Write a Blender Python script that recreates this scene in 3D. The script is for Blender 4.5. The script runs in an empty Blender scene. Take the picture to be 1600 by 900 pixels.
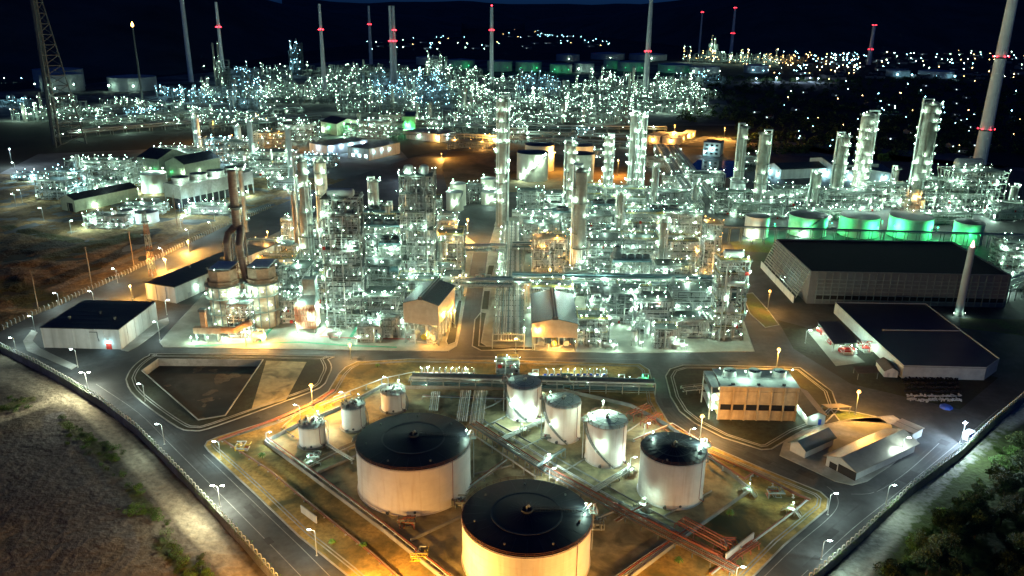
import bpy, math, random
import numpy as np
from mathutils import Vector, Matrix

SC = bpy.context.scene
COL = SC.collection
R3 = math.radians

# ------------------------------------------------------------------ camera
CAM_F, CAM_TH, CAM_RO, CAM_H = 1240.0, R3(19.1), R3(0.69), 150.0
_fw = np.array([0, math.cos(CAM_TH), -math.sin(CAM_TH)])
_r0 = np.array([1.0, 0, 0])
_u0 = np.cross(_r0, _fw)
_c, _s = math.cos(CAM_RO), math.sin(CAM_RO)
CR = _c * _r0 + _s * _u0
CU = -_s * _r0 + _c * _u0
cam = bpy.data.objects.new('camera', bpy.data.cameras.new('camera'))
COL.objects.link(cam)
cam.data.sensor_width = 36.0
cam.data.lens = CAM_F * 36.0 / 1600.0
cam.data.clip_start = 1.0
cam.data.clip_end = 60000.0
M = Matrix.Identity(4)
for i in range(3):
    M[i][0], M[i][1], M[i][2] = CR[i], CU[i], -_fw[i]
M[2][3] = CAM_H
cam.matrix_world = M
SC.camera = cam

# ------------------------------------------------------------------ night sky, moon, exposure
world = bpy.data.worlds.new('World')
SC.world = world
world.use_nodes = True
wn, wl = world.node_tree.nodes, world.node_tree.links
bg = wn['Background']
sky = wn.new('ShaderNodeTexSky')
sky.sky_type = 'NISHITA'
sky.sun_disc = False
sky.sun_elevation = R3(32)
sky.sun_rotation = R3(200)
tint = wn.new('ShaderNodeMix')
tint.data_type = 'RGBA'
tint.blend_type = 'MULTIPLY'
tint.inputs['Factor'].default_value = 1.0
tint.inputs['B'].default_value = (0.045, 0.22, 1.0, 1)
wl.new(sky.outputs[0], tint.inputs['A'])
wl.new(tint.outputs['Result'], bg.inputs['Color'])
bg.inputs['Strength'].default_value = 0.014
moon = bpy.data.objects.new('moon', bpy.data.lights.new('moon', 'SUN'))
moon.data.energy = 0.006
moon.data.angle = R3(0.5)
moon.data.color = (0.75, 0.85, 1.0)
moon.rotation_euler = (R3(58), 0, R3(-20))
COL.objects.link(moon)
SC.view_settings.view_transform = 'Standard'
SC.view_settings.look = 'None'
SC.view_settings.exposure = 0.0
SC.view_settings.gamma = 1.0
SC.view_settings.use_curve_mapping = False
SC.render.engine = 'CYCLES'
cy = SC.cycles
cy.use_light_tree = True
cy.max_bounces = 4
cy.diffuse_bounces = 1
cy.glossy_bounces = 2
cy.transmission_bounces = 2
cy.transparent_max_bounces = 4
cy.caustics_reflective = False
cy.caustics_refractive = False
cy.sample_clamp_indirect = 1.5
cy.use_denoising = True
cy.pixel_filter_type = 'BLACKMAN_HARRIS'
cy.filter_width = 1.5
try:
    cy.denoiser = 'OPENIMAGEDENOISE'
    cy.denoising_input_passes = 'RGB_ALBEDO_NORMAL'
    cy.denoising_prefilter = 'ACCURATE'
except Exception:
    pass

# ------------------------------------------------------------------ from a picture point to the ground it shows
LOW = -3.2          # the land outside the plant lies a little lower than the plant floor


def G(u, v, z=0.0):
    d = _fw * CAM_F + CR * (u - 800) - CU * (v - 450)
    t = (z - CAM_H) / d[2]
    p = d * t
    return Vector((p[0], p[1], z))


def px(p):
    q = np.array(p, float) - np.array([0, 0, CAM_H])
    z = q @ _fw
    return 800 + CAM_F * (q @ CR) / z, 450 - CAM_F * (q @ CU) / z


def hgt(u, v, vt, z=0.0):
    """height of something standing at (u, v) whose top shows at row vt"""
    b = G(u, v, z)
    lo, hi = 0.0, 500.0
    for _ in range(40):
        m = (lo + hi) / 2
        if px((b.x, b.y, z + m))[1] > vt:
            lo = m
        else:
            hi = m
    return lo


def wid(u, v, n, z=0.0):
    return (G(u + n / 2, v, z) - G(u - n / 2, v, z)).length


def GP(pts, z=0.0):
    return [G(u, v, z) for u, v in pts]


# ------------------------------------------------------------------ materials
MATS = {}


def mat(name, col, rough=0.7, metal=0.0, var=0.25, scale=0.5, col2=None, scale2=None, bump=0.0, spec=0.3, detail=5.0, lo=0.4, hi=0.62, streak=False):
    """painted / weathered surface: two noises, a fine one for grime and a coarse one for patches of a second colour"""
    m = bpy.data.materials.new(name)
    m.use_nodes = True
    n, l = m.node_tree.nodes, m.node_tree.links
    b = n['Principled BSDF']
    b.inputs['Roughness'].default_value = rough
    b.inputs['Metallic'].default_value = metal
    b.inputs['Specular IOR Level'].default_value = spec
    tc = n.new('ShaderNodeTexCoord')
    nz = n.new('ShaderNodeTexNoise')
    nz.inputs['Scale'].default_value = scale
    nz.inputs['Detail'].default_value = detail
    nz.inputs['Roughness'].default_value = 0.65
    l.new(tc.outputs['Object'], nz.inputs['Vector'])
    r = n.new('ShaderNodeValToRGB')
    r.color_ramp.elements[0].position = 0.3
    r.color_ramp.elements[1].position = 0.72
    a = 1 - var
    c = 1 + var * 0.6
    r.color_ramp.elements[0].color = (col[0] * a, col[1] * a, col[2] * a, 1)
    r.color_ramp.elements[1].color = (min(1, col[0] * c), min(1, col[1] * c), min(1, col[2] * c), 1)
    l.new(nz.outputs['Fac'], r.inputs[0])
    out = r.outputs[0]
    if col2:
        n2 = n.new('ShaderNodeTexNoise')
        n2.inputs['Scale'].default_value = scale2 or scale * 0.25
        n2.inputs['Detail'].default_value = 6
        n2.inputs['Distortion'].default_value = 0.6
        if streak:
            mp = n.new('ShaderNodeMapping')
            mp.inputs['Scale'].default_value = (1, 1, 0.07)
            l.new(tc.outputs['Object'], mp.inputs['Vector'])
            l.new(mp.outputs[0], n2.inputs['Vector'])
        else:
            l.new(tc.outputs['Object'], n2.inputs['Vector'])
        r2 = n.new('ShaderNodeValToRGB')
        r2.color_ramp.elements[0].position = lo
        r2.color_ramp.elements[1].position = hi
        l.new(n2.outputs['Fac'], r2.inputs[0])
        mx = n.new('ShaderNodeMix')
        mx.data_type = 'RGBA'
        l.new(r2.outputs[0], mx.inputs['Factor'])
        l.new(out, mx.inputs['A'])
        mx.inputs['B'].default_value = (*col2, 1)
        out = mx.outputs['Result']
    l.new(out, b.inputs['Base Color'])
    if bump:
        bp = n.new('ShaderNodeBump')
        bp.inputs['Strength'].default_value = bump
        bp.inputs['Distance'].default_value = 0.3
        l.new(nz.outputs['Fac'], bp.inputs['Height'])
        l.new(bp.outputs[0], b.inputs['Normal'])
    MATS[name] = m
    return m


def ribbed(name, col, rough=0.6, period=0.6, axis='XY', depth=0.5, metal=0.0, var=0.2):
    """profiled sheet cladding: fine vertical ribs as bump plus weather streaks"""
    m = mat(name, col, rough, metal, var, 0.35)
    n, l = m.node_tree.nodes, m.node_tree.links
    tc = n.new('ShaderNodeTexCoord')
    w = n.new('ShaderNodeTexWave')
    w.bands_direction = 'DIAGONAL' if axis == 'XY' else axis
    w.inputs['Scale'].default_value = 1.0 / period
    mp = n.new('ShaderNodeMapping')
    mp.inputs['Scale'].default_value = (1, 1, 0) if axis == 'XY' else (1, 1, 1)
    l.new(tc.outputs['Object'], mp.inputs['Vector'])
    l.new(mp.outputs[0], w.inputs['Vector'])
    bp = n.new('ShaderNodeBump')
    bp.inputs['Strength'].default_value = depth
    bp.inputs['Distance'].default_value = 0.08
    l.new(w.outputs['Fac'], bp.inputs['Height'])
    l.new(bp.outputs[0], n['Principled BSDF'].inputs['Normal'])
    return m


def glow(name, col, strength, sample=True):
    m = bpy.data.materials.new(name)
    m.use_nodes = True
    n, l = m.node_tree.nodes, m.node_tree.links
    n.remove(n['Principled BSDF'])
    e = n.new('ShaderNodeEmission')
    e.inputs[0].default_value = (*col, 1)
    e.inputs[1].default_value = strength
    l.new(e.outputs[0], n['Material Output'].inputs[0])
    m.cycles.emission_sampling = 'FRONT' if sample else 'NONE'
    MATS[name] = m
    return m


mat('asphalt', (0.055, 0.058, 0.058), 0.75, 0, 0.4, 0.35, (0.03, 0.032, 0.032), 0.05, spec=0.35, detail=9, lo=0.44, hi=0.6)
mat('asphalt_patch', (0.036, 0.037, 0.037), 0.8, 0, 0.3, 0.5)
mat('tyre_mark', (0.04, 0.041, 0.041), 0.7, 0, 0.3, 0.3)
mat('concrete', (0.34, 0.34, 0.31), 0.85, 0, 0.3, 0.5, (0.2, 0.2, 0.17), 0.08)
mat('pad_concrete', (0.29, 0.29, 0.235), 0.8, 0, 0.2, 0.3, (0.16, 0.16, 0.13), 0.06, lo=0.45, hi=0.68)
mat('stained_concrete', (0.38, 0.33, 0.18), 0.85, 0, 0.35, 0.3, (0.13, 0.12, 0.07), 0.11, lo=0.47, hi=0.66, detail=8)
mat('dry_grass', (0.42, 0.28, 0.08), 0.95, 0, 0.5, 0.6, (0.1, 0.09, 0.035), 0.07, bump=0.6, detail=8)
mat('green_grass', (0.1, 0.13, 0.035), 0.95, 0, 0.5, 0.7, (0.1, 0.09, 0.04), 0.08, bump=0.6, detail=8)
mat('dark_grass', (0.04, 0.045, 0.026), 0.95, 0, 0.5, 0.5, (0.03, 0.028, 0.018), 0.05, bump=0.5)
mat('pit_floor', (0.06, 0.062, 0.055), 0.9, 0, 0.4, 0.2, (0.035, 0.036, 0.032), 0.05)
mat('dirt', (0.2, 0.17, 0.125), 0.95, 0, 0.35, 0.12, (0.11, 0.1, 0.075), 0.03, bump=0.8, detail=9)
mat('dark_dirt', (0.10, 0.092, 0.078), 0.95, 0, 0.5, 0.16, (0.06, 0.055, 0.05), 0.04, bump=1.2, detail=10)
mat('pale_dirt', (0.36, 0.32, 0.24), 0.95, 0, 0.3, 0.2, (0.22, 0.19, 0.13), 0.05, bump=0.6, detail=9)
mat('brown_dirt', (0.2, 0.135, 0.07), 0.95, 0, 0.4, 0.15, (0.05, 0.045, 0.025), 0.02, bump=0.8, detail=8)
mat('far_land', (0.035, 0.036, 0.026), 0.95, 0, 0.6, 0.008, (0.018, 0.022, 0.014), 0.0025)
mat('far_yard', (0.2, 0.2, 0.18), 0.9, 0, 0.5, 0.03, (0.05, 0.05, 0.045), 0.01)
mat('hill_cover', (0.07, 0.085, 0.07), 0.95, 0, 0.5, 0.004)
mat('line_paint', (0.2, 0.205, 0.19), 0.7, 0, 0.4, 0.4)
mat('green_paint', (0.05, 0.26, 0.14), 0.7, 0, 0.35, 0.4)
mat('red_paint', (0.33, 0.1, 0.08), 0.7, 0, 0.35, 0.4)
mat('water', (0.01, 0.014, 0.016), 0.08, 0, 0.2, 0.3, spec=0.6)
mat('tank_white', (0.74, 0.7, 0.62), 0.55, 0, 0.1, 0.25, (0.56, 0.47, 0.36), 0.55, lo=0.52, hi=0.85, streak=True)
mat('tank_cream', (0.62, 0.58, 0.46), 0.6, 0, 0.12, 0.2, (0.5, 0.46, 0.36), 0.06)
mat('tank_green', (0.5, 0.55, 0.46), 0.6, 0, 0.15, 0.25, (0.4, 0.22, 0.07), 0.12, lo=0.6, hi=0.78)
mat('tank_grey', (0.4, 0.43, 0.41), 0.6, 0, 0.15, 0.12)
mat('dark_roof', (0.03, 0.033, 0.042), 0.45, 0, 0.3, 0.15, (0.022, 0.024, 0.032), 0.04, spec=0.3)
mat('roof_seam', (0.09, 0.1, 0.1), 0.5, 0, 0.2, 0.4)
mat('pale_roof', (0.43, 0.46, 0.42), 0.6, 0, 0.25, 0.5)
mat('rust_rail', (0.2, 0.09, 0.05), 0.7, 0, 0.4, 1.0)
mat('steel_pale', (0.27, 0.29, 0.25), 0.5, 0.1, 0.25, 0.6)
mat('steel_grey', (0.17, 0.2, 0.19), 0.55, 0.2, 0.3, 0.6)
mat('steel_dark', (0.09, 0.1, 0.1), 0.6, 0.2, 0.3, 0.6)
mat('deck', (0.08, 0.1, 0.085), 0.6, 0.1, 0.3, 0.8)
mat('pipe_silver', (0.46, 0.49, 0.46), 0.38, 0.5, 0.15, 0.6)
mat('pipe_white', (0.48, 0.5, 0.46), 0.5, 0.0, 0.2, 0.6)
mat('vessel_silver', (0.42, 0.43, 0.39), 0.42, 0.4, 0.15, 0.4)
mat('vessel_white', (0.52, 0.53, 0.48), 0.5, 0.0, 0.15, 0.4)
mat('column_shell', (0.3, 0.3, 0.26), 0.5, 0.25, 0.3, 0.4, (0.2, 0.185, 0.15), 0.1)
mat('rust_pipe', (0.26, 0.085, 0.05), 0.6, 0.0, 0.3, 0.6)
mat('salmon_pipe', (0.42, 0.17, 0.1), 0.6, 0.0, 0.25, 0.5)
mat('red_part', (0.4, 0.03, 0.02), 0.5, 0.0, 0.2, 0.6)
mat('yellow_part', (0.55, 0.4, 0.04), 0.5, 0.0, 0.2, 0.6)
mat('blue_part', (0.03, 0.08, 0.4), 0.5, 0.0, 0.2, 0.6)
mat('black_part', (0.012, 0.012, 0.016), 0.95, 0.0, 0.3, 0.6)
mat('teal_part', (0.11, 0.19, 0.2), 0.55, 0.1, 0.3, 0.6)
mat('chimney_shell', (0.74, 0.74, 0.68), 0.7, 0.0, 0.15, 0.1)
mat('furnace_shell', (0.44, 0.37, 0.28), 0.45, 0.3, 0.25, 0.3, (0.3, 0.22, 0.15), 0.12)
mat('rusty_duct', (0.34, 0.25, 0.19), 0.5, 0.3, 0.3, 0.25, (0.2, 0.13, 0.09), 0.12)
mat('brick_cladding', (0.3, 0.2, 0.13), 0.75, 0.0, 0.3, 0.4)
mat('tower_cladding', (0.52, 0.37, 0.19), 0.8, 0.0, 0.3, 0.3, (0.3, 0.2, 0.1), 0.4, lo=0.48, hi=0.8, streak=True)
mat('wood_pole', (0.26, 0.19, 0.13), 0.85, 0.0, 0.3, 0.6)
mat('bark', (0.08, 0.055, 0.035), 0.9, 0.0, 0.4, 1.0)
mat('leaf', (0.075, 0.12, 0.03), 0.7, 0.0, 0.5, 0.35, (0.05, 0.075, 0.02), 0.15)
mat('leaf_dark', (0.014, 0.034, 0.01), 0.7, 0.0, 0.5, 0.3)
mat('leaf_bright', (0.1, 0.22, 0.03), 0.65, 0.0, 0.4, 0.4)
mat('wall_white', (0.47, 0.49, 0.46), 0.75, 0.0, 0.12, 0.3, (0.3, 0.31, 0.28), 0.35, lo=0.45, hi=0.8, streak=True)
mat('wall_grey', (0.34, 0.36, 0.35), 0.8, 0.0, 0.2, 0.3)
mat('house_wall', (0.3, 0.28, 0.24), 0.85, 0.0, 0.3, 0.2)
mat('house_roof', (0.06, 0.05, 0.045), 0.8, 0.0, 0.4, 0.2)
mat('dark_opening', (0.012, 0.012, 0.014), 0.8, 0.0, 0.1, 1)
mat('rubble', (0.3, 0.3, 0.3), 0.8, 0.0, 0.5, 0.8)
ribbed('clad_tan', (0.42, 0.34, 0.24), 0.6, 0.5)
ribbed('clad_olive', (0.36, 0.37, 0.24), 0.65, 0.8)
ribbed('clad_grey', (0.42, 0.45, 0.43), 0.65, 0.9)
ribbed('roof_sheet', (0.022, 0.026, 0.032), 0.42, 0.5, 'Y', 0.35)
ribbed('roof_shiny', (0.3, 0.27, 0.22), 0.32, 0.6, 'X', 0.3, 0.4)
ribbed('roof_teal', (0.04, 0.09, 0.1), 0.45, 0.5, 'X', 0.35)
ribbed('tower_louvre', (0.13, 0.135, 0.14), 0.7, 0.5, 'Z', 0.6)

# what a lamp shows: colour of its bulb, and the intensity its light throws per square metre of bulb
LAMP_COL = {'white': ((0.63, 1.0, 0.80), 1080), 'cold': ((0.45, 0.88, 1.0), 950), 'blue': ((0.5, 0.72, 1.0), 900), 'amber': ((1.0, 0.48, 0.11), 1900),
            'green': ((0.06, 1.0, 0.32), 900), 'red': ((1.0, 0.03, 0.05), 0), 'far_white': ((0.62, 1.0, 0.78), 60), 'far_cold': ((0.36, 0.78, 1.0), 60),
            'far_amber': ((1.0, 0.6, 0.22), 60)}
LAMP = {k: glow('lamp_' + k, c, {'red': 14, 'amber': 8, 'green': 5, 'far_amber': 28, 'blue': 30}.get(k, 45), False) for k, (c, e) in LAMP_COL.items()}
LAMP['flame'] = glow('flame_glow', (1.0, 0.42, 0.08), 30, False)
LAMP['window'] = glow('lit_window', (0.7, 0.95, 1.0), 4.0, False)
LIGHTS = {}


def lit(parent, p, col, k, size=0.3):
    """the light of a lamp: a point lamp hanging just under its bulb; k is radiance times bulb radius squared"""
    w = float('%.1e' % (39.5 * k))
    key = (col, w, round(size, 1))
    if key not in LIGHTS:
        l = bpy.data.lights.new('lamp_light', 'POINT')
        l.energy = w
        l.color = col
        l.shadow_soft_size = max(0.1, size)
        l.cycles.use_multiple_importance_sampling = False
        LIGHTS[key] = l
    o = bpy.data.objects.new('lamp_light', LIGHTS[key])
    COL.objects.link(o)
    o.parent = parent
    o.location = p
    return o


# ------------------------------------------------------------------ mesh builder
class MB:
    def __init__(s):
        s.v, s.f, s.m = [], [], []

    def face(s, pts, m=0):
        b = len(s.v)
        s.v.extend(tuple(p) for p in pts)
        s.f.append(tuple(range(b, b + len(pts))))
        s.m.append(m)

    def box(s, x0, x1, y0, y1, z0, z1, m=0, rz=0.0, c=(0, 0)):
        b = len(s.v)
        p = [(x0, y0, z0), (x1, y0, z0), (x1, y1, z0), (x0, y1, z0), (x0, y0, z1), (x1, y0, z1), (x1, y1, z1), (x0, y1, z1)]
        if rz:
            ca, sa = math.cos(rz), math.sin(rz)
            p = [(c[0] + x * ca - y * sa, c[1] + x * sa + y * ca, z) for x, y, z in p]
        elif c != (0, 0):
            p = [(c[0] + x, c[1] + y, z) for x, y, z in p]
        s.v.extend(p)
        for q in ((0, 3, 2, 1), (4, 5, 6, 7), (0, 1, 5, 4), (1, 2, 6, 5), (2, 3, 7, 6), (3, 0, 4, 7)):
            s.f.append(tuple(b + i for i in q))
            s.m.append(m)

    def bar(s, a, b, w, m=0, h=None):
        a, b = Vector(a), Vector(b)
        d = b - a
        if d.length < 1e-6:
            return
        d.normalize()
        up = Vector((0, 0, 1)) if abs(d.z) < 0.9 else Vector((0, 1, 0))
        x = d.cross(up).normalized() * (w / 2)
        y = x.cross(d).normalized() * ((h or w) / 2)
        i = len(s.v)
        for p in (a, b):
            for q in (x + y, -x + y, -x - y, x - y):
                s.v.append(tuple(p + q))
        for k in range(4):
            s.f.append((i + k, i + (k + 1) % 4, i + 4 + (k + 1) % 4, i + 4 + k))
            s.m.append(m)
        s.f.append((i + 3, i + 2, i + 1, i))
        s.f.append((i + 4, i + 5, i + 6, i + 7))
        s.m += [m, m]

    def tube(s, pts, r, n=6, m=0, caps=True):
        P = [Vector(p) for p in pts]
        i0 = len(s.v)
        k = len(P)
        prev = None
        for j in range(k):
            if j == 0:
                t = P[1] - P[0]
            elif j == k - 1:
                t = P[-1] - P[-2]
            else:
                t = (P[j] - P[j - 1]).normalized() + (P[j + 1] - P[j]).normalized()
            if t.length < 1e-6:
                t = Vector((0, 0, 1))
            t.normalize()
            if prev is None:
                up = Vector((0, 0, 1)) if abs(t.z) < 0.9 else Vector((1, 0, 0))
                x = t.cross(up).normalized()
            else:
                x = prev - t * prev.dot(t)
                x = x.normalized() if x.length > 1e-5 else t.orthogonal().normalized()
            prev = x
            y = t.cross(x)
            rr = r[j] if isinstance(r, (list, tuple)) else r
            if 0 < j < k - 1:
                c = (P[j] - P[j - 1]).normalized().dot(t)
                rr = rr / max(0.6, c)
            for q in range(n):
                a = 2 * math.pi * q / n
                s.v.append(tuple(P[j] + (x * math.cos(a) + y * math.sin(a)) * rr))
        for j in range(k - 1):
            for q in range(n):
                a, b = i0 + j * n + q, i0 + j * n + (q + 1) % n
                s.f.append((a, b, b + n, a + n))
                s.m.append(m)
        if caps:
            s.f.append(tuple(i0 + q for q in reversed(range(n))))
            s.f.append(tuple(i0 + (k - 1) * n + q for q in range(n)))
            s.m += [m, m]

    def lathe(s, prof, n=24, c=(0, 0), m=0, cap0=False, cap1=False, z0=0.0):
        i0 = len(s.v)
        for r, z in prof:
            for q in range(n):
                a = 2 * math.pi * q / n
                s.v.append((c[0] + r * math.cos(a), c[1] + r * math.sin(a), z0 + z))
        k = len(prof)
        for j in range(k - 1):
            mm = m[j] if isinstance(m, (list, tuple)) else m
            for q in range(n):
                a, b = i0 + j * n + q, i0 + j * n + (q + 1) % n
                s.f.append((a, b, b + n, a + n))
                s.m.append(mm)
        if cap0:
            s.f.append(tuple(i0 + q for q in reversed(range(n))))
            s.m.append(m[0] if isinstance(m, (list, tuple)) else m)
        if cap1:
            s.f.append(tuple(i0 + (k - 1) * n + q for q in range(n)))
            s.m.append(m[-1] if isinstance(m, (list, tuple)) else m)

    def prism(s, pts, z0, z1, m=0, mt=None, bottom=False):
        n = len(pts)
        ar = sum(pts[i][0] * pts[(i + 1) % n][1] - pts[(i + 1) % n][0] * pts[i][1] for i in range(n))
        if ar < 0:
            pts = list(reversed(pts))
        b = len(s.v)
        s.v.extend((p[0], p[1], z0) for p in pts)
        s.v.extend((p[0], p[1], z1) for p in pts)
        for i in range(n):
            j = (i + 1) % n
            s.f.append((b + i, b + j, b + n + j, b + n + i))
            s.m.append(m)
        s.f.append(tuple(b + n + i for i in range(n)))
        s.m.append(m if mt is None else mt)
        if bottom:
            s.f.append(tuple(b + i for i in reversed(range(n))))
            s.m.append(m)

    def bulb(s, p, r, m=0):
        b = len(s.v)
        x, y, z = p
        s.v.extend([(x + r, y, z), (x, y + r, z), (x - r, y, z), (x, y - r, z), (x, y, z + r), (x, y, z - r)])
        for i in range(4):
            s.f.append((b + i, b + (i + 1) % 4, b + 4))
            s.f.append((b + (i + 1) % 4, b + i, b + 5))
            s.m += [m, m]

    def wall(s, pts, w, z0, z1, m=0, closed=False):
        """a wall of width w along a polyline, mitred at its corners"""
        P = [Vector((p[0], p[1], 0)) for p in pts]
        n = len(P)
        L, Rr = [], []
        for i in range(n):
            a = P[i] - P[i - 1] if (i > 0 or closed) else P[1] - P[0]
            b = P[(i + 1) % n] - P[i] if (i < n - 1 or closed) else P[-1] - P[-2]
            a.normalize()
            b.normalize()
            na, nb = Vector((-a.y, a.x, 0)), Vector((-b.y, b.x, 0))
            t = na + nb
            if t.length < 1e-4:
                t = na
            t.normalize()
            t *= (w / 2) / max(0.4, t.dot(na))
            L.append(P[i] + t)
            Rr.append(P[i] - t)
        k = n if closed else n - 1
        i0 = len(s.v)
        for i in range(n):
            s.v += [(L[i].x, L[i].y, z0), (Rr[i].x, Rr[i].y, z0), (Rr[i].x, Rr[i].y, z1), (L[i].x, L[i].y, z1)]
        for i in range(k):
            a, b = i0 + 4 * i, i0 + 4 * ((i + 1) % n)
            for q in ((1, 2), (2, 3), (3, 0)):
                s.f.append((a + q[0], b + q[0], b + q[1], a + q[1]))
                s.m.append(m)
        if not closed:
            s.f.append((i0, i0 + 1, i0 + 2, i0 + 3))
            e = i0 + 4 * (n - 1)
            s.f.append((e + 3, e + 2, e + 1, e))
            s.m += [m, m]

    def mesh(s, name, mats, smooth=False):
        me = bpy.data.meshes.new(name)
        me.from_pydata(s.v, [], s.f)
        for k in (mats if isinstance(mats, (list, tuple)) else [mats]):
            me.materials.append(MATS[k] if isinstance(k, str) else k)
        if any(s.m):
            me.polygons.foreach_set('material_index', s.m)
        if smooth:
            me.polygons.foreach_set('use_smooth', [len(f) == 4 for f in s.f])
        me.update()
        return me

    def build(s, name, mats, parent=None, smooth=False, loc=None, rz=0.0):
        if not s.v:
            return None
        o = bpy.data.objects.new(name, s.mesh(name, mats, smooth))
        COL.objects.link(o)
        if parent is not None:
            o.parent = parent
        if loc is not None:
            o.location = loc
        if rz:
            o.rotation_euler.z = rz
        return o


def tag(o, label, cat, group=None, kind=None):
    if label:
        o['label'] = label
    if cat:
        o['category'] = cat
    if group:
        o['group'] = group
    if kind:
        o['kind'] = kind
    return o


def thing(name, label, cat, loc=(0, 0, 0), rz=0.0, group=None):
    o = bpy.data.objects.new(name, None)
    o.empty_display_size = 1
    COL.objects.link(o)
    o.location = loc
    o.rotation_euler.z = rz
    return tag(o, label, cat, group, 'thing')


KIDS = {}


def dup(root, loc, rz=None, label=None, scale=None):
    """a copy of a thing with copies of its parts and sub-parts (mesh data shared)"""
    if root not in KIDS:
        KIDS[root] = [(c, list(c.children)) for c in root.children]
    r = root.copy()
    COL.objects.link(r)
    r.location = loc
    if rz is not None:
        r.rotation_euler = (0, 0, rz)
    if scale:
        r.scale = scale if isinstance(scale, tuple) else (scale,) * 3
    if label:
        r['label'] = label
    for ch, gs in KIDS[root]:
        c = ch.copy()
        COL.objects.link(c)
        c.parent = r
        for g in gs:
            d = g.copy()
            COL.objects.link(d)
            d.parent = c
    return r


def structure(mb, name, mats, smooth=False):
    o = mb.build(name, mats, smooth=smooth)
    o['kind'] = 'structure'
    return o


LAMP_MESH = {}


def lamp_part(parent, p, kind='white', r=0.35, post=1.4, name='lamp', k=1.0):
    """a lamp on a short bracket post, a part of the thing it is bolted to, with its light just below the bulb"""
    q = (p[0] * 12.9898 + p[1] * 78.233 + p[2] * 37.719) % 1.0
    if name == 'lamp':
        r = r * (0.55, 0.7, 0.85, 1.0, 1.3)[int(q * 5)]
    key = (kind, round(r, 2), round(post, 1))
    if key not in LAMP_MESH:
        b = MB()
        b.bulb((0, 0, post), r, 0)
        if post > 0:
            b.bar((0, 0, 0), (0, 0, post - r * 0.8), 0.09, 1)
        LAMP_MESH[key] = b.mesh('lamp', [LAMP[kind], MATS['steel_grey']])
    o = bpy.data.objects.new(name, LAMP_MESH[key])
    COL.objects.link(o)
    o.parent = parent
    o.location = p
    col, e = LAMP_COL[kind]
    if e and k:
        lit(o, (0, -r * 0.9, post - r * 1.5), col, e * r * r * k, r * 0.5)
    return o


def angle2(a, b):
    return math.atan2(b[1] - a[1], b[0] - a[0])


def lerp(a, b, t):
    return (a[0] + (b[0] - a[0]) * t, a[1] + (b[1] - a[1]) * t)


def resample(pts, step):
    """points every `step` metres along a polyline, with the heading at each"""
    out, carry = [], 0.0
    for i in range(len(pts) - 1):
        a, b = Vector(pts[i][:2]), Vector(pts[i + 1][:2])
        L = (b - a).length
        t = carry
        while t < L:
            p = a + (b - a) * (t / L)
            out.append((p.x, p.y, angle2(a, b)))
            t += step
        carry = t - L
    return out
import bmesh
from mathutils import noise as mnoise

# ================================================================== SETTING: land, hills, plant floor
def fill_sheet(name, outer, holes, z, m, skirt=0.0):
    bm = bmesh.new()
    es = []
    for loop in [outer] + holes:
        vs = [bm.verts.new((p[0], p[1], z)) for p in loop]
        es += [bm.edges.new((vs[i], vs[(i + 1) % len(vs)])) for i in range(len(vs))]
    r = bmesh.ops.triangle_fill(bm, edges=es, use_beauty=True, use_dissolve=False)
    for f in bm.faces:
        if f.normal.z < 0:
            f.normal_flip()
    if skirt:
        n = len(outer)
        bm.verts.ensure_lookup_table()
        ar = sum(outer[i][0] * outer[(i + 1) % n][1] - outer[(i + 1) % n][0] * outer[i][1] for i in range(n))
        top = [bm.verts[i] for i in range(n)]
        lo = [bm.verts.new((p[0], p[1], z - skirt)) for p in outer]
        for i in range(n):
            j = (i + 1) % n
            q = (top[i], top[j], lo[j], lo[i])
            bm.faces.new(q if ar < 0 else q[::-1])
    me = bpy.data.meshes.new(name)
    bm.to_mesh(me)
    bm.free()
    me.materials.append(MATS[m])
    o = bpy.data.objects.new(name, me)
    COL.objects.link(o)
    o['kind'] = 'structure'
    return o


def flat(name, pts, z, m):
    """a painted marking or thin surface lying on the ground"""
    b = MB()
    P = [(p[0], p[1], z) for p in pts]
    ar = sum(P[i][0] * P[(i + 1) % len(P)][1] - P[(i + 1) % len(P)][0] * P[i][1] for i in range(len(P)))
    b.face(P if ar > 0 else P[::-1])
    return structure(b, name, m)


def ribbon(mb, pts, w, z, m=0):
    P = [Vector((p[0], p[1], 0)) for p in pts]
    for i in range(len(P) - 1):
        d = (P[i + 1] - P[i]).normalized()
        n = Vector((-d.y, d.x, 0)) * (w / 2)
        a = P[i] - (d * (w * 0.3) if i else Vector())
        b = P[i + 1]
        zz = z + 0.0007 * (i % 2)
        mb.face([(a.x - n.x, a.y - n.y, zz), (b.x - n.x, b.y - n.y, zz), (b.x + n.x, b.y + n.y, zz), (a.x + n.x, a.y + n.y, zz)], m)


def smooth_line(pts, n=4):
    """Catmull-Rom through points given in metres"""
    P = [Vector((p[0], p[1], 0)) for p in pts]
    out = []
    for i in range(len(P) - 1):
        a, b = P[max(0, i - 1)], P[i]
        c, d = P[i + 1], P[min(len(P) - 1, i + 2)]
        for k in range(n):
            t = k / n
            q = 0.5 * ((2 * b) + (c - a) * t + (2 * a - 5 * b + 4 * c - d) * t * t + (3 * b - a - 3 * c + d) * t ** 3)
            out.append((q.x, q.y))
    out.append((P[-1].x, P[-1].y))
    return out


# far land, one sheet to the horizon
b = MB()
S = 30000
b.face([(-S, -2000, LOW - 0.5), (S, -2000, LOW - 0.5), (S, 2 * S, LOW - 0.5), (-S, 2 * S, LOW - 0.5)])
structure(b, 'ground', 'far_land')


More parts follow.
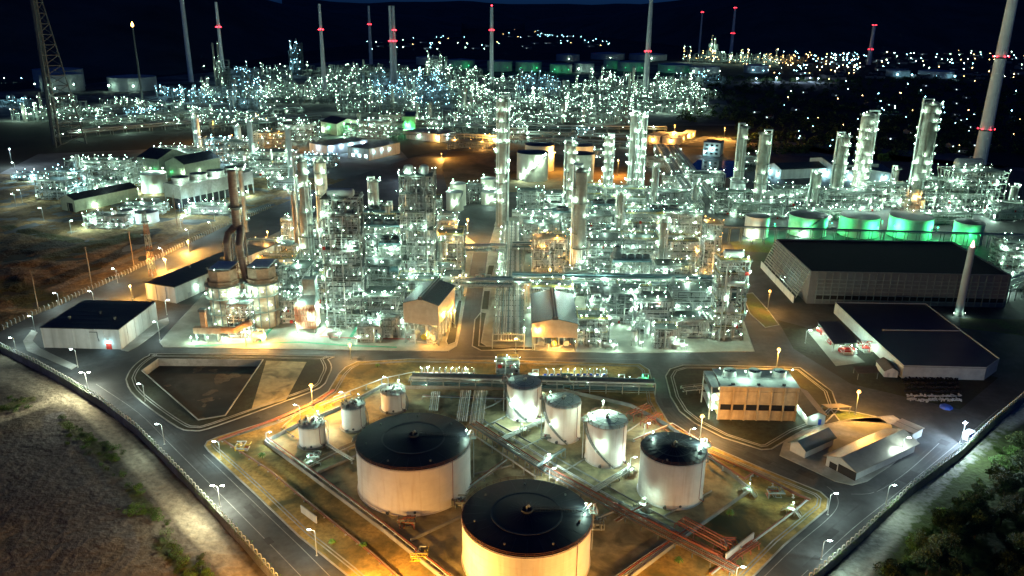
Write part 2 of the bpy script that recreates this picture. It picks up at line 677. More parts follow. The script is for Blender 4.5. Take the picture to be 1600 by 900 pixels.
def hill_ridge(name, pts, depth, seed):
    """pts: (u, top row, distance)"""
    b = MB()
    rows = []
    for u, vt, D in pts:
        base = G(u, 30, 0)
        d = _fw * CAM_F + CR * (u - 800) - CU * (vt - 450)
        k = D / math.hypot(d[0], d[1])
        rows.append((d[0] * k, d[1] * k, CAM_H + d[2] * k))
    fine = []
    for i in range(len(rows) - 1):
        for t in range(8):
            f = t / 8
            p = [rows[i][q] + (rows[i + 1][q] - rows[i][q]) * f for q in range(3)]
            p[2] += mnoise.noise(Vector((p[0] * 0.002 + seed, p[1] * 0.002, 0))) * 28 + mnoise.noise(Vector((p[0] * 0.01 + seed, 3, 0))) * 7
            fine.append(p)
    K = 7
    for x, y, z in fine:
        r = math.hypot(x, y)
        for k in range(K):
            t = k / (K - 1)
            rr = r - depth * (1 - t)
            zz = LOW - 2 + (z - LOW) * (math.sin(t * math.pi / 2) ** 1.3)
            zz += mnoise.noise(Vector((x * 0.004, k * 0.9 + seed, 1))) * 18 * t * (1 - t) * 4
            b.v.append((x / r * rr, y / r * rr, zz))
        b.v.append((x / r * (r + depth), y / r * (r + depth), LOW - 2))
    n = len(fine)
    for i in range(n - 1):
        for k in range(K):
            a = i * (K + 1) + k
            b.f.append((a, a + K + 1, a + K + 2, a + 1))
            b.m.append(0)
    o = structure(b, name, 'hill_cover', smooth=True)
    return o


hill_ridge('hills', [(-500, -60, 4200), (0, -60, 4300), (250, -45, 4400), (420, 0, 5200), (520, 16, 6000), (650, 22, 7000), (730, 26, 8000)], 2200, 1.0)
hill_ridge('hills', [(440, -4, 12000), (560, 4, 12000), (700, 2, 12500), (850, 6, 13000), (1000, 6, 13000), (1150, -8, 13000)], 4000, 5.0)
hill_ridge('hills', [(820, 34, 9500), (930, 22, 8000), (1010, 14, 6800), (1100, 2, 6000), (1200, -16, 5600), (1330, -24, 5600), (1500, -10, 6200), (1700, -20, 6500), (2000, -40, 7000)], 1800, 9.0)

# ------------------------------------------------------------------ plant floor (asphalt), with the retention basin cut out
FENCE_L = [(-12, 530), (0, 541), (60, 570), (110, 598), (160, 628), (215, 670), (255, 710), (300, 757), (340, 800), (380, 843), (425, 895), (470, 950), (540, 1030)]
FENCE_U = [(-12, 530), (-6, 523), (6, 515), (33, 502), (67, 487), (100, 474), (133, 458), (200, 428), (250, 403), (300, 378), (345, 357), (390, 339), (430, 322)]
FENCE_R = [(1130, 1030), (1190, 975), (1250, 917), (1290, 884), (1340, 840), (1420, 765), (1500, 706), (1545, 664), (1600, 618), (1660, 570), (1740, 500)]
site = GP(FENCE_L[::-1]) + GP(FENCE_U[1:]) + GP([(540, 280), (640, 247), (700, 234), (780, 224), (1080, 232), (1300, 246), (1560, 262), (1800, 300), (1900, 400)]) + GP(FENCE_R[::-1])
PIT = GP([(222, 580), (247, 562), (411, 563), (352, 650), (310, 657)])
fill_sheet('plant_floor', site, [PIT], 0.0, 'asphalt', skirt=3.6)

# retention basin
b = MB()
n = len(PIT)
for i in range(n):
    a, c = PIT[i], PIT[(i + 1) % n]
    b.face([(a.x, a.y, 0.3), (c.x, c.y, 0.3), (c.x, c.y, -3.0), (a.x, a.y, -3.0)])
b2 = MB()
b2.face([(p.x, p.y, -3.0) for p in reversed(PIT)])
structure(b2, 'basin_floor', 'pit_floor')
t = thing('retention_basin', 'sunken concrete-walled retention basin with a dark floor beside the corner of the two roads', 'basin', (PIT[0].x, PIT[0].y, 0))
b = MB()
b.wall([(p.x - PIT[0].x, p.y - PIT[0].y) for p in PIT], 0.4, -3.0, 0.5, 0, closed=True)
b.build('wall', 'concrete', t)

# ------------------------------------------------------------------ kerbed islands
kerb_mb = MB()


def inset(P, d):
    n = len(P)
    ar = sum(P[i][0] * P[(i + 1) % n][1] - P[(i + 1) % n][0] * P[i][1] for i in range(n))
    s = 1 if ar > 0 else -1
    out = []
    for i in range(n):
        a = Vector((P[i][0] - P[i - 1][0], P[i][1] - P[i - 1][1], 0)).normalized()
        c = Vector((P[(i + 1) % n][0] - P[i][0], P[(i + 1) % n][1] - P[i][1], 0)).normalized()
        t = (a + c)
        t = t.normalized() if t.length > 1e-4 else a
        out.append((P[i][0] - t.y * d * s, P[i][1] + t.x * d * s))
    return out


def island(name, pts, m, top=0.12, kerb=True, holes=(), drain=False):
    P = smooth_line(GP(pts) + [G(*pts[0])], 3)[:-1] if kerb == 'round' else [(p.x, p.y) for p in GP(pts)]
    if holes:
        fill_sheet(name, P, list(holes), top, m, skirt=top)
    else:
        b = MB()
        b.prism(P, 0.0, top, 0)
        structure(b, name, m)
    if kerb:
        kerb_mb.wall(P, 0.5, 0.0, top + 0.1, 0, closed=True)
        if drain:
            for d_, w_ in ((2.3, 0.35), (3.3, 0.35)):
                kerb_mb.wall(inset(P, d_), w_, top - 0.05, top + 0.12, 0, closed=True)
    return P


island('grass_verge', [(197, 593), (203, 580), (215, 567), (233, 556), (260, 553), (500, 557), (512, 562), (518, 574), (513, 588), (500, 606), (443, 628), (380, 651), (322, 671), (300, 673), (278, 668), (233, 637), (205, 612)], 'dark_grass', kerb='round', holes=[PIT], drain=True)
FARM = [(320, 697), (324, 690), (343, 682), (433, 655), (483, 631), (513, 612), (529, 585), (540, 574), (557, 566), (640, 561), (820, 564), (1000, 569), (1014, 578), (1020, 600), (1025, 628), (1044, 660), (1080, 681), (1110, 697), (1160, 719), (1200, 736), (1282, 769), (1294, 780), (1292, 796), (1224, 853), (1180, 898), (1100, 980), (900, 1060), (680, 1040), (560, 915), (540, 897), (492, 858), (467, 838), (400, 773), (350, 727), (326, 705)]
island('dry_ground', FARM, 'dry_grass', drain=True)
island('process_pad', [(250, 535), (256, 543), (700, 549), (713, 541), (718, 520), (726, 470), (735, 415), (742, 380), (700, 345), (560, 345), (480, 340), (420, 370), (345, 430), (300, 480), (270, 512)], 'pad_concrete')
island('process_pad', [(748, 541), (752, 480), (760, 420), (764, 385), (778, 340), (1080, 340), (1110, 390), (1130, 420), (1150, 470), (1178, 549), (980, 552), (860, 549)], 'pad_concrete')
island('cooling_verge', [(1040, 588), (1047, 577), (1067, 571), (1110, 571), (1250, 575), (1300, 612), (1310, 640), (1290, 660), (1245, 678), (1205, 702), (1190, 703), (1130, 684), (1085, 661), (1062, 643), (1048, 620)], 'dark_grass', drain=True)
island('shed_yard', [(1219, 712), (1265, 733), (1305, 752), (1331, 758), (1354, 752), (1393, 726), (1432, 690), (1425, 668), (1395, 650), (1330, 655), (1300, 662), (1255, 672), (1225, 693)], 'concrete')
island('warehouse_kerb', [(37, 533), (43, 548), (112, 577), (120, 572), (62, 545), (50, 533), (58, 520), (50, 516)], 'concrete')
island('warehouse_path', [(190, 547), (246, 502), (262, 497), (264, 505), (214, 542), (200, 549)], 'concrete')
island('planting_strip', [(1160, 460), (1176, 458), (1200, 485), (1217, 508), (1196, 512), (1172, 490)], 'green_grass')
island('planting_strip', [(1298, 640), (1330, 643), (1372, 652), (1390, 662), (1352, 660), (1312, 658)], 'green_grass')
island('planting_strip', [(742, 500), (752, 488), (760, 490), (752, 536), (760, 541), (840, 543), (840, 546), (752, 548), (738, 541)], 'dark_grass', top=0.2)
island('planting_strip', [(716, 470), (722, 470), (712, 535), (700, 540), (697, 534)], 'dark_grass', top=0.2)
island('planting_strip', [(756, 455), (766, 455), (763, 484), (752, 484)], 'dark_grass', top=0.2)
island('planting_strip', [(763, 415), (773, 415), (769, 432), (760, 432)], 'dark_grass', top=0.2)
structure(kerb_mb, 'kerb', 'concrete')

# bund floor of the tank farm: stained concrete
BUND = [(414, 693), (470, 664), (540, 636), (600, 604), (655, 608), (790, 609), (880, 612), (985, 636), (1045, 668), (1110, 716), (1172, 768), (1082, 832), (985, 905), (900, 975), (760, 980), (690, 905), (600, 832), (500, 757)]
b = MB()
b.prism([(p.x, p.y) for p in GP(BUND)], 0.12, 0.16, 0)
structure(b, 'bund_floor', 'stained_concrete')
flat('gravel_bed', GP([(393, 640), (416, 564), (479, 566), (447, 625), (380, 645)]), 0.135, 'stained_concrete')

# painted lines: road edges and the coloured walkways of the process pad
b = MB()
for pts in ([(150, 600), (215, 644), (262, 690), (320, 748), (400, 828), (470, 900)],
            [(318, 710), (345, 735), (400, 788), (470, 855), (520, 905)],
            [(1560, 640), (1500, 690), (1400, 772), (1330, 828), (1240, 912)],
            [(1292, 760), (1306, 772), (1309, 790), (1292, 812), (1240, 856), (1170, 925)],
            [(268, 550), (520, 552)], [(720, 556), (1000, 562)],
            [(1470, 690), (1420, 735), (1370, 768), (1330, 772)]):
    ribbon(b, smooth_line(GP(pts), 4), 0.22, 0.006)
structure(b, 'road_line', 'line_paint')
b = MB()
rnd = random.Random(8)
for pts in ([(150, 590), (215, 632), (262, 676), (320, 735), (400, 812), (470, 885)], [(1560, 630), (1480, 690), (1400, 758), (1330, 815), (1240, 895)],
            [(268, 556), (500, 560), (700, 556), (980, 562), (1180, 568)], [(560, 562), (540, 590), (490, 626), (330, 682)], [(1030, 575), (1040, 630), (1085, 672), (1180, 712), (1290, 758)], [(735, 540), (745, 470), (752, 410)]):
    P = smooth_line(GP(pts), 5)
    for off in (-2.6, -1.2, 1.1, 2.5):
        Q = inset(P, off)[1:-1]
        i = rnd.randint(0, len(Q) // 3)
        ribbon(b, Q[i:max(i + 4, rnd.randint(len(Q) // 2, len(Q)))], 0.55, 0.004 + 0.0015 * rnd.random(), 1)
    for x, y, a in resample(P, 17):
        if rnd.random() < 0.45:
            o = rnd.uniform(-2, 2)
            x, y = x - math.sin(a) * o, y + math.cos(a) * o
            w, l2 = rnd.uniform(0.8, 1.8), rnd.uniform(1.5, 5)
            ca, sa = math.cos(a), math.sin(a)
            b.face([(x + p * ca - q * sa, y + p * sa + q * ca, 0.008) for p, q in ((-l2, -w), (l2, -w), (l2, w), (-l2, w))], 0)
structure(b, 'road_patches', ['asphalt_patch', 'tyre_mark'])
b = MB()
for pts, m in (([(305, 541), (390, 537), (470, 535), (540, 540), (620, 543)], 0), ([(405, 536), (425, 512), (452, 497), (448, 480)], 0),
               ([(500, 524), (512, 512), (515, 490)], 1), ([(500, 526), (560, 529), (640, 530)], 1), ([(545, 532), (560, 508), (600, 500)], 0)):
    ribbon(b, GP(pts), 1.6, 0.126 + 0.004 * m, m)
structure(b, 'walkway_paint', ['green_paint', 'red_paint'])


# ------------------------------------------------------------------ open land outside the fence: earth with tracks and scrub, one relief sheet each
def land(name, x0, x1, y0, y1, step, tracks, greens, darks, base, z=LOW, amp=0.5):
    nx, ny = int((x1 - x0) / step) + 1, int((y1 - y0) / step) + 1
    X, Y = np.meshgrid(np.linspace(x0, x1, nx), np.linspace(y0, y1, ny))

    def near(lines):
        d = np.full(X.shape, 9.0)
        for pts, w in lines:
            P = smooth_line(pts, 5)
            for (ax, ay), (bx, by) in zip(P[:-1], P[1:]):
                L2 = (bx - ax) ** 2 + (by - ay) ** 2 + 1e-9
                t = np.clip(((X - ax) * (bx - ax) + (Y - ay) * (by - ay)) / L2, 0, 1)
                d = np.minimum(d, np.hypot(X - ax - t * (bx - ax), Y - ay - t * (by - ay)) / w)
        return np.clip(1.35 - d, 0, 1)
    tr, gr, dk = near(tracks), near(greens), near(darks)
    Z = np.zeros(X.shape)
    for j in range(ny):
        for i in range(nx):
            p = Vector((X[j, i] * 0.06, Y[j, i] * 0.06, 0))
            Z[j, i] = mnoise.fractal(p, 0.9, 2.1, 4) * amp
    Z = Z * (1 - 0.75 * tr) + z - 0.12 * tr
    v = np.stack([X, Y, Z], -1).reshape(-1, 3).tolist()
    f = [(j * nx + i, j * nx + i + 1, (j + 1) * nx + i + 1, (j + 1) * nx + i) for j in range(ny - 1) for i in range(nx - 1)]
    me = bpy.data.meshes.new(name)
    me.from_pydata(v, [], f)
    a = me.color_attributes.new('cover', 'FLOAT_COLOR', 'POINT')
    c = np.stack([tr, gr, dk, np.ones(X.shape)], -1).reshape(-1).astype(np.float32)
    a.data.foreach_set('color', c)
    me.polygons.foreach_set('use_smooth', [True] * len(f))
    m = bpy.data.materials.new(name + '_earth')
    m.use_nodes = True
    N, L = m.node_tree.nodes, m.node_tree.links
    bs = N['Principled BSDF']
    bs.inputs['Roughness'].default_value = 0.95
    bs.inputs['Specular IOR Level'].default_value = 0.15
    at = N.new('ShaderNodeAttribute')
    at.attribute_name = 'cover'
    sp = N.new('ShaderNodeSeparateColor')
    L.new(at.outputs['Color'], sp.inputs[0])
    tc = N.new('ShaderNodeTexCoord')

    def nz(s, d=8, dist=0.0):
        q = N.new('ShaderNodeTexNoise')
        q.inputs['Scale'].default_value = s
        q.inputs['Detail'].default_value = d
        q.inputs['Distortion'].default_value = dist
        L.new(tc.outputs['Object'], q.inputs['Vector'])
        return q.outputs['Fac']

    def math_(op, a, b_):
        q = N.new('ShaderNodeMath')
        q.operation = op
        for k, x in enumerate((a, b_)):
            if isinstance(x, float):
                q.inputs[k].default_value = x
            else:
                L.new(x, q.inputs[k])
        return q.outputs[0]

    def ramp(x, p0, p1, c0=(0, 0, 0, 1), c1=(1, 1, 1, 1)):
        q = N.new('ShaderNodeValToRGB')
        q.color_ramp.elements[0].position = p0
        q.color_ramp.elements[1].position = p1
        q.color_ramp.elements[0].color = c0
        q.color_ramp.elements[1].color = c1
        L.new(x, q.inputs[0])
        return q.outputs[0]

    def mix(f, a, c):
        q = N.new('ShaderNodeMix')
        q.data_type = 'RGBA'
        L.new(f, q.inputs['Factor'])
        for k, x in (('A', a), ('B', c)):
            if isinstance(x, tuple):
                q.inputs[k].default_value = (*x, 1)
            else:
                L.new(x, q.inputs[k])
        return q.outputs['Result']
    fine, mid, ruts = nz(0.5, 12), nz(0.07, 8, 0.6), nz(0.07, 10, 1.6)
    col = mix(ramp(mid, 0.35, 0.65), base[0], base[1])
    col = mix(ramp(ruts, 0.44, 0.52, (0.0, 0, 0, 1), (0.55, 0.55, 0.55, 1)), col, base[1])
    dkf = ramp(math_('ADD', math_('MULTIPLY', sp.outputs[2], 0.75), math_('MULTIPLY', mid, 0.45)), 0.4, 0.75)
    col = mix(dkf, col, base[4])
    trf = ramp(math_('ADD', math_('MULTIPLY', sp.outputs[0], 0.8), math_('MULTIPLY', mid, 0.4)), 0.45, 0.85)
    col = mix(trf, col, base[2])
    grf = ramp(math_('ADD', math_('MULTIPLY', sp.outputs[1], 0.7), math_('MULTIPLY', fine, 0.6)), 0.55, 0.8)
    col = mix(grf, col, base[3])
    fm = N.new('ShaderNodeMix')
    fm.data_type = 'RGBA'
    fm.blend_type = 'MULTIPLY'
    fm.inputs['Factor'].default_value = 1.0
    L.new(col, fm.inputs['A'])
    L.new(ramp(fine, 0.25, 0.75, (0.55, 0.55, 0.55, 1), (1.2, 1.2, 1.2, 1)), fm.inputs['B'])
    L.new(fm.outputs['Result'], bs.inputs['Base Color'])
    bp = N.new('ShaderNodeBump')
    bp.inputs['Strength'].default_value = 0.7
    bp.inputs['Distance'].default_value = 1.0
    L.new(math_('ADD', fine, math_('MULTIPLY', ruts, 0.8)), bp.inputs['Height'])
    L.new(bp.outputs[0], bs.inputs['Normal'])
    me.materials.append(m)
    o = bpy.data.objects.new(name, me)
    COL.objects.link(o)
    o['kind'] = 'structure'
    return o


def L_(pts):
    return [(p.x, p.y) for p in GP(pts, LOW)]


land('dirt_field', -330, -20, 120, 345, 0.8,
     [(L_([(-80, 672), (0, 655), (60, 634), (110, 622), (150, 652), (200, 706), (260, 775), (310, 830), (370, 895), (430, 965)]), 4.0),
      (L_([(-40, 590), (30, 592), (80, 606), (110, 622)]), 9)],
     [(L_([(100, 660), (140, 690), (165, 715)]), 2.5), (L_([(205, 765), (235, 800)]), 2.2), (L_([(250, 850), (310, 905)]), 3.0), (L_([(0, 640), (45, 625)]), 3.5)],
     [(L_([(40, 700), (60, 760), (120, 800), (100, 860), (60, 880)]), 16), (L_([(85, 650), (75, 690)]), 4)] + [(L_([(x0, 690), (x0 + 40, 730), (x0 + 70, 790), (x0 + 40 + dx, 850), (x0 + dx, 900)]), 0.9) for x0, dx in ((-20, 10), (-12, 14), (30, 60), (38, 66), (70, 90), (78, 96), (110, 60))],
     [(0.2, 0.165, 0.12), (0.12, 0.1, 0.075), (0.38, 0.32, 0.22), (0.1, 0.1, 0.04), (0.12, 0.11, 0.1)])
land('brown_field', -640, -60, 346, 760, 2.0,
     [(L_([(20, 480), (110, 440), (200, 405), (300, 360)]), 4), (L_([(230, 350), (300, 335), (420, 305)]), 5)],
     [(L_([(0, 445), (60, 470)]), 14), (L_([(90, 400), (200, 370)]), 12), (L_([(10, 355), (110, 375), (160, 380)]), 6)],
     [(L_([(60, 450), (130, 420), (190, 395), (240, 360)]), 7), (L_([(0, 400), (90, 380)]), 16)],
     [(0.26, 0.17, 0.08), (0.15, 0.1, 0.05), (0.2, 0.16, 0.11), (0.06, 0.06, 0.022), (0.045, 0.036, 0.025)], amp=1.2)
land('verge_field', 70, 420, 120, 330, 1.2,
     [(L_([(1640, 612), (1560, 668), (1480, 745), (1410, 815), (1340, 890), (1290, 960)]), 5.0)],
     [(L_([(1600, 690), (1520, 760), (1450, 850), (1400, 930)]), 9), (L_([(1650, 720), (1560, 860)]), 30)],
     [(L_([(1580, 760), (1500, 880)]), 20)],
     [(0.1, 0.095, 0.07), (0.07, 0.068, 0.05), (0.42, 0.42, 0.34), (0.05, 0.07, 0.02), (0.03, 0.035, 0.02)])

# ground of the neighbouring plants
for pts in ([(-60, 345), (60, 372), (180, 400), (300, 362), (430, 318), (560, 275), (640, 250), (600, 205), (300, 230), (60, 240), (-60, 300)],
            [(-80, 190), (1150, 196), (1110, 96), (560, 92), (-80, 150)],
            [(1050, 232), (1600, 262), (1700, 300), (1500, 240), (1100, 212)]):
    flat('plant_ground', GP(pts, LOW), LOW - 0.35, 'far_yard')
b = MB()
ribbon(b, smooth_line(GP([(-100, 395), (60, 350), (180, 338), (330, 345), (460, 308), (560, 282), (640, 262), (720, 244), (800, 236)], LOW), 4), 11, LOW + 0.02)
ribbon(b, smooth_line(GP([(-80, 330), (40, 305), (110, 282), (160, 262)], LOW), 4), 9, LOW + 0.03)
ribbon(b, smooth_line(GP([(760, 228), (900, 231), (1060, 232), (1200, 236)], LOW), 4), 10, 0.02)
structure(b, 'road', 'asphalt')
for pts, m in (([(700, 236), (830, 238), (850, 262), (800, 300), (700, 300), (690, 262)], 'brown_dirt'), ([(800, 300), (960, 300), (1000, 260), (850, 262)], 'brown_dirt'),
               ([(880, 242), (1010, 244), (1060, 232), (780, 226)], 'far_yard')):
    flat('bare_ground', GP(pts), 0.012 + 0.004 * (m == 'far_yard'), m)
flat('yard_ground', GP([(1000, 216), (1230, 225), (1200, 238), (1010, 236)], LOW), LOW + 0.06, 'dirt')
flat('pond', GP([(1075, 262), (1090, 250), (1190, 252), (1180, 266), (1110, 285)]), 0.03, 'water')
flat('green_lawn', GP([(1500, 497), (1620, 500), (1640, 530), (1500, 512)]), 0.02, 'green_grass')
flat('green_lawn', GP([(1140, 378), (1180, 372), (1215, 380), (1200, 395), (1150, 392)]), 0.02, 'green_grass')
flat('bare_ground', GP([(1215, 500), (1560, 590), (1500, 640), (1330, 600), (1240, 545)]), 0.01, 'dark_grass')
# ================================================================== STORAGE TANKS
def tank_fit(uL, uR, vt, vb, vbase, z0=0.0):
    um = (uL + uR) / 2
    lo, hi = 1.0, 80.0
    for _ in range(50):
        h = (lo + hi) / 2
        if G(um, vb, z0 + h).y > G(um, vbase, z0).y:
            lo = h
        else:
            hi = h
    c = G(um, (vt + vb) / 2 - (vb - vt) * 0.01, z0 + h)
    return c.x, c.y, wid(um, (vt + vb) / 2, uR - uL, z0 + h) / 2, h


SHARED = {}


def shared_part(name, fn, mats, parent, loc):
    """a part whose mesh is shared by all its repeats"""
    if name not in SHARED:
        b = MB()
        fn(b)
        SHARED[name] = b.mesh(name, mats)
    o = bpy.data.objects.new(name, SHARED[name])
    COL.objects.link(o)
    o.parent = parent
    o.location = loc
    return o


def nozzle_mb(m_):
    m_.tube([(-0.1, 0, 0), (1.0, 0, 0)], 0.4, 10, 0)
    m_.tube([(0.95, 0, 0), (1.1, 0, 0)], 0.6, 10, 1)


def tank(label, fit, z0=0.16, shell='tank_white', roof='dark_roof', slope=0.09, stair=None, platform=None, lamps=(), rail=True, seams=True,
         walkway=None, group=None, name='storage_tank', detail=1, lamp_kind='white', rim='rust_rail', skirt=True, ring=False, turn=1):
    x, y, r, h = fit
    n = 72 if r > 9 else 48
    t = thing(name, label, 'tank', (x, y, z0), 0, group)
    b = MB()
    prof = [(r + 0.35, 0), (r + 0.35, 0.25), (r + 0.04, 0.3), (r + 0.04, h * 0.2), (r, h * 0.2 + 0.02)] if skirt else [(r, 0)]
    for k in range(2, 6):
        prof += [(r, h * k * 0.18), (r + 0.03, h * k * 0.18 + 0.03), (r, h * k * 0.18 + 0.06)]
    prof += [(r, h - 0.5), (r + 0.28, h - 0.46), (r + 0.28, h - 0.34), (r, h - 0.3), (r, h)]
    b.lathe(prof, n)
    b.build('shell', shell, t, smooth=False)
    b = MB()
    hz = r * slope
    b.lathe([(r + 0.1, h - 0.08), (r + 0.1, h + 0.04), (r * 0.55, h + hz * 0.5), (0.6, h + hz), (0.01, h + hz + 0.02)], n)
    if seams:
        for k in range(int(24 if r > 9 else 12)):
            a = 2 * math.pi * k / (24 if r > 9 else 12)
            ca, sa = math.cos(a), math.sin(a)
            b.bar((ca * 1.2, sa * 1.2, h + hz * 0.94 + 0.03), (ca * r, sa * r, h + 0.06), 0.1, 1, 0.05)
    if ring:
        b.lathe([(r * 0.56, h + hz * 0.47), (r * 0.56, h + hz * 0.5 + 0.07), (r * 0.53, h + hz * 0.5 + 0.07), (r * 0.53, h + hz * 0.47)], 48, m=1)
    b.build('roof', [roof, 'roof_seam' if roof == 'dark_roof' else 'steel_grey'], t)
    if detail:
        b = MB()
        b.lathe([(r * 0.09, h + hz * 0.9), (r * 0.09, h + hz + 0.5), (r * 0.075, h + hz + 0.5), (r * 0.075, h + hz * 0.9)], 20)
        b.tube([(0, 0, h + hz), (0, 0, h + hz + 1.2), (0.5, 0, h + hz + 1.6), (0.9, 0, h + hz + 1.1)], 0.28, 8, 1)
        b.build('roof_vent', ['steel_dark', 'steel_pale'], t)
        for k in range(7 if r > 9 else 4):
            a = 0.7 + k * 2 * math.pi / 7
            q = r * 0.82
            shared_part('breather', lambda m_: m_.tube([(0, 0, 0), (0, 0, 0.55)], 0.3, 8), 'steel_pale', t, (q * math.cos(a), q * math.sin(a), h + hz * 0.15))
    if rail:
        b = MB()
        m = int(max(16, r * 2.6))
        for z in (0.55, 1.05):
            ps = [((r + 0.12) * math.cos(2 * math.pi * k / m), (r + 0.12) * math.sin(2 * math.pi * k / m), h + z) for k in range(m + 1)]
            for p, q in zip(ps[:-1], ps[1:]):
                b.bar(p, q, 0.07)
        for k in range(m):
            a = 2 * math.pi * k / m
            b.bar(((r + 0.12) * math.cos(a), (r + 0.12) * math.sin(a), h - 0.3), ((r + 0.12) * math.cos(a), (r + 0.12) * math.sin(a), h + 1.05), 0.08)
        b.build('roof_railing', rim, t)
    if walkway is not None:
        b = MB()
        ca, sa = math.cos(walkway), math.sin(walkway)
        for off in (-0.55, 0.55):
            p0 = (ca * r * 0.1 - sa * off, sa * r * 0.1 + ca * off, h + hz * 0.9 + 0.15)
            p1 = (ca * r - sa * off, sa * r + ca * off, h + 0.18)
            b.bar(p0, p1, 0.09)
            b.bar((p0[0], p0[1], p0[2] + 0.9), (p1[0], p1[1], p1[2] + 0.9), 0.07)
            for k in range(9):
                q = [p0[i] + (p1[i] - p0[i]) * k / 8 for i in range(3)]
                b.bar(q, (q[0], q[1], q[2] + 0.9), 0.07)
        for k in range(int(r * 1.1)):
            f = 0.12 + 0.86 * k / (r * 1.1)
            q = (ca * r * f, sa * r * f, h + hz * (1 - f) + 0.16)
            b.bar((q[0] + sa * 0.55, q[1] - ca * 0.55, q[2]), (q[0] - sa * 0.55, q[1] + ca * 0.55, q[2]), 0.12)
        b.build('roof_walkway', 'steel_dark', t)
    if stair is not None:
        b = MB()
        a0, a1 = stair
        N = int(h / 0.3)
        P0, P1 = [], []
        for k in range(N + 1):
            a = a0 + (a1 - a0) * k / N
            z = h * k / N
            ca, sa = math.cos(a), math.sin(a)
            b.box(0, 1.0, -0.16, 0.16, z - 0.05, z, 0, a, (ca * (r + 0.05), sa * (r + 0.05)))
            P0.append((ca * (r + 1.05), sa * (r + 1.05), z))
            P1.append((ca * (r + 0.1), sa * (r + 0.1), z))
        for k in range(0, N - 2, 3):
            e = min(N, k + 3)
            for P in (P0, P1):
                b.bar((P[k][0], P[k][1], P[k][2] - 0.15), (P[e][0], P[e][1], P[e][2] - 0.15), 0.28, 0, 0.06)
            b.bar((P0[k][0], P0[k][1], P0[k][2] + 1.0), (P0[e][0], P0[e][1], P0[e][2] + 1.0), 0.07)
            b.bar((P0[k][0], P0[k][1], P0[k][2] + 0.5), (P0[e][0], P0[e][1], P0[e][2] + 0.5), 0.06)
            b.bar(P0[k], (P0[k][0], P0[k][1], P0[k][2] + 1.0), 0.07)
        b.build('stair', 'steel_grey', t)
    if platform is not None:
        b = MB()
        for sx in (-1.6, 1.6):
            for sy in (0.0, 2.2):
                b.bar((r + sy - 0.3, sx, h + 0.1), (r + sy - 0.3, sx, h + 1.5), 0.1, 1)
        b.box(r - 0.4, r + 2.0, -1.7, 1.7, h + 0.06, h + 0.16, 0)
        for z in (0.8, 1.4):
            b.bar((r - 0.3, -1.6, h + z), (r + 1.9, -1.6, h + z), 0.08, 1)
            b.bar((r - 0.3, 1.6, h + z), (r + 1.9, 1.6, h + z), 0.08, 1)
            b.bar((r + 1.9, -1.6, h + z), (r + 1.9, 1.6, h + z), 0.08, 1)
        b.tube([(r + 1.2, 0.7, 0.4), (r + 1.2, 0.7, h + 1.8), (r + 0.4, 0.7, h + 2.2), (r - 0.9, 0.7, h + 0.4)], 0.13, 8, 2)
        for s in (-1, 1):
            b.bar((r, s * 1.3, h - 1.8), (r + 1.8, s * 1.3, h), 0.12, 0)
        o = b.build('gauge_platform', ['steel_pale', 'salmon_pipe', 'pipe_white'], t)
        o.rotation_euler.z = platform
    if detail:
        for a in (-1.9, -0.6, 2.4):
            o = shared_part('nozzle', nozzle_mb, ['pipe_silver', 'steel_dark'], t, (r * math.cos(a), r * math.sin(a), 0.9))
            o.rotation_euler.z = a
        o = shared_part('manhole', lambda m_: m_.tube([(0, 0, 0), (0.16, 0, 0)], 0.45, 12), 'steel_dark', t, (r * math.cos(-1.45), r * math.sin(-1.45), 1.2))
        o.rotation_euler.z = -1.45
        b = MB()
        a = -0.75
        ca, sa = math.cos(a), math.sin(a)
        b.tube([((r + 0.2) * ca, (r + 0.2) * sa, 2.0), ((r + 0.2) * ca, (r + 0.2) * sa, h + 0.4)], 0.09, 6)
        b.tube([((r + 0.2) * ca, (r + 0.2) * sa, 2.0), ((r + 1.4) * math.cos(a + 0.12), (r + 1.4) * math.sin(a + 0.12), 0.7)], 0.09, 6)
        b.build('foam_pipe', 'rust_pipe', t)
    for q in lamps:
        a, rr, z = q[:3]
        kind = q[3] if len(q) > 3 else lamp_kind
        size = q[4] if len(q) > 4 else 0.3
        lamp_part(t, (rr * math.cos(a), rr * math.sin(a), z), kind, size, q[5] if len(q) > 5 else 1.2, k=q[6] if len(q) > 6 else 1.0)
    return t


F1 = tank_fit(557, 735, 643, 734, 805)
F2 = tank_fit(722, 924, 745, 869, 938)
F3 = tank_fit(1002, 1103, 675, 728, 797)
F4 = tank_fit(792, 846, 586, 610, 660)
F5 = tank_fit(852, 908, 614, 639, 694)
F6 = tank_fit(917, 980, 640, 672, 733)
F7 = tank_fit(533, 570, 623, 642, 677)
F8 = tank_fit(595, 633, 602, 620, 648)
F9 = tank_fit(466, 507, 652, 671, 703)
tank('broad white tank with black domed roof, left and further back of the two largest', F1, platform=0.12, walkway=0.1, ring=True,
     lamps=[(0.16, F1[2] - 1.2, F1[3] + 0.9, 'white', 0.34, 1.4)])
tank('largest white tank with black domed roof, nearest and cut by the bottom edge', F2, platform=0.12, walkway=0.1, ring=True,
     lamps=[(0.16, F2[2] - 1.2, F2[3] + 0.9, 'white', 0.34, 1.4)])
tank('medium white tank with glossy black roof at the right end of the tank farm', F3, platform=0.2, walkway=-0.25, stair=None, ring=True,
     lamps=[(0.22, F3[2] - 0.9, F3[3] + 0.8, 'white', 0.26, 1.2), (2.2, F3[2] - 1.2, F3[3] + 0.6, 'white', 0.2, 1.2)])
S_ = 'tank_white'
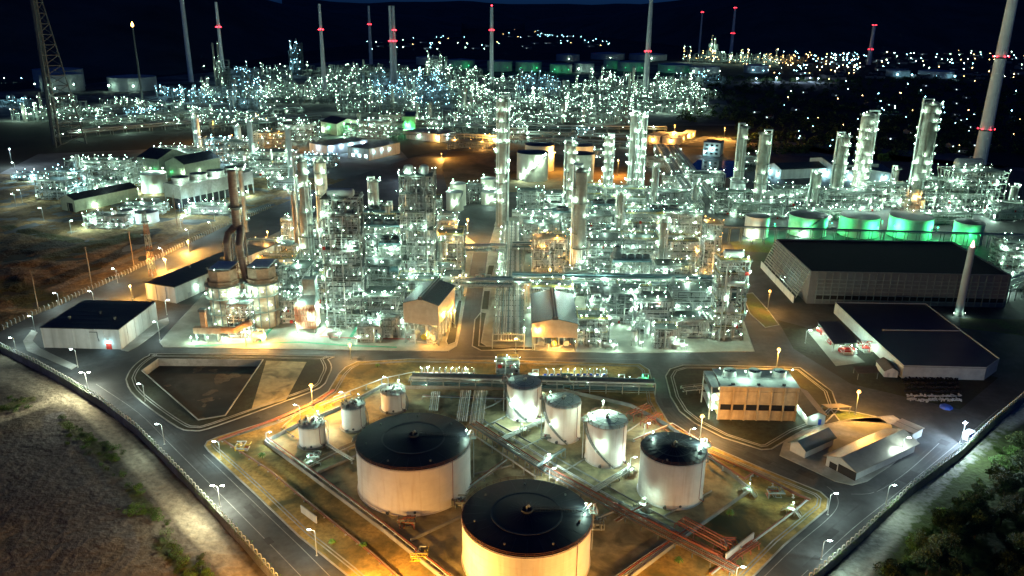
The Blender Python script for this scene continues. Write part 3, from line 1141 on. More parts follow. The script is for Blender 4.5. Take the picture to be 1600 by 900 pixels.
tank('slim white tank with side stair, furthest back in the diagonal row of three', F4, roof='pale_roof', platform=2.9, ring=True,
     stair=(-1.35, -3.3), lamps=[(-2.25, F4[2] + 1.6, 6.5, 'white', 0.26, 1.2), (-0.95, F4[2] + 1.6, 3.0, 'white', 0.26, 1.2), (2.5, F4[2] - 0.8, F4[3] + 0.6, 'white', 0.15, 1.2)])
tank('slim white tank with side stair, middle one in the diagonal row of three', F5, roof='pale_roof', platform=2.9, ring=True,
     stair=(-1.35, -3.3), lamps=[(-2.2, F5[2] + 1.6, 7.0, 'white', 0.28, 1.2), (2.5, F5[2] - 0.8, F5[3] + 0.6, 'white', 0.15, 1.2)])
tank('slim white tank with brightly lit roof, nearest in the diagonal row of three', F6, roof='pale_roof', platform=3.2, ring=True,
     stair=(-1.25, -3.2), lamps=[(-1.95, F6[2] + 1.6, 8.0, 'white', 0.3, 1.2), (1.7, F6[2] - 0.6, F6[3] + 1.5, 'white', 0.34, 2.2), (3.0, F6[2] - 0.8, F6[3] + 0.6, 'white', 0.2, 1.2)])
for lab, F in (('small white tank with cluttered lit roof, middle of the three small ones', F7),
               ('small white tank with lit roof, furthest back of the three small ones', F8),
               ('small white tank with dark roof clutter, nearest the road corner of the small three', F9)):
    t = tank(lab, F, roof='pale_roof', stair=(-0.3, 1.6), slope=0.06, seams=False, lamps=[(1.2, F[2] * 0.9, F[3] + 0.4, 'white', 0.26, 2.2)], rim='steel_grey')
    rnd = random.Random(lab)
    b = MB()
    r, h = F[2], F[3]
    for k in range(26):
        a, q = rnd.uniform(0, 6.28), r * rnd.uniform(0.1, 0.92)
        x, y = q * math.cos(a), q * math.sin(a)
        if rnd.random() < 0.5:
            b.tube([(x, y, h + 0.1), (x, y, h + rnd.uniform(0.6, 1.5)), (x + rnd.uniform(-1, 1), y + rnd.uniform(-1, 1), h + rnd.uniform(0.6, 1.5))], 0.12, 6, rnd.randint(0, 1))
        else:
            s = rnd.uniform(0.2, 0.5)
            b.box(x - s, x + s, y - s, y + s, h + 0.1, h + rnd.uniform(0.5, 1.2), rnd.randint(0, 1))
    b.build('roof_pipework', ['steel_dark', 'pipe_white'], t)
    b = MB()
    b.lathe([(r + 0.9, 0), (r + 0.9, 0.5), (r - 0.2, 0.5)], 40)
    b.build('plinth', 'concrete', t)

# tanks beyond the process units
FB1 = tank_fit(808, 857, 234, 241.5, 284)
tank('tall cream tank with a lamp-lit stair climbing diagonally across its front', FB1, shell='tank_cream', detail=0, seams=False,
     stair=(-2.4, -0.7), rail=False, lamps=[(-2.3, FB1[2] + 1.2, 4.0, 'white', 0.5, 1.2), (-1.95, FB1[2] + 1.3, 9, 'white', 0.5, 1.2), (-1.5, FB1[2] + 1.3, 15, 'white', 0.5, 1.2), (-1.1, FB1[2] + 1.3, 20, 'white', 0.5, 1.2), (-0.75, FB1[2] + 1.3, 25, 'white', 0.5, 1.2)])
FB2 = (FB1[0] + 8, FB1[1] + 48, FB1[2] * 0.98, FB1[3])
tank('cream tank mostly hidden behind the one with the lamp-lit stair', FB2, shell='tank_cream', detail=0, seams=False, rail=False)
FB3 = tank_fit(888, 929, 236, 243, 285)
tank('cream tank screened by lit columns, right of the tank with the lamp-lit stair', FB3, shell='tank_cream', detail=0, seams=False, rail=False, lamps=[(-1.2, FB3[2] + 1.2, 8, 'white', 0.5, 1.2)])
FB4 = (FB3[0] + 4, FB3[1] + 50, FB3[2] * 0.95, FB3[3])
tank('cream tank standing furthest back on the right of the four cream tanks', FB4, shell='tank_cream', detail=0, seams=False, rail=False)
for i, (q, lab) in enumerate([((697, 724, 297, 302, 330), 'small cream tank with a lit diagonal stair, front left of the four small tanks'),
                              ((703, 728, 284, 289, 323), 'small cream tank, back left of the four small tanks'),
                              ((752, 777, 297, 302, 321), 'small cream tank, front right of four beside a lamp-covered column'),
                              ((751, 776, 276, 281, 313), 'small cream tank, back right of the four small tanks')]):
    F = tank_fit(*q)
    tank(lab, F, shell='tank_cream', roof='pale_roof', detail=0, seams=False, rail=False, stair=(-1.8, -0.5) if i in (0, 2) else None,
         lamps=[(-1.5, F[2] + 1.4, F[3] * 0.45, 'white', 0.5, 1.2), (2.4, F[2] * 0.9, F[3], 'white', 0.45, 2)])
for q, lab, gl in [((1236, 1292, 329, 342, 372), 'pale green-lit tank with a white streak, left in the row behind the dark cooling tower', [(-1.9, 3), (-0.4, 3)]),
                   ((1315, 1373, 330, 343, 373), 'rust-spotted green-lit tank, middle of the row behind the dark cooling tower', [(-1.2, 4), (0.1, 4)]),
                   ((1394, 1456, 331, 344, 375), 'rust-spotted green-lit tank, largest and rightmost of three alike behind the dark cooling tower', [(-2.6, 4), (-0.8, 4)]),
                   ((1495, 1537, 343, 350, 383), 'smaller dim green tank set apart at the right end of the row', [(-2.0, 4)]),
                   ((1166, 1202, 332, 342, 374), 'half white half green-lit tank beside the road left of the row', [(-0.2, 4)])]:
    F = tank_fit(*q)
    tank(lab, F, shell='tank_green' if q[0] != 1166 else 'tank_white', detail=0, seams=False, rail=False, stair=(-2.6, -1.3) if q[0] == 1236 else None,
         lamps=[(a, F[2] + r, 5.0, 'green', 0.62, 4.5) for a, r in gl] + ([(-2.2, F[2] + 3, 1.0, 'white', 0.5, 2)] if q[0] in (1236, 1166) else []))
# ================================================================== BUILDINGS
def rect_from(FL, FR, BR, z0):
    """origin, rotation, width and depth of a rectangle from three picture points of its base"""
    a, b_, c = G(*FL, z0), G(*FR, z0), G(*BR, z0)
    rz = angle2(a, b_)
    W = (b_ - a).length
    n = Vector((-math.sin(rz), math.cos(rz), 0))
    return a, rz, W, max(2.0, (c - b_).dot(n))


def building(name, label, cat, FL, FR, BR, h, z0=0.0, roof='flat', rise=1.5, wall='wall_white', roofm='dark_roof', pilaster=0, over=0.4, ridge='y',
             doors=(), windows=(), lamps=(), group=None, base=0.0, legs=False, D=None, monitor=False, parapet=0.0):
    """doors / windows: (side, position 0..1, width, height, sill, material); side f, r, l, b"""
    o, rz, W, Dp = rect_from(FL, FR, BR, z0)
    Dp = D or Dp
    t = thing(name, label, cat, o, rz, group)
    b = MB()
    b.box(0, W, 0, Dp, base, h)
    if roof == 'gable':
        if ridge == 'y':
            for y, s in ((0, -1), (Dp, 1)):
                p = [(0, y, h), (W, y, h), (W / 2, y, h + rise)]
                b.face(p if s < 0 else p[::-1])
        else:
            for x, s in ((0, -1), (W, 1)):
                p = [(x, Dp, h), (x, 0, h), (x, Dp / 2, h + rise)]
                b.face(p if s < 0 else p[::-1])
    if pilaster:
        k = max(1, round(W / pilaster))
        for i in range(k + 1):
            x = W * i / k
            b.box(x - 0.22, x + 0.22, -0.14, 0.05, base, h - 0.05)
        k = max(1, round(Dp / pilaster))
        for i in range(k + 1):
            y = Dp * i / k
            for x0, x1 in ((-0.14, 0.05), (W - 0.05, W + 0.14)):
                b.box(x0, x1, y - 0.22, y + 0.22, base, h - 0.05)
    b.build('wall', wall, t)
    b = MB()
    e = over
    if roof == 'flat':
        b.box(-e, W + e, -e, Dp + e, h + 0.003, h + 0.3)
        for k in range(1, max(2, round(Dp / 5))):
            y = Dp * k / max(2, round(Dp / 5))
            b.box(-e, W + e, y - 0.06, y + 0.06, h + 0.3, h + 0.36, 1)
        if parapet:
            b.wall([(0, 0), (W, 0), (W, Dp), (0, Dp)], 0.25, h + 0.3, h + 0.3 + parapet, 1, closed=True)
    else:
        th = 0.18
        if ridge == 'y':
            for s in (-1, 1):
                x0, x1 = W / 2, (W + e if s > 0 else -e)
                z1 = h - rise * e / (W / 2)
                q = [(x0, -e, h + rise), (x1, -e, z1), (x1, Dp + e, z1), (x0, Dp + e, h + rise)]
                q = q if s > 0 else q[::-1]
                top = [(x, y, z + 0.03 + th) for x, y, z in q]
                bot = [(x, y, z + 0.03) for x, y, z in q]
                b.face(top)
                b.face(bot[::-1])
                for i in range(4):
                    j = (i + 1) % 4
                    b.face([bot[i], bot[j], top[j], top[i]])
        else:
            for s in (-1, 1):
                y0, y1 = Dp / 2, (Dp + e if s > 0 else -e)
                z1 = h - rise * e / (Dp / 2)
                q = [(-e, y0, h + rise), (-e, y1, z1), (W + e, y1, z1), (W + e, y0, h + rise)]
                q = q if s < 0 else q[::-1]
                top = [(x, y, z + 0.03 + th) for x, y, z in q]
                bot = [(x, y, z + 0.03) for x, y, z in q]
                b.face(top)
                b.face(bot[::-1])
                for i in range(4):
                    j = (i + 1) % 4
                    b.face([bot[i], bot[j], top[j], top[i]])
        if monitor:
            w = W * 0.06
            b.box(W / 2 - w, W / 2 + w, -e - 0.05, Dp + e, h + rise - 0.5, h + rise + 1.0, 1)
            b.box(W / 2 - 0.25, W / 2 + 0.25, -e - 0.1, Dp + e, h + rise + 1.0, h + rise + 1.25, 2)
    b.build('roof', [roofm, 'dark_roof', 'pale_roof'], t)
    if roof == 'flat' and W > 12:
        for k in range(3):
            shared_part('roof_vent_cowl', lambda m_: m_.lathe([(0.4, 0), (0.4, 0.8), (0.7, 0.9), (0.6, 1.3), (0.05, 1.4)], 10), 'steel_grey', t, (W * (0.2 + 0.3 * k), Dp * (0.3 + 0.2 * (k % 2)), h + 0.3)).name = 'roof_vent'
    if legs:
        k = max(2, round(Dp / 6) + 1)
        for x in (0.4, W - 0.4):
            for i in range(k):
                y = 0.4 + (Dp - 0.8) * i / (k - 1)
                b = MB()
                b.box(x - 0.22, x + 0.22, y - 0.22, y + 0.22, 0, base)
                b.build('leg', 'steel_pale', t)
        b = MB()
        for x in (0.4, W - 0.4):
            b.bar((x, 0.4, 0.2), (x, Dp / 2, base), 0.16)
            b.bar((x, Dp - 0.4, 0.2), (x, Dp / 2, base), 0.16)
        b.build('brace', 'steel_pale', t)

    def put(nm, side, pos, w, hh, sill, m):
        b = MB()
        d = 0.06
        if side == 'f':
            b.box(pos * W - w / 2, pos * W + w / 2, -d, d, sill, sill + hh)
        elif side == 'b':
            b.box(pos * W - w / 2, pos * W + w / 2, Dp - d, Dp + d, sill, sill + hh)
        elif side == 'l':
            b.box(-d, d, pos * Dp - w / 2, pos * Dp + w / 2, sill, sill + hh)
        else:
            b.box(W - d, W + d, pos * Dp - w / 2, pos * Dp + w / 2, sill, sill + hh)
        b.build(nm, m, t)
    for q in doors:
        put('door', *q)
    for q in windows:
        put('window', *q)
    for q in lamps:
        side, pos, z, kind, r = q[:5]
        off = 0.9
        p = {'f': (pos * W, -off, z), 'l': (-off, pos * Dp, z), 'r': (W + off, pos * Dp, z), 'b': (pos * W, Dp + off, z)}[side]
        lamp_part(t, p, kind, r, 0.0)
    return t, W, Dp


h = hgt(190, 545, 514)
t, W, D = building('warehouse', 'white walled warehouse with a flat black roof and small red door by the left road', 'warehouse', (70, 543), (190, 546), (247, 501), h, pilaster=7,
                   doors=[('f', 0.84, 3.0, 3.0, 0.0, 'red_part')], lamps=[('f', 0.84, 3.6, 'cold', 0.16)])
b = MB()
b.tube([(W * 0.62, -0.3, h - 1.5), (W * 0.72, -0.3, h - 1.5), (W * 0.72, -0.3, h - 4), (W * 0.73, -0.3, h - 6)], 0.16, 6)
b.build('wall_pipe', 'steel_dark', t)
building('long_store', 'long low white building with black roof and red doors between warehouse and furnaces', 'building', (231, 467), (276, 474), (366, 386), hgt(276, 474, 449), pilaster=6,
         doors=[('r', 0.24, 2.2, 3, 0, 'red_part'), ('r', 0.3, 2.2, 3, 0, 'red_part'), ('r', 0.1, 2.2, 3, 0, 'wall_grey'), ('f', 0.5, 2.0, 3, 0, 'wall_grey')],
         lamps=[('r', 0.16, 4.6, 'white', 0.16), ('r', 0.4, 4.6, 'white', 0.16)] + [('l', q, 5.0, 'amber', 0.42) for q in (0.1, 0.35, 0.6, 0.85)])  # amber lamps on the left wall are unseen, added to light the road

# compressor houses: cladding hung on open steel legs
zb = hgt(632, 536, 504)
ht = hgt(632, 536, 473)
t, W, D = building('compressor_house', 'tall tan-clad compressor house on open legs with black gable roof, left of the centre road', 'building', (632, 536), (686, 541), (694, 505), ht,
                   roof='gable', rise=2.6, wall='clad_tan', roofm='roof_sheet', base=zb, legs=True, monitor=True, lamps=[('r', 0.3, zb + 3, 'amber', 0.3), ('r', 0.75, zb - 2, 'amber', 0.4), ('f', 0.75, 5.0, 'amber', 0.3), ('f', 0.2, 4.0, 'white', 0.25)])
zb2 = hgt(831, 548, 527)
t2, W2, D2 = building('compressor_house', 'wider tan-clad compressor house lit orange with black gable roof, right of the centre road', 'building', (831, 548), (901, 549), (899, 500), hgt(831, 548, 505),
                      roof='gable', rise=2.4, wall='clad_tan', roofm='roof_sheet', base=zb2, legs=True, monitor=True, lamps=[('f', 0.12, zb2 + 4.0, 'amber', 0.4), ('f', 0.5, 3.5, 'amber', 0.4), ('f', 0.85, 4.0, 'amber', 0.3)])
for tt, Wx, Dx, sd in ((t, W, D, 3), (t2, W2, D2, 5)):
    rnd = random.Random(sd)
    b = MB()
    b.box(1.5, Wx - 1.5, 2, Dx - 2, 0, 0.8)
    b.build('plinth', 'concrete', tt)
    for k in range(3):
        b = MB()
        x = Wx * (0.22 + 0.28 * k)
        b.tube([(x, 3, 2.6), (x, 9, 2.6)], 1.3, 12)
        b.box(x - 1, x + 1, 4, 8, 0.8, 2)
        b.build('compressor', 'yellow_part' if k == 1 else 'vessel_silver', tt)
    b = MB()
    for k in range(14):
        x, y = rnd.uniform(1, Wx - 1), rnd.uniform(-1, 8)
        b.tube([(x, y, 0.6), (x, y, rnd.uniform(2, zb)), (x + rnd.uniform(-4, 4), y, rnd.uniform(2, zb))], rnd.uniform(0.12, 0.3), 6)
    b.build('piping', 'pipe_silver', tt)

# three-cell cooling tower with a tan front
h = hgt(1122, 656, 604)
o, rz, W, D = rect_from((1122, 656), (1241, 658.5), (1236, 630), 0.12)
D = 15.5
t = thing('cooling_tower', 'three-fan cooling tower with a tan panelled front by the tank farm road', 'cooling tower', o, rz)
b = MB()
b.box(0.5, W - 0.5, 0.6, D, 0, h)
b.build('casing', 'tower_cladding', t)
for k in range(6):
    x0, x1 = W * k / 6, W * (k + 1) / 6
    for z0, z1, m in ((0.1, h * 0.29, 'tower_cladding'), (h * 0.29, h * 0.485, 'dark_opening'), (h * 0.49, h * 0.85, 'tower_cladding'), (h * 0.86, h - 0.1, 'tower_cladding')):
        b = MB()
        b.box(x0 + 0.35, x1 - 0.35, 0.2 if m != 'dark_opening' else 0.5, 0.7, z0, z1)
        b.build('louvre' if m == 'dark_opening' else 'panel', m, t)
b = MB()
for k in range(7):
    x = W * k / 6
    b.box(x - 0.3, x + 0.3, -0.05, 0.65, 0, h)
b.box(0, W, 0.0, 0.62, h * 0.475, h * 0.49)
b.box(0, W, 0.02, 0.6, h - 0.4, h - 0.02)
b.build('frame', 'tower_cladding', t)
b = MB()
b.box(-0.3, W + 0.3, -0.3, D + 0.3, h + 0.003, h + 0.35)
b.build('fan_deck', 'pale_roof', t)
for k in range(3):
    f = MB()
    x, y = W * (0.17 + 0.33 * k), D * 0.6
    f.lathe([(2.9, h + 0.36), (2.55, h + 1.1), (2.65, h + 2.9), (2.45, h + 2.9), (2.35, h + 1.1), (2.5, h + 0.5)], 28, (x, y))
    o = f.build('fan_stack', 'pale_roof', t)
    f = MB()
    f.lathe([(0.5, h + 1.5), (0.5, h + 2.0), (0.1, h + 2.05)], 12, (x, y), cap0=True)
    for q in range(6):
        a = q * math.pi / 3 + k
        f.bar((x, y, h + 1.75), (x + 2.2 * math.cos(a), y + 2.2 * math.sin(a), h + 1.85), 0.5, 0, 0.08)
    f.build('fan', 'steel_grey', o)
    f = MB()
    f.box(x - 1.0, x + 0.2, 0.8, 1.6, h + 0.35, h + 1.0)
    f.build('motor', 'steel_dark', t)
b = MB()
for y in (0.5, D - 0.5):
    for x in (-3.6, -0.3):
        b.box(x - 0.2, x + 0.2, y - 0.2, y + 0.2, 0, h - 0.6)
for z in (h * 0.3, h * 0.55, h * 0.8, h - 0.6):
    b.box(-3.8, -0.1, 0.3, D - 0.3, z, z + 0.15)
for z in (h * 0.3, h * 0.55, h * 0.8):
    b.bar((-3.6, 0.5, z + 1.1), (-3.6, D - 0.5, z + 1.1), 0.08)
b.build('stair_tower', 'pipe_white', t)
for p in ((-2.0, 2, h * 0.42), (-2.0, 4, h * 0.68), (-2, 3, h * 0.15), (W * 0.34, D * 0.35, h + 3.6), (W * 0.67, D * 0.35, h + 3.6), (W * 0.98, D * 0.5, h + 3.6), (W * 0.02, D * 0.5, h + 3.6)):
    lamp_part(t, p, 'white', 0.26, 0.6)

building('pump_shed', 'small brown-roofed shed with brightly lit open front, right of the three-fan cooling tower', 'shed', (1261, 664), (1288, 664), (1270, 626), 4.2, 0.12, roof='gable', rise=1.6, wall='wall_white',
         roofm='house_roof', ridge='y', over=0.8, doors=[('f', 0.7, 1.2, 2.4, 0.1, 'blue_part')],
         lamps=[('f', 0.35, 3.6, 'white', 0.2), ('l', 0.15, 3.6, 'white', 0.2), ('l', 0.55, 3.6, 'white', 0.2)])
building('teal_roof_shed', 'small shed with one dark teal roof slope beside the junction', 'shed', (1234, 704), (1257, 716), (1293, 692), 3.6, 0.12, roof='gable', rise=2.0, wall='wall_grey', roofm='roof_teal', over=0.8)
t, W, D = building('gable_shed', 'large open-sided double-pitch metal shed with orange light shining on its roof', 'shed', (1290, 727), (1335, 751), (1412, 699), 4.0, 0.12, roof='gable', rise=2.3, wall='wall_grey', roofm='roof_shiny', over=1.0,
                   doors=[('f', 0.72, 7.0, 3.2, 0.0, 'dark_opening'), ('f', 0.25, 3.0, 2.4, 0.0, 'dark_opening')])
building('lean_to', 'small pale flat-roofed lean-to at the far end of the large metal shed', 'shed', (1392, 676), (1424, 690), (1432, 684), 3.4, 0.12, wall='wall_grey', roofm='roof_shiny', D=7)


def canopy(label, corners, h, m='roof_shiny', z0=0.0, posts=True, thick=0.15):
    P = [G(u, v, z0 + h) for u, v in corners]
    c = sum(P, Vector()) / len(P)
    t = thing('canopy', label, 'canopy', (c.x, c.y, z0))
    b = MB()
    b.prism([(p.x - c.x, p.y - c.y) for p in P], h, h + thick, 0, bottom=True)
    b.build('roof', m, t)
    for p in P:
        x, y = (p.x - c.x) * 0.9, (p.y - c.y) * 0.9
        b = MB()
        b.box(x - 0.12, x + 0.12, y - 0.12, y + 0.12, 0, h)
        b.build('leg', 'steel_grey', t)
    return t


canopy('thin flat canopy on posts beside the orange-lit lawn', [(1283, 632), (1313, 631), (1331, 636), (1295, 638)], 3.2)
t = canopy('dark sloping canopy roof over red fire pumps, beside the large black-roofed store', [(1277, 503), (1311, 502), (1341, 536), (1303, 538)], 4.5, 'dark_roof')
for q in range(6):
    lamp_part(t, (-6 + 2.4 * q + (q % 2), 9 - 3.4 * q, 3.2), 'white', 0.22, 0.0)
canopy('flat dark carport roof beside a small white hut', [(1333, 573), (1369, 572), (1374, 583), (1340, 584)], 3.0, 'house_roof')
building('small_hut', 'small white gabled hut by the wall of the large black-roofed store', 'hut', (1381, 589), (1402, 590), (1389, 574), 3.0, 0.0, roof='gable', rise=1.6, roofm='house_roof', doors=[('f', 0.3, 1.0, 2.1, 0, 'wall_grey'), ('f', 0.7, 1.0, 2.1, 0, 'wall_grey')])

# very large dark cooling tower
TOPF = hgt(1262, 474, 423)
P = [G(1213, 373, TOPF), G(1268, 423, TOPF), G(1580, 429, TOPF), G(1489, 377, TOPF)]
o = Vector((P[1].x, P[1].y, 0))
rz = angle2(P[1], P[2])
t = thing('cooling_tower', 'huge dark open-topped cooling tower with louvred walls, right of the process units', 'cooling tower', o, rz)
q = [Matrix.Rotation(-rz, 3, 'Z') @ Vector((p.x - o.x, p.y - o.y, 0)) for p in P]
b = MB()
b.wall([(p.x, p.y) for p in q], 0.7, 0.0, TOPF - 0.2, 0, closed=True)
b.build('wall', 'tower_louvre', t)
b = MB()
b.prism([(p.x, p.y) for p in q], TOPF - 1.4, TOPF - 1.0, 0)
b.build('fan_deck', 'black_part', t)
b = MB()
Wf = (q[2] - q[1]).length
for k in range(27):
    x = 4 + (Wf - 5) * k / 26
    b.box(x - 0.15, x + 0.15, -0.95, -0.36, 0.5, TOPF - 1)
for z in (2.2, 5.2, 7.4, 9.6, 11.8, 14.0):
    if z < TOPF - 0.5:
        b.box(3.5, Wf - 0.5, -0.8, -0.36, z, z + 0.5)
b.build('wall_frame', 'steel_grey', t)
b = MB()
b.box(4, Wf - 1, -0.5, -0.36, 2.8, 5.0)
b.build('air_inlet', 'dark_opening', t)
e = (q[0] - q[1])
L = e.length
e.normalize()
nrm = Vector((-e.y, e.x, 0))
if nrm.x > 0:
    nrm = -nrm
for k in range(10):
    z = TOPF - 1.2 - k * (TOPF - 4) / 10
    off = 0.6 + 0.55 * k
    b = MB()
    a = q[1] + nrm * off + e * 1.0
    c = q[1] + nrm * off + e * (L - 1)
    b.bar((a.x, a.y, z), (c.x, c.y, z), 1.05, 0, 0.1)
    b.build('louvre', 'wall_white', t)
b = MB()
for k in range(9):
    p = q[1] + e * (1 + (L - 2) * k / 8)
    p2 = p + nrm * 6.4
    b.bar((p.x + nrm.x * 0.5, p.y + nrm.y * 0.5, TOPF - 0.5), (p2.x, p2.y, 2.6), 0.3)
b.build('louvre_frame', 'steel_pale', t)
a, c = q[1] + nrm * 7.6, q[0] + nrm * 7.6
b = MB()
b.wall([(a.x, a.y), (c.x, c.y)], 0.3, 0, 4.2)
b.build('basin_wall', 'wall_white', t)
lp = q[1] + e * L * 0.45 + nrm * 4
lamp_part(t, (lp.x, lp.y, 5.5), 'white', 0.3, 0.0)

# large low store with a black roof
hS = hgt(1408, 590, 572)
P = [G(u, v, hS) for u, v in [(1305, 474), (1446, 476), (1561, 562), (1541, 576), (1412, 573), (1362, 528)]]
c0 = P[4]
t = thing('low_store', 'large low store with a plain black roof in two levels, right of the fire pumps', 'building', (c0.x, c0.y, 0))
b = MB()
b.prism([(p.x - c0.x, p.y - c0.y) for p in P], 0, hS, 0)
b.build('wall', 'wall_grey', t)
b = MB()
b.prism([(p.x - c0.x, p.y - c0.y) for p in P], hS + 0.003, hS + 0.25, 0)
b.wall([(p.x - c0.x, p.y - c0.y) for p in P], 0.3, hS + 0.25, hS + 0.7, 1, closed=True)
s0, s1 = G(1379, 517, hS), G(1501, 518, hS)
b.wall([(s0.x - c0.x, s0.y - c0.y), (s1.x - c0.x, s1.y - c0.y)], 0.5, hS + 0.25, hS + 0.7, 1)
b.build('roof', ['dark_roof', 'wall_grey'], t)
d0 = Vector((P[4].x - c0.x, P[4].y - c0.y, 0)) + (P[5] - P[4]) * 0.25
b = MB()
b.box(-0.08, 0.08, -1.0, 1.0, 0, 2.4, 0, angle2(P[4], P[5]) - math.pi / 2, (d0.x, d0.y))
b.build('door', 'yellow_part', t)

# buildings of the plants on the left and behind (lower land)
z0 = LOW
building('hangar', 'long olive hangar with dark ridged roof and an open end, in the left plant', 'hangar', (98, 328), (119, 332), (207, 309), hgt(119, 332, 313, z0), z0, roof='gable', rise=3.5, wall='clad_olive', roofm='roof_sheet', pilaster=9,
         doors=[('f', 0.62, 7, 7, 0, 'dark_opening')], lamps=[('r', 0.3, 3, 'white', 0.3)])
building('gable_hall', 'pale green hall with its gable end facing, right of two in the left plant', 'building', (260, 273), (290, 277), (351, 266), hgt(290, 277, 257, z0), z0, roof='gable', rise=6, wall='clad_olive', roofm='roof_sheet',
         lamps=[('f', 0.3, 4, 'green', 0.2), ('r', 0.4, 4, 'white', 0.25), ('f', 0.9, 5, 'white', 0.25)])
building('gable_hall', 'pale green hall with long side facing, left one of two gabled halls', 'building', (217, 268), (250, 272), (292, 262), hgt(250, 272, 249, z0), z0, roof='gable', rise=7, wall='clad_olive', roofm='roof_sheet', ridge='x',
         lamps=[('f', 0.3, 5, 'white', 0.25), ('f', 0.8, 5, 'green', 0.2)])
F = tank_fit(219.5, 259, 267, 273, 302, z0)
tank('pale green tank with a lit pale roof beside the two gabled halls', F, z0, shell='tank_green', roof='pale_roof', detail=0, seams=False, rail=False, lamps=[(2.2, F[2] * 0.8, F[3] + 1, 'white', 0.5, 2), (0.8, F[2] * 0.8, F[3] + 1, 'white', 0.5, 2), (-1.2, F[2] + 4, 1.0, 'white', 0.5, 3), (-2.4, F[2] + 4, 1.0, 'white', 0.5, 3)])
for q, lab in (((187, 209, 325, 331, 352), 'low grey tank among bright lamps at the front edge of the left plant'), ((210, 246, 326, 334, 350), 'wide low grey tank at the front edge of the left plant')):
    F = tank_fit(*q, z0)
    tank(lab, F, z0, shell='tank_grey', detail=0, seams=False, rail=False, lamps=[(-1.0, F[2] + 3, 1, 'white', 0.4, 3), (-2.2, F[2] + 3, 1, 'cold', 0.4, 3)])
a, rz, W, _ = rect_from((285, 329), (398, 303), (398, 290), z0)
h = hgt(285, 329, 290, z0)
D = 20
t = thing('cooling_tower', 'long grey cooling tower with four round fans, in the left plant', 'cooling tower', a, rz)
b = MB()
b.box(0, W, 0, D, h * 0.45, h)
b.build('casing', 'concrete', t)
for k in range(13):
    for y in (0.5, D - 0.5):
        b = MB()
        x = 0.5 + (W - 1) * k / 12
        b.box(x - 0.35, x + 0.35, y - 0.35, y + 0.35, 0, h * 0.45)
        b.build('leg', 'concrete', t)
b = MB()
b.box(1, W - 1, D * 0.4, D * 0.6, 0, h * 0.44)
b.build('fill_pack', 'dark_opening', t)
for k in range(4):
    f = MB()
    x, y = W * (0.12 + 0.235 * k), D * 0.5
    f.lathe([(7.4, h + 0.01), (6.6, h + 1.5), (7.0, h + 4.6), (6.6, h + 4.6), (6.2, h + 1.5), (6.4, h + 0.3)], 28, (x, y))
    o = f.build('fan_stack', 'concrete', t)
    f = MB()
    for q in range(6):
        an = q * math.pi / 3 + k
        f.bar((x, y, h + 2.5), (x + 6 * math.cos(an), y + 6 * math.sin(an), h + 2.6), 0.9, 0, 0.1)
    f.build('fan', 'steel_dark', o)
    lamp_part(t, (x - 7.5, 1.0, h), 'white', 0.42, 2.5)
    lamp_part(t, (x + 1, -4.0, 0), 'white' if k != 0 else 'cold', 0.5, 5)

t, W, D = building('white_hall', 'white walled hall with black roof, lamps and lit windows by the back road', 'building', (544, 247), (577, 251), (627, 240), hgt(577, 251, 233, z0), z0, wall='wall_white', roofm='dark_roof',
                   lamps=[('r', 0.15, 9, 'cold', 0.34), ('r', 0.4, 9, 'cold', 0.34), ('r', 0.65, 9, 'cold', 0.34), ('f', 0.4, 9, 'cold', 0.3)])
for k in (0.25, 0.55, 0.85):
    b = MB()
    b.box(k * W - 2, k * W + 2, -0.1, 0.1, 2.5, 6)
    b.build('window', [LAMP['window']], t)
building('bright_hall', 'glaring white-lit low hall left of the black-roofed white hall', 'building', (484, 238), (512, 243), (543, 228), hgt(512, 243, 228, z0), z0, wall='wall_white', roofm='roof_teal',
         lamps=[('r', 0.1, 9, 'blue', 0.5), ('r', 0.35, 9, 'blue', 0.5), ('r', 0.6, 9, 'cold', 0.5), ('r', 0.9, 9, 'blue', 0.5), ('f', 0.5, 8, 'blue', 0.4)])
building('green_hall', 'yellow-green gabled hall standing behind the glaring white-lit low hall', 'building', (502, 207), (527, 212), (545, 205), hgt(527, 212, 194, z0), z0, roof='gable', rise=6, wall='clad_olive', roofm='roof_sheet', ridge='x',
         lamps=[('f', 0.5, 10, 'green', 0.6), ('r', 0.5, 10, 'green', 0.6), ('f', 0.1, 6, 'white', 0.6)])
building('green_hall', 'small bright green wall-sided hall with no visible roof, behind the columns', 'building', (629, 208), (649, 208), (651, 200), hgt(629, 208, 182, z0), z0, wall='clad_olive', roofm='roof_sheet',
         lamps=[('f', 0.4, 12, 'green', 0.9), ('f', 0.8, 5, 'green', 0.7)])
building('flat_hall', 'low white hall with flat black roof further along the back road', 'building', (634, 217), (687, 223), (706, 217), hgt(687, 223, 210, z0), z0, wall='wall_white', roofm='dark_roof',
         lamps=[('f', 0.95, 7, 'amber', 0.5), ('r', 0.5, 8, 'cold', 0.6), ('f', 0.4, 7, 'white', 0.5)])
t, W, D = building('white_house', 'white three-storey control building with dark windows beyond the pond', 'building', (1098, 243), (1124, 245), (1129, 240), hgt(1098, 243, 222), 0, wall='wall_white', roofm='dark_roof',
                   windows=[('f', x, 3, 2.2, z, 'dark_opening') for x in (0.2, 0.5, 0.8) for z in (2, 6.5, 11)], lamps=[('f', 0.5, 9, 'cold', 0.4), ('f', 0.1, 5, 'cold', 0.4)])
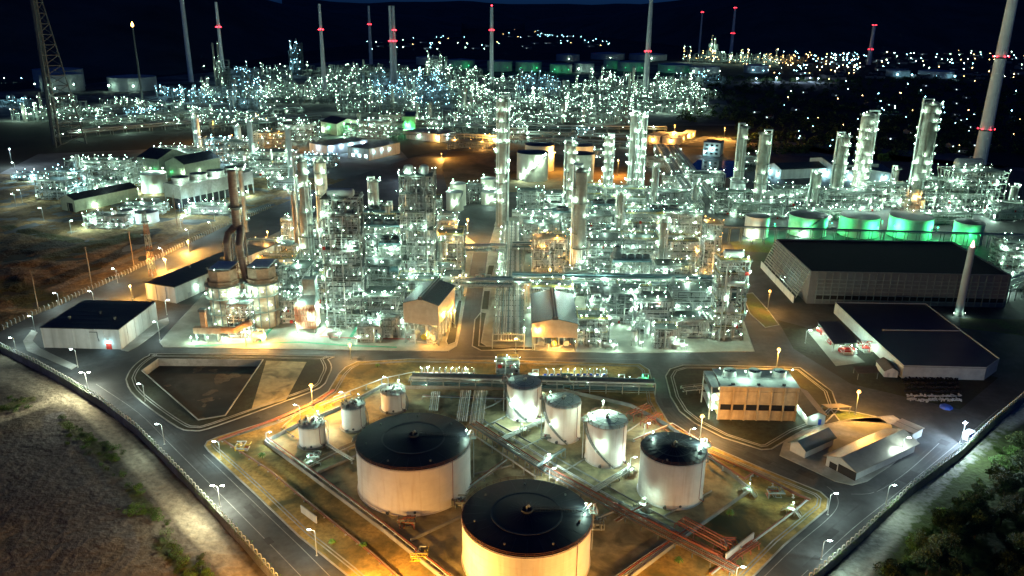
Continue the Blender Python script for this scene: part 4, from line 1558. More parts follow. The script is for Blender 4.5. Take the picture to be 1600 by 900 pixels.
for i, (fl, fr, br, vt, lab) in enumerate([((1196, 272), (1219, 280), (1260, 268), 265, 'white-gabled dark-roofed workshop nearest the column pair'),
                                           ((1263, 268), (1298, 280), (1345, 270), 258, 'white-walled dark-roofed workshop left behind the leaning-looking big columns'),
                                           ((1300, 282), (1400, 286), (1440, 272), 272, 'long dark-roofed workshop between the two biggest columns')]):
    building('workshop', lab, 'building', fl, fr, br, hgt(fr[0], fr[1], vt), 0, roof='gable', rise=4, wall='wall_white', roofm='roof_sheet', lamps=[('f', 0.3, 5, 'cold', 0.5), ('f', 0.8, 5, 'cold', 0.4)])
for fl, fr, br, vt, lab in [((1010, 222), (1030, 224), (1040, 217), 213, 'low shed at the left end of the orange-lit yard'), ((1034, 224), (1062, 226), (1078, 218), 216, 'open low shed in the middle of the orange-lit yard'),
                            ((1066, 216), (1080, 217), (1088, 213), 208, 'small bright shed at the back of the orange-lit yard')]:
    building('yard_shed', lab, 'shed', fl, fr, br, hgt(fr[0], fr[1], vt, z0), z0, wall='house_wall', roofm='pale_roof', lamps=[('f', 0.5, 5, 'amber', 0.6), ('r', 0.5, 5, 'amber', 0.6)])
# ================================================================== PROCESS PLANT
def vessel_mb(b, p, r, L, axis, m=0, n=12):
    """cylinder with dished ends; axis 'z' upright from p, or 'x' / 'y' lying with its middle at p"""
    prof = [(0.02, 0.0), (r * 0.6, r * 0.12), (r * 0.92, r * 0.32), (r, r * 0.55), (r, L - r * 0.55), (r * 0.92, L - r * 0.32), (r * 0.6, L - r * 0.12), (0.02, L)]
    i0 = len(b.v)
    b.lathe(prof, n, m=m)
    for i in range(i0, len(b.v)):
        x, y, z = b.v[i]
        if axis == 'z':
            q = (p[0] + x, p[1] + y, p[2] + z)
        elif axis == 'x':
            q = (p[0] + z - L / 2, p[1] + y, p[2] + x)
        else:
            q = (p[0] + x, p[1] + z - L / 2, p[2] + y)
        b.v[i] = q


def walk_pipe(b, rnd, x0, x1, y0, y1, z0, z1, m, rmax=0.3, segs=5):
    """a pipe run that turns square corners inside a box"""
    p = [rnd.uniform(x0, x1), rnd.uniform(y0, y1), rnd.uniform(z0, z1)]
    pts = [tuple(p)]
    ax = rnd.choice((0, 1, 2, 2))
    lim = ((x0, x1), (y0, y1), (z0, z1))
    for k in range(segs):
        q = rnd.uniform(*lim[ax])
        if abs(q - p[ax]) < 1.0:
            q = lim[ax][0] if p[ax] > sum(lim[ax]) / 2 else lim[ax][1]
        p[ax] = q
        pts.append(tuple(p))
        ax = rnd.choice([a for a in (0, 1, 2) if a != ax])
    b.tube(pts, rnd.uniform(0.09, rmax), 6, m)


def process_frame(label, u, v, w, d, h, n, seed, z0=0.12, kind='white', vessels=4, pipes=60, kl=0.95, name='process_unit', rz=0.0, top=None, lam=1.0, bay=4.8, lr=0.30,
                  steel='steel_pale', loc=None, rail=True, amber=0.0, decks=0.45, cat='process frame', stair=True):
    rnd = random.Random(seed)
    loc = loc or G(u, v, z0)
    t = thing(name, label, cat, (loc[0], loc[1], z0), rz)
    nx, ny = max(1, round(w / bay)), max(1, round(d / bay))
    xs = [-w / 2 + w * i / nx for i in range(nx + 1)]
    ys = [d * j / ny for j in range(ny + 1)]
    zs = [0.0]
    for k in range(n):
        zs.append(zs[-1] + h / n * rnd.uniform(0.9, 1.1))
    f = h / zs[-1]
    zs = [z * f for z in zs]
    b = MB()
    cw = 0.36 if h > 30 else 0.28
    drop = {}
    for i, x in enumerate(xs):
        for j, y in enumerate(ys):
            zt = h + (1.0 if rnd.random() < 0.5 else 0.0)
            if n > 2 and rnd.random() < 0.22:
                zt = zs[n - 1]
            drop[i, j] = zt
            b.bar((x, y, 0), (x, y, zt), cw)
    for k in range(1, n + 1):
        z = zs[k]
        for j, y in enumerate(ys):
            b.bar((xs[0], y, z), (xs[-1], y, z), 0.2, 0, 0.34)
        for i, x in enumerate(xs):
            b.bar((x, ys[0], z - 0.03), (x, ys[-1], z - 0.03), 0.2, 0, 0.32)
        for i in range(nx):
            if rnd.random() < 0.45:
                y = rnd.choice((ys[0], ys[-1]))
                a, c = (xs[i], xs[i + 1]) if rnd.random() < 0.5 else (xs[i + 1], xs[i])
                b.bar((a, y, zs[k - 1]), (c, y, z), 0.2)
        for j in range(ny):
            if rnd.random() < 0.45:
                x = rnd.choice((xs[0], xs[-1]))
                a, c = (ys[j], ys[j + 1]) if rnd.random() < 0.5 else (ys[j + 1], ys[j])
                b.bar((x, a, zs[k - 1]), (x, c, z), 0.2)
    b.build('frame', steel, t)
    for k in range(1, n + 1):
        b = MB()
        i0, i1 = (0, nx) if rnd.random() < decks or nx == 1 else rnd.choice(((0, nx - 1), (1, nx)))
        j1 = ny if rnd.random() < decks or ny == 1 else ny - 1
        b.box(xs[i0] + 0.02, xs[i1] - 0.02, ys[0] + 0.02, ys[j1] - 0.02, zs[k] + 0.215, zs[k] + 0.275)
        b.build('deck', 'deck', t)
    if rail:
        b = MB()
        for k in range(1, n + 1):
            z = zs[k] + 0.28
            loop = [(xs[0], ys[0]), (xs[-1], ys[0]), (xs[-1], ys[-1]), (xs[0], ys[-1])]
            for e in range(4):
                if rnd.random() < 0.1:
                    continue
                p, q = loop[e], loop[(e + 1) % 4]
                for dz in (0.55, 1.1):
                    b.bar((*p, z + dz), (*q, z + dz), 0.08)
                m = max(2, int(math.dist(p, q) / 2.2))
                for s in range(m):
                    c = lerp(p, q, s / m)
                    b.bar((*c, z), (*c, z + 1.1), 0.08)
        b.build('railing', 'steel_pale' if seed % 3 else 'yellow_part', t)
    if stair and h > 14:
        b = MB()
        x = xs[-1] + 0.9
        for k in range(n):
            ya, yb = (0.5, min(d - 0.5, 6)) if k % 2 == 0 else (min(d - 0.5, 6), 0.5)
            b.bar((x, ya, zs[k]), (x, yb, zs[k + 1]), 0.9, 0, 0.12)
            for o in (-0.45, 0.45):
                b.bar((x + o, ya, zs[k] + 1), (x + o, yb, zs[k + 1] + 1), 0.08)
            b.box(x - 0.6, x + 0.6, yb - 0.6, yb + 0.6, zs[k + 1] - 0.05, zs[k + 1] + 0.05)
        b.build('stair', 'steel_grey', t)
    for k in range(vessels):
        b = MB()
        lv = rnd.randint(0, n - 1)
        z = zs[lv] + 0.3
        rr = rnd.uniform(0.7, min(1.9, w * 0.12))
        if rnd.random() < 0.55:
            L = min(rnd.uniform(4, 9), max(3, (zs[min(n, lv + 1)] - z) * (1.7 if rnd.random() < 0.4 else 0.95)))
            x, y = rnd.uniform(xs[0] + rr, xs[-1] - rr), rnd.uniform(rr * 0.6, max(rr, d - rr))
            vessel_mb(b, (x, y, z + 0.5), rr, L, 'z')
            for a in range(4):
                b.bar((x + rr * 0.8 * math.cos(a * 1.57), y + rr * 0.8 * math.sin(a * 1.57), z), (x + rr * 0.8 * math.cos(a * 1.57), y + rr * 0.8 * math.sin(a * 1.57), z + 1.2), 0.2)
        else:
            L = min(rnd.uniform(5, 10), w * 0.8)
            x, y = rnd.uniform(xs[0] + L / 2, xs[-1] - L / 2), rnd.uniform(0.2, d * 0.8)
            vessel_mb(b, (x, y, z + rr + 0.6), rr, L, 'x')
            for s in (-0.3, 0.3):
                b.box(x + s * L - 0.2, x + s * L + 0.2, y - rr * 0.8, y + rr * 0.8, z, z + rr)
        b.build('vessel', rnd.choice(('vessel_silver', 'vessel_white', 'vessel_silver', 'teal_part' if rnd.random() < 0.2 else 'column_shell')), t, smooth=True)
    b = MB()
    for k in range(int(pipes * 2.0)):
        lv = rnd.randint(0, n - 1)
        za, zb = zs[lv] + 0.4, zs[min(n, lv + rnd.choice((1, 1, 2)))] - 0.2
        walk_pipe(b, rnd, xs[0] - 0.5, xs[-1] + 0.5, -0.6, d + 0.4, za, zb, rnd.choice((0, 0, 0, 1, 1, 2)), 0.24, rnd.randint(3, 6))
    # risers and level headers
    for k in range(max(2, pipes // 12)):
        x, y = rnd.uniform(xs[0], xs[-1]), rnd.choice((-0.5, d + 0.3, rnd.uniform(0, d)))
        b.tube([(x, y, 0.2), (x, y, h * rnd.uniform(0.5, 1.05)), (x + rnd.uniform(-3, 3), y, h * rnd.uniform(0.7, 1.0))], rnd.uniform(0.15, 0.42), 8, rnd.randint(0, 1))
    o = b.build('piping', ['pipe_silver', 'pipe_white', 'steel_dark'], t)
    if o:
        o['kind'] = 'stuff'
    b = MB()
    for k in range(max(4, n * nx)):
        lv = rnd.randint(0, n - 1)
        x, y, z = rnd.uniform(xs[0], xs[-1]), rnd.choice((-0.3, rnd.uniform(0, d))), zs[lv] + 0.28
        s = rnd.uniform(0.3, 0.9)
        b.box(x - s, x + s, y - s * 0.7, y + s * 0.7, z, z + rnd.uniform(0.8, 2.0), 2 if rnd.random() < 0.12 else rnd.randint(0, 1))
    o = b.build('equipment', ['steel_grey', 'pipe_white', 'red_part'], t)
    o['kind'] = 'stuff'
    if top == 'drum':
        b = MB()
        vessel_mb(b, (0, d * 0.4, h + 2.4), 2.0, w * 0.75, 'x', 0, 16)
        for s in (-0.25, 0.25):
            b.box(s * w - 0.3, s * w + 0.3, d * 0.4 - 1.5, d * 0.4 + 1.5, h + 0.2, h + 1.6)
        b.build('drum', 'vessel_white', t, smooth=True)
    elif top == 'fans':
        fan_bank(t, -w / 2, w / 2, 0, d, h + 0.3, max(2, round(w / 5.5)), max(1, round(d / 7)))
    elif top == 'reactor':
        for s in (-0.26, 0.2):
            b = MB()
            vessel_mb(b, (s * w, d * 0.5, h * 0.42), min(2.6, w * 0.14), h * 0.66, 'z', 0, 16)
            b.build('reactor', 'vessel_silver', t, smooth=True)
    cnt = 0
    for k in range(n + 1):
        for i in range(nx + 1):
            if rnd.random() > 0.85 * lam:
                continue
            y = rnd.choice((-0.35, -0.35, d + 0.3, rnd.uniform(0, d)))
            kd = 'amber' if rnd.random() < amber else kind
            z = zs[k] + 0.3
            lamp_part(t, (xs[i] + rnd.uniform(-1.5, 1.5), y, z if k else 0.1), kd, lr, 2.0 if k else 3.4, k=kl if cnt % 2 == 0 else 0)
            if d > 6:
                lamp_part(t, (xs[i] + rnd.uniform(-2, 2), rnd.choice((-0.35, d * 0.5, d + 0.2)), z if k else 0.1), kd, lr * 0.55, 1.8 if k else 3.0, k=0)
            cnt += 1
    return t


def fan_bank(t, x0, x1, y0, y1, z, nx, ny, shroud='steel_dark'):
    b = MB()
    b.box(x0, x1, y0, y1, z + 1.2, z + 2.2, 0)
    for x in (x0, x1):
        for y in (y0, y1):
            b.bar((x, y, z - 0.3), (x, y, z + 1.4), 0.3)
    for i in range(nx):
        x = x0 + (x1 - x0) * (i + 0.5) / nx
        b.bar((x, y0, z + 2.25), (x, y1, z + 2.25), 0.3)
    b.build('tube_bundle', 'teal_part', t)
    r = min((x1 - x0) / nx, (y1 - y0) / ny) * 0.43
    for i in range(nx):
        for j in range(ny):
            f = MB()
            x, y = x0 + (x1 - x0) * (i + 0.5) / nx, y0 + (y1 - y0) * (j + 0.5) / ny
            f.lathe([(r * 1.08, z + 2.21), (r, z + 2.9), (r, z + 4.1), (r * 0.92, z + 4.1), (r * 0.92, z + 2.3)], 20, (x, y))
            for q in range(4):
                a = q * math.pi / 2 + i
                f.bar((x, y, z + 3.2), (x + r * 0.85 * math.cos(a), y + r * 0.85 * math.sin(a), z + 3.3), 0.4, 0, 0.08)
            f.build('fan_shroud', shroud, t)


def air_cooler(label, u, v, w, d, zt, nx, ny, z0=0.12, lamps=4, kind='white', shroud='steel_dark', loc=None):
    loc = loc or G(u, v, z0)
    t = thing('air_cooler', label, 'air cooler', (loc[0], loc[1], z0))
    k = max(2, round(w / 6) + 1)
    b = MB()
    for i in range(k):
        x = -w / 2 + w * i / (k - 1)
        for y in (0, d):
            b.bar((x, y, 0), (x, y, zt), 0.36)
        b.bar((x, 0, zt - 0.2), (x, d, zt - 0.2), 0.3)
    for z in (zt * 0.55, zt - 0.2):
        for y in (0, d):
            b.bar((-w / 2, y, z), (w / 2, y, z), 0.3)
    for i in range(k - 1):
        x, x2 = -w / 2 + w * i / (k - 1), -w / 2 + w * (i + 1) / (k - 1)
        b.bar((x, 0, zt * 0.55), ((x + x2) / 2, 0, zt), 0.18)
        b.bar((x2, 0, zt * 0.55), ((x + x2) / 2, 0, zt), 0.18)
    b.build('frame', 'steel_pale', t)
    fan_bank(t, -w / 2, w / 2, -0.5, d + 0.5, zt + 0.3, nx, ny, shroud)
    rnd = random.Random(label)
    b = MB()
    for i in range(int(w * 1.6)):
        walk_pipe(b, rnd, -w / 2, w / 2, -1, d + 1, zt * 0.3, zt - 0.4, rnd.randint(0, 1), 0.24, 4)
    o = b.build('piping', ['pipe_silver', 'pipe_white'], t)
    o['kind'] = 'stuff'
    for i in range(lamps):
        x = -w / 2 + w * (i + 0.5) / lamps
        lamp_part(t, (x, -0.8, zt * rnd.choice((0.35, 0.6, 0.95))), kind, 0.32, 0.6)
    return t


def column(label, u, v, vt, wpx, plats=6, z0=0.12, kind='white', seed=1, shell='column_shell', lr=0.36, per=2, taper=1.0, name='distillation_column', thin_top=False, overhead=True, group=None, cat='column', kl=0.4):
    rnd = random.Random(seed * 77 + 5)
    loc = G(u, v, z0)
    h = hgt(u, v, vt, z0)
    r = wid(u, v, wpx, z0) / 2
    t = thing(name, label, cat, loc, 0, group)
    prof = [(r * 1.25, 0), (r * 1.02, 3.0), (r, 3.1)]
    for k in range(1, 10):
        z = 3 + (h - 3 - r) * k / 10
        rr = r if not thin_top or k < 6 else r * 0.72
        prof += [(rr, z), (rr + 0.1, z + 0.05), (rr + 0.1, z + 0.3), (rr, z + 0.35)]
    rt = r * (0.72 if thin_top else 1.0)
    prof += [(rt, h - r * 0.6), (rt * 0.85, h - r * 0.25), (rt * 0.45, h - 0.05), (0.05, h)]
    b = MB()
    b.lathe(prof, 20)
    b.build('shell', shell, t)
    for k in range(plats):
        z = h * (0.2 + 0.78 * k / max(1, plats - 1)) - 0.8
        rr = r if not thin_top or z < h * 0.6 else r * 0.72
        a0 = rnd.uniform(0, 6.28)
        span = 6.28 if k == plats - 1 else rnd.uniform(3.0, 5.4)
        b = MB()
        m = 12
        ro = rr + 1.5
        for s in range(m):
            a, c = a0 + span * s / m, a0 + span * (s + 1) / m
            P = [(rr * math.cos(a), rr * math.sin(a)), (ro * math.cos(a), ro * math.sin(a)), (ro * math.cos(c), ro * math.sin(c)), (rr * math.cos(c), rr * math.sin(c))]
            b.face([(*p, z + 0.08) for p in P], 0)
            b.face([(*p, z) for p in P[::-1]], 0)
            b.face([(*P[1], z), (*P[2], z), (*P[2], z + 0.08), (*P[1], z + 0.08)], 0)
            for dz in (0.6, 1.15):
                b.bar((*P[1], z + dz), (*P[2], z + dz), 0.09, 1)
            b.bar((*P[1], z), (*P[1], z + 1.15), 0.09, 1)
        b.build('platform', ['deck', 'steel_pale'], t)
        for q in range(per):
            a = a0 + span * (q + 0.5) / per
            lamp_part(t, ((ro + 0.1) * math.cos(a), (ro + 0.1) * math.sin(a), z + 0.1), kind, lr, 1.9, k=kl)
    b = MB()
    a = -2.2
    for s in (-0.3, 0.3):
        b.bar(((r + 0.7) * math.cos(a) + s, (r + 0.7) * math.sin(a), 1), ((r + 0.7) * math.cos(a) + s, (r + 0.7) * math.sin(a), h * 0.97), 0.1)
    for k in range(int(h / 1.2)):
        b.bar(((r + 0.7) * math.cos(a) - 0.3, (r + 0.7) * math.sin(a), 1 + 1.2 * k), ((r + 0.7) * math.cos(a) + 0.3, (r + 0.7) * math.sin(a), 1 + 1.2 * k), 0.07)
    b.build('ladder', 'steel_pale', t)
    if overhead:
        sx = rnd.choice((-1, 1))
        b = MB()
        b.tube([(0, 0, h - 0.3), (0, 0, h + 1.6), (sx * (r + 0.9), 0, h + 1.6), (sx * (r + 0.9), 0, 2.0), (sx * (r + 5), 0, 2.0)], min(0.75, r * 0.25), 10)
        b.build('overhead_pipe', 'pipe_silver', t)
        b = MB()
        for k in range(3):
            a = rnd.uniform(-2.8, -0.3)
            z = h * rnd.uniform(0.3, 0.9)
            b.tube([(r * math.cos(a), r * math.sin(a), z), ((r + 0.7) * math.cos(a), (r + 0.7) * math.sin(a), z), ((r + 0.7) * math.cos(a), (r + 0.7) * math.sin(a), 1.0)], 0.2, 6)
        b.build('side_pipe', 'pipe_white', t)
    return t


def pipe_rack(label, A, B, w, h, tiers=2, npipe=7, z0=0.1, kind='white', lamp_step=14.0, name='pipe_rack', truss=False, mats=('pipe_silver', 'pipe_white', 'steel_grey', 'pipe_silver', 'teal_part'), lr=0.3, bent=8.0, post=True, rmax=0.42, steel='steel_pale', tray=False):
    a, c = G(*A, z0), G(*B, z0)
    rz = angle2(a, c)
    L = (c - a).length
    t = thing(name, label, 'pipe rack', a, rz)
    rnd = random.Random(label)
    n = max(1, round(L / bent))
    b = MB()
    zs = [h - 3.2 * k for k in range(tiers)]
    for i in range(n + 1):
        x = L * i / n
        for y in (-w / 2, w / 2):
            if post or i in (0, n):
                b.bar((x, y, 0), (x, y, h + 0.4), 0.36)
        for z in zs:
            b.bar((x, -w / 2, z - 0.2), (x, w / 2, z - 0.2), 0.3)
    for z in zs:
        for y in (-w / 2, w / 2):
            b.bar((0, y, z - 0.25), (L, y, z - 0.25), 0.26)
    if truss:
        for i in range(n):
            x, x2 = L * i / n, L * (i + 1) / n
            for y in (-w / 2, w / 2):
                b.bar((x, y, zs[-1]), ((x + x2) / 2, y, zs[0]), 0.2)
                b.bar((x2, y, zs[-1]), ((x + x2) / 2, y, zs[0]), 0.2)
    b.build('frame', steel, t)
    for z in zs:
        y = -w / 2 + 0.5
        for k in range(npipe):
            r = rnd.uniform(0.12, rmax)
            y += r + 0.1
            if y + r > w / 2 - 0.3:
                break
            b = MB()
            jog = rnd.random() < 0.3 and L > 20
            if jog:
                m = L * rnd.uniform(0.3, 0.7)
                b.tube([(0, y, z + r), (m, y, z + r), (m, y, z + r + 1.6), (m + 3, y, z + r + 1.6), (m + 3, y, z + r), (L, y, z + r)], r, 8)
            else:
                b.tube([(0, y, z + r), (L, y, z + r)], r, 8)
            b.build('pipe', rnd.choice(mats), t)
            y += r + (w / npipe) * rnd.uniform(0.1, 0.7)
    if tray:
        b = MB()
        b.box(0, L, -w * 0.2, w * 0.42, h + 1.2, h + 1.35)
        b.box(0, L, -w * 0.2, -w * 0.18, h + 1.35, h + 1.8)
        for i in range(n + 1):
            b.bar((L * i / n, w * 0.1, h), (L * i / n, w * 0.1, h + 1.2), 0.2)
        b.build('cable_tray', 'teal_part', t)
    x = lamp_step * 0.4
    while x < L and lamp_step:
        lamp_part(t, (x, rnd.choice((-w / 2, w / 2)), rnd.choice(zs) - 0.6), kind, lr, 1.4)
        x += lamp_step * rnd.uniform(0.7, 1.3)
    return t


def drum(label, u, v, r, L, zc, axis='x', z0=0.12, m='vessel_white', kind='white', lamps=1, name='pressure_vessel', group=None):
    loc = G(u, v, z0)
    t = thing(name, label, 'vessel', loc, 0, group)
    b = MB()
    vessel_mb(b, (0, 0, zc), r, L, axis, 0, 16)
    b.build('shell', m, t, smooth=True)
    for s in (-0.3, 0.3):
        b = MB()
        if axis == 'x':
            b.box(s * L - 0.3, s * L + 0.3, -r * 0.8, r * 0.8, 0, zc - r * 0.5)
        elif axis == 'y':
            b.box(-r * 0.8, r * 0.8, s * L - 0.3, s * L + 0.3, 0, zc - r * 0.5)
        else:
            b.box(s * r * 2.4 - 0.2, s * r * 2.4 + 0.2, -0.4, 0.4, 0, zc + 1.0)
        b.build('saddle' if axis != 'z' else 'leg', 'concrete' if axis != 'z' else 'steel_pale', t)
    b = MB()
    b.tube([(0, 0, zc + (r if axis != 'z' else L)), (0, 0, zc + (r if axis != 'z' else L) + 1.5), (2.5, 0, zc + (r if axis != 'z' else L) + 1.5), (2.5, 0, 0.5)], 0.22, 8)
    b.build('pipe', 'pipe_silver', t)
    for k in range(lamps):
        lamp_part(t, (r + 1.2 + k, -r - 0.6, 0.1), kind, 0.3, zc + 0.6)
    return t


# ------------------------------------------------------------------ the two round furnaces and their shared exhaust stack
for u, lab in ((349, 'left of two round clad furnaces with banded walls under brown louvred crowns'), (409, 'right of two round clad furnaces with banded walls, nearest the green walkway')):
    loc = G(u, 520 - (u - 349) * 0.08, 0.12) + Vector((0, 7.8, 0))
    h = 30.0
    t = thing('round_furnace', lab, 'furnace', loc)
    r = 7.4
    b = MB()
    prof = [(r * 0.9, 0), (r * 0.9, 1.0), (r, 1.1)]
    for k in range(1, 8):
        prof += [(r, 1 + 22 * k / 8), (r + 0.18, 1.05 + 22 * k / 8), (r + 0.18, 1.4 + 22 * k / 8), (r, 1.45 + 22 * k / 8)]
    prof += [(r, 23)]
    b.lathe(prof, 36)
    b.build('shell', 'furnace_shell', t)
    b = MB()
    for k in range(12):
        a = k * math.pi / 6
        b.box(-0.2, 0.25, -0.2, 0.2, 0, 23, 0, a, ((r + 0.05) * math.cos(a), (r + 0.05) * math.sin(a)))
    b.build('rib', 'steel_grey', t)
    for z in (9.0, 17.0, 23.0):
        b = MB()
        b.lathe([(r, z), (r + 1.6, z), (r + 1.6, z + 0.15), (r, z + 0.15)], 36)
        for q in range(36):
            a, c = q * math.pi / 18, (q + 1) * math.pi / 18
            R = r + 1.55
            for dz in (0.6, 1.2):
                b.bar((R * math.cos(a), R * math.sin(a), z + dz), (R * math.cos(c), R * math.sin(c), z + dz), 0.09)
            b.bar((R * math.cos(a), R * math.sin(a), z), (R * math.cos(a), R * math.sin(a), z + 1.2), 0.09)
        b.build('gallery', 'steel_pale', t)
    b = MB()
    b.lathe([(r + 0.2, 23.3), (r + 0.6, 25.5), (r * 0.96, 25.5), (r * 0.96, 31.0), (r * 0.9, 31.0)], 8, cap1=True)
    b.build('crown', 'brick_cladding', t)
    b = MB()
    for k in range(11):
        y = -r * 0.6 + 1.3 * k
        b.tube([(-r * 0.7, y, 31.5), (r * 0.7, y, 31.5)], 0.35, 8)
    o = b.build('roof_pipes', 'pipe_silver', t)
    o['kind'] = 'stuff'
    for k, (a, z) in enumerate(((-1.9, 4), (-1.2, 5), (-1.6, 11), (-0.9, 12), (-2.2, 12), (0.1, 6), (-1.3, 19.5), (-2.4, 19), (-0.5, 20), (2.8, 6), (-1.6, 32))):
        lamp_part(t, ((r + 2.0) * math.cos(a), (r + 2.0) * math.sin(a), z), 'white', 0.34, 1.0, k=0.22)
base = G(372, 505, 0.12) + Vector((0, 13, 0))
t = thing('exhaust_stack', 'ribbed rusty exhaust stack with two bent ducts feeding it, above the round furnaces', 'stack', base)
ht = hgt(px(base)[0], px(base)[1], 268)
b = MB()
prof = []
z1 = ht * 0.62
for k in range(13):
    z = z1 + (ht - z1) * k / 12
    prof += [(2.1, z), (2.25, z + 0.06), (2.25, z + 0.3), (2.1, z + 0.36)]
prof += [(2.1, ht), (1.9, ht), (1.9, ht - 2)]
b.lathe(prof, 24)
b.build('shaft', 'rusty_duct', t)
b = MB()
zg = z1 + (ht - z1) * 0.38
b.lathe([(2.1, zg - 1.5), (3.6, zg), (3.6, zg + 0.2), (2.1, zg + 0.2)], 24)
for q in range(20):
    a, c = q * math.pi / 10, (q + 1) * math.pi / 10
    b.bar((3.55 * math.cos(a), 3.55 * math.sin(a), zg + 1.2), (3.55 * math.cos(c), 3.55 * math.sin(c), zg + 1.2), 0.12)
    b.bar((3.55 * math.cos(a), 3.55 * math.sin(a), zg + 0.2), (3.55 * math.cos(a), 3.55 * math.sin(a), zg + 1.2), 0.1)
b.build('gallery', 'steel_dark', t)
b = MB()
for sx in (-2.4, 2.4):
    for sy in (-2.4, 2.4):
        b.bar((sx * 1.5, sy * 1.5, 0), (sx, sy, z1), 0.5)
for k in range(8):
    z, zz = z1 * k / 8, z1 * (k + 1) / 8
    for s in (-1, 1):
        b.bar((-2.9 * s, -2.9, z), (2.9 * s, -2.9, zz), 0.25)
        b.bar((2.9 * s, -2.9, z), (2.9 * s, 2.9, zz), 0.25)
    b.bar((-2.9, -2.9, zz), (2.9, -2.9, zz), 0.25)
b.build('support_frame', 'rusty_duct', t)
for (sx, yy, zb, ru) in ((-1, -9.0, 15.0, 1.75), (1, -15.0, 3.0, 1.75)):
    b = MB()
    x = 3.4 if sx > 0 else -3.6
    xe = 9.5 if sx > 0 else -3.0
    pts = [(0, 0, z1 + 1.5), (sx * 1.8, -0.8, z1 - 0.2), (x, yy * 0.4, z1 - 2.2), (x + sx * 0.3, yy * 0.7, z1 - 6.5)]
    for k in range(7):
        f = k / 6
        pts.append((x + sx * 0.3 + (xe - x) * f, yy * (0.7 + 0.3 * f), z1 - 8 - (z1 - 8 - zb) * f))
    b.tube(pts, ru, 16)
    for k in range(14):
        f = k / 13
        p = Vector(pts[3]) + (Vector(pts[-1]) - Vector(pts[3])) * f
        dd = (Vector(pts[-1]) - Vector(pts[3])).normalized() * 0.2
        b.tube([p - dd, p + dd], ru + 0.16, 16)
    b.build('duct', 'rusty_duct', t)
t = process_frame('brown braced steel frame carrying the left duct in front of the furnaces', 376, 528, 11, 7, 17, 2, 31, vessels=1, pipes=14, steel='rusty_duct', kind='white', stair=False)
t = thing('brick_duct', 'tan box duct with small square chimney at the front left of the furnaces', 'duct', G(322, 532, 0.12))
b = MB()
b.box(-1.2, 1.2, -1.2, 1.2, 6, 15)
b.box(-1.6, 1.6, -1.6, 1.6, 15, 16.2, 1)
b.build('chimney', ['brick_cladding', 'steel_dark'], t)
b = MB()
b.box(-5, 8, -1.5, 1.5, 4, 7)
b.tube([(8, 0, 5.5), (14, 0, 5.5), (18, 2, 7), (22, 2, 9)], 1.6, 12)
b.build('duct', 'brick_cladding', t)
for x in (-4, 0, 6):
    b = MB()
    b.box(x - 0.3, x + 0.3, -1.2, 1.2, 0, 4)
    b.build('leg', 'steel_grey', t)
for x, k in ((-6, 'white'), (-3, 'white'), (2, 'white'), (9, 'white'), (13, 'amber')):
    lamp_part(t, (x, -2.6, 0.1), k, 0.34, 2.6, k=0.6)
t = drum('yellow-lit pump house drum at the front foot of the right duct', 405, 534, 1.8, 7, 3.2, 'x', m='tank_cream', kind='amber', lamps=2)
# fired heater with a tan box and grey stack
loc = G(479, 521, 0.12)
t = thing('fired_heater', 'boxy brick-coloured heater with red piping and a grey hood, right of the green walkway', 'heater', loc)
b = MB()
b.box(-5, 5, 0, 9, 2.5, 15)
b.build('casing', 'brick_cladding', t)
b = MB()
b.prism([(-5, 0), (5, 0), (5, 9), (-5, 9)], 15.01, 15.3)
b.v += [(-5, 0, 15.3), (5, 0, 15.3), (5, 9, 15.3), (-5, 9, 15.3), (-1, 3, 19), (5, 3, 19), (5, 8, 19), (-1, 8, 19)]
k0 = len(b.v) - 8
for q in ((0, 1, 5, 4), (1, 2, 6, 5), (2, 3, 7, 6), (3, 0, 4, 7)):
    b.f.append(tuple(k0 + i for i in q))
    b.m.append(0)
b.box(-1, 5, 3, 8, 19.0, 27)
b.build('hood', 'steel_grey', t)
b = MB()
for k in range(9):
    x = -4.6 + 1.15 * k
    b.tube([(x, -0.5, 3), (x, -0.5, 14.5)], 0.16, 6)
for z in (3.5, 6.5, 9.5, 12.5):
    b.bar((-5.3, -0.3, z), (5.3, -0.3, z), 0.3)
b.build('piping', 'rust_pipe', t)
for x, y in ((-4.5, 0.5), (4.5, 0.5), (-4.5, 8.5), (4.5, 8.5)):
    b = MB()
    b.box(x - 0.3, x + 0.3, y - 0.3, y + 0.3, 0, 2.5)
    b.build('leg', 'steel_grey', t)
for p in ((3.2, -1.6, 9), (-3, -1.4, 3.5), (-5.8, 3, 4), (6, 3, 5), (6, 6, 12), (-2, -1.2, 16)):
    lamp_part(t, p, 'white', 0.36, 0.5)

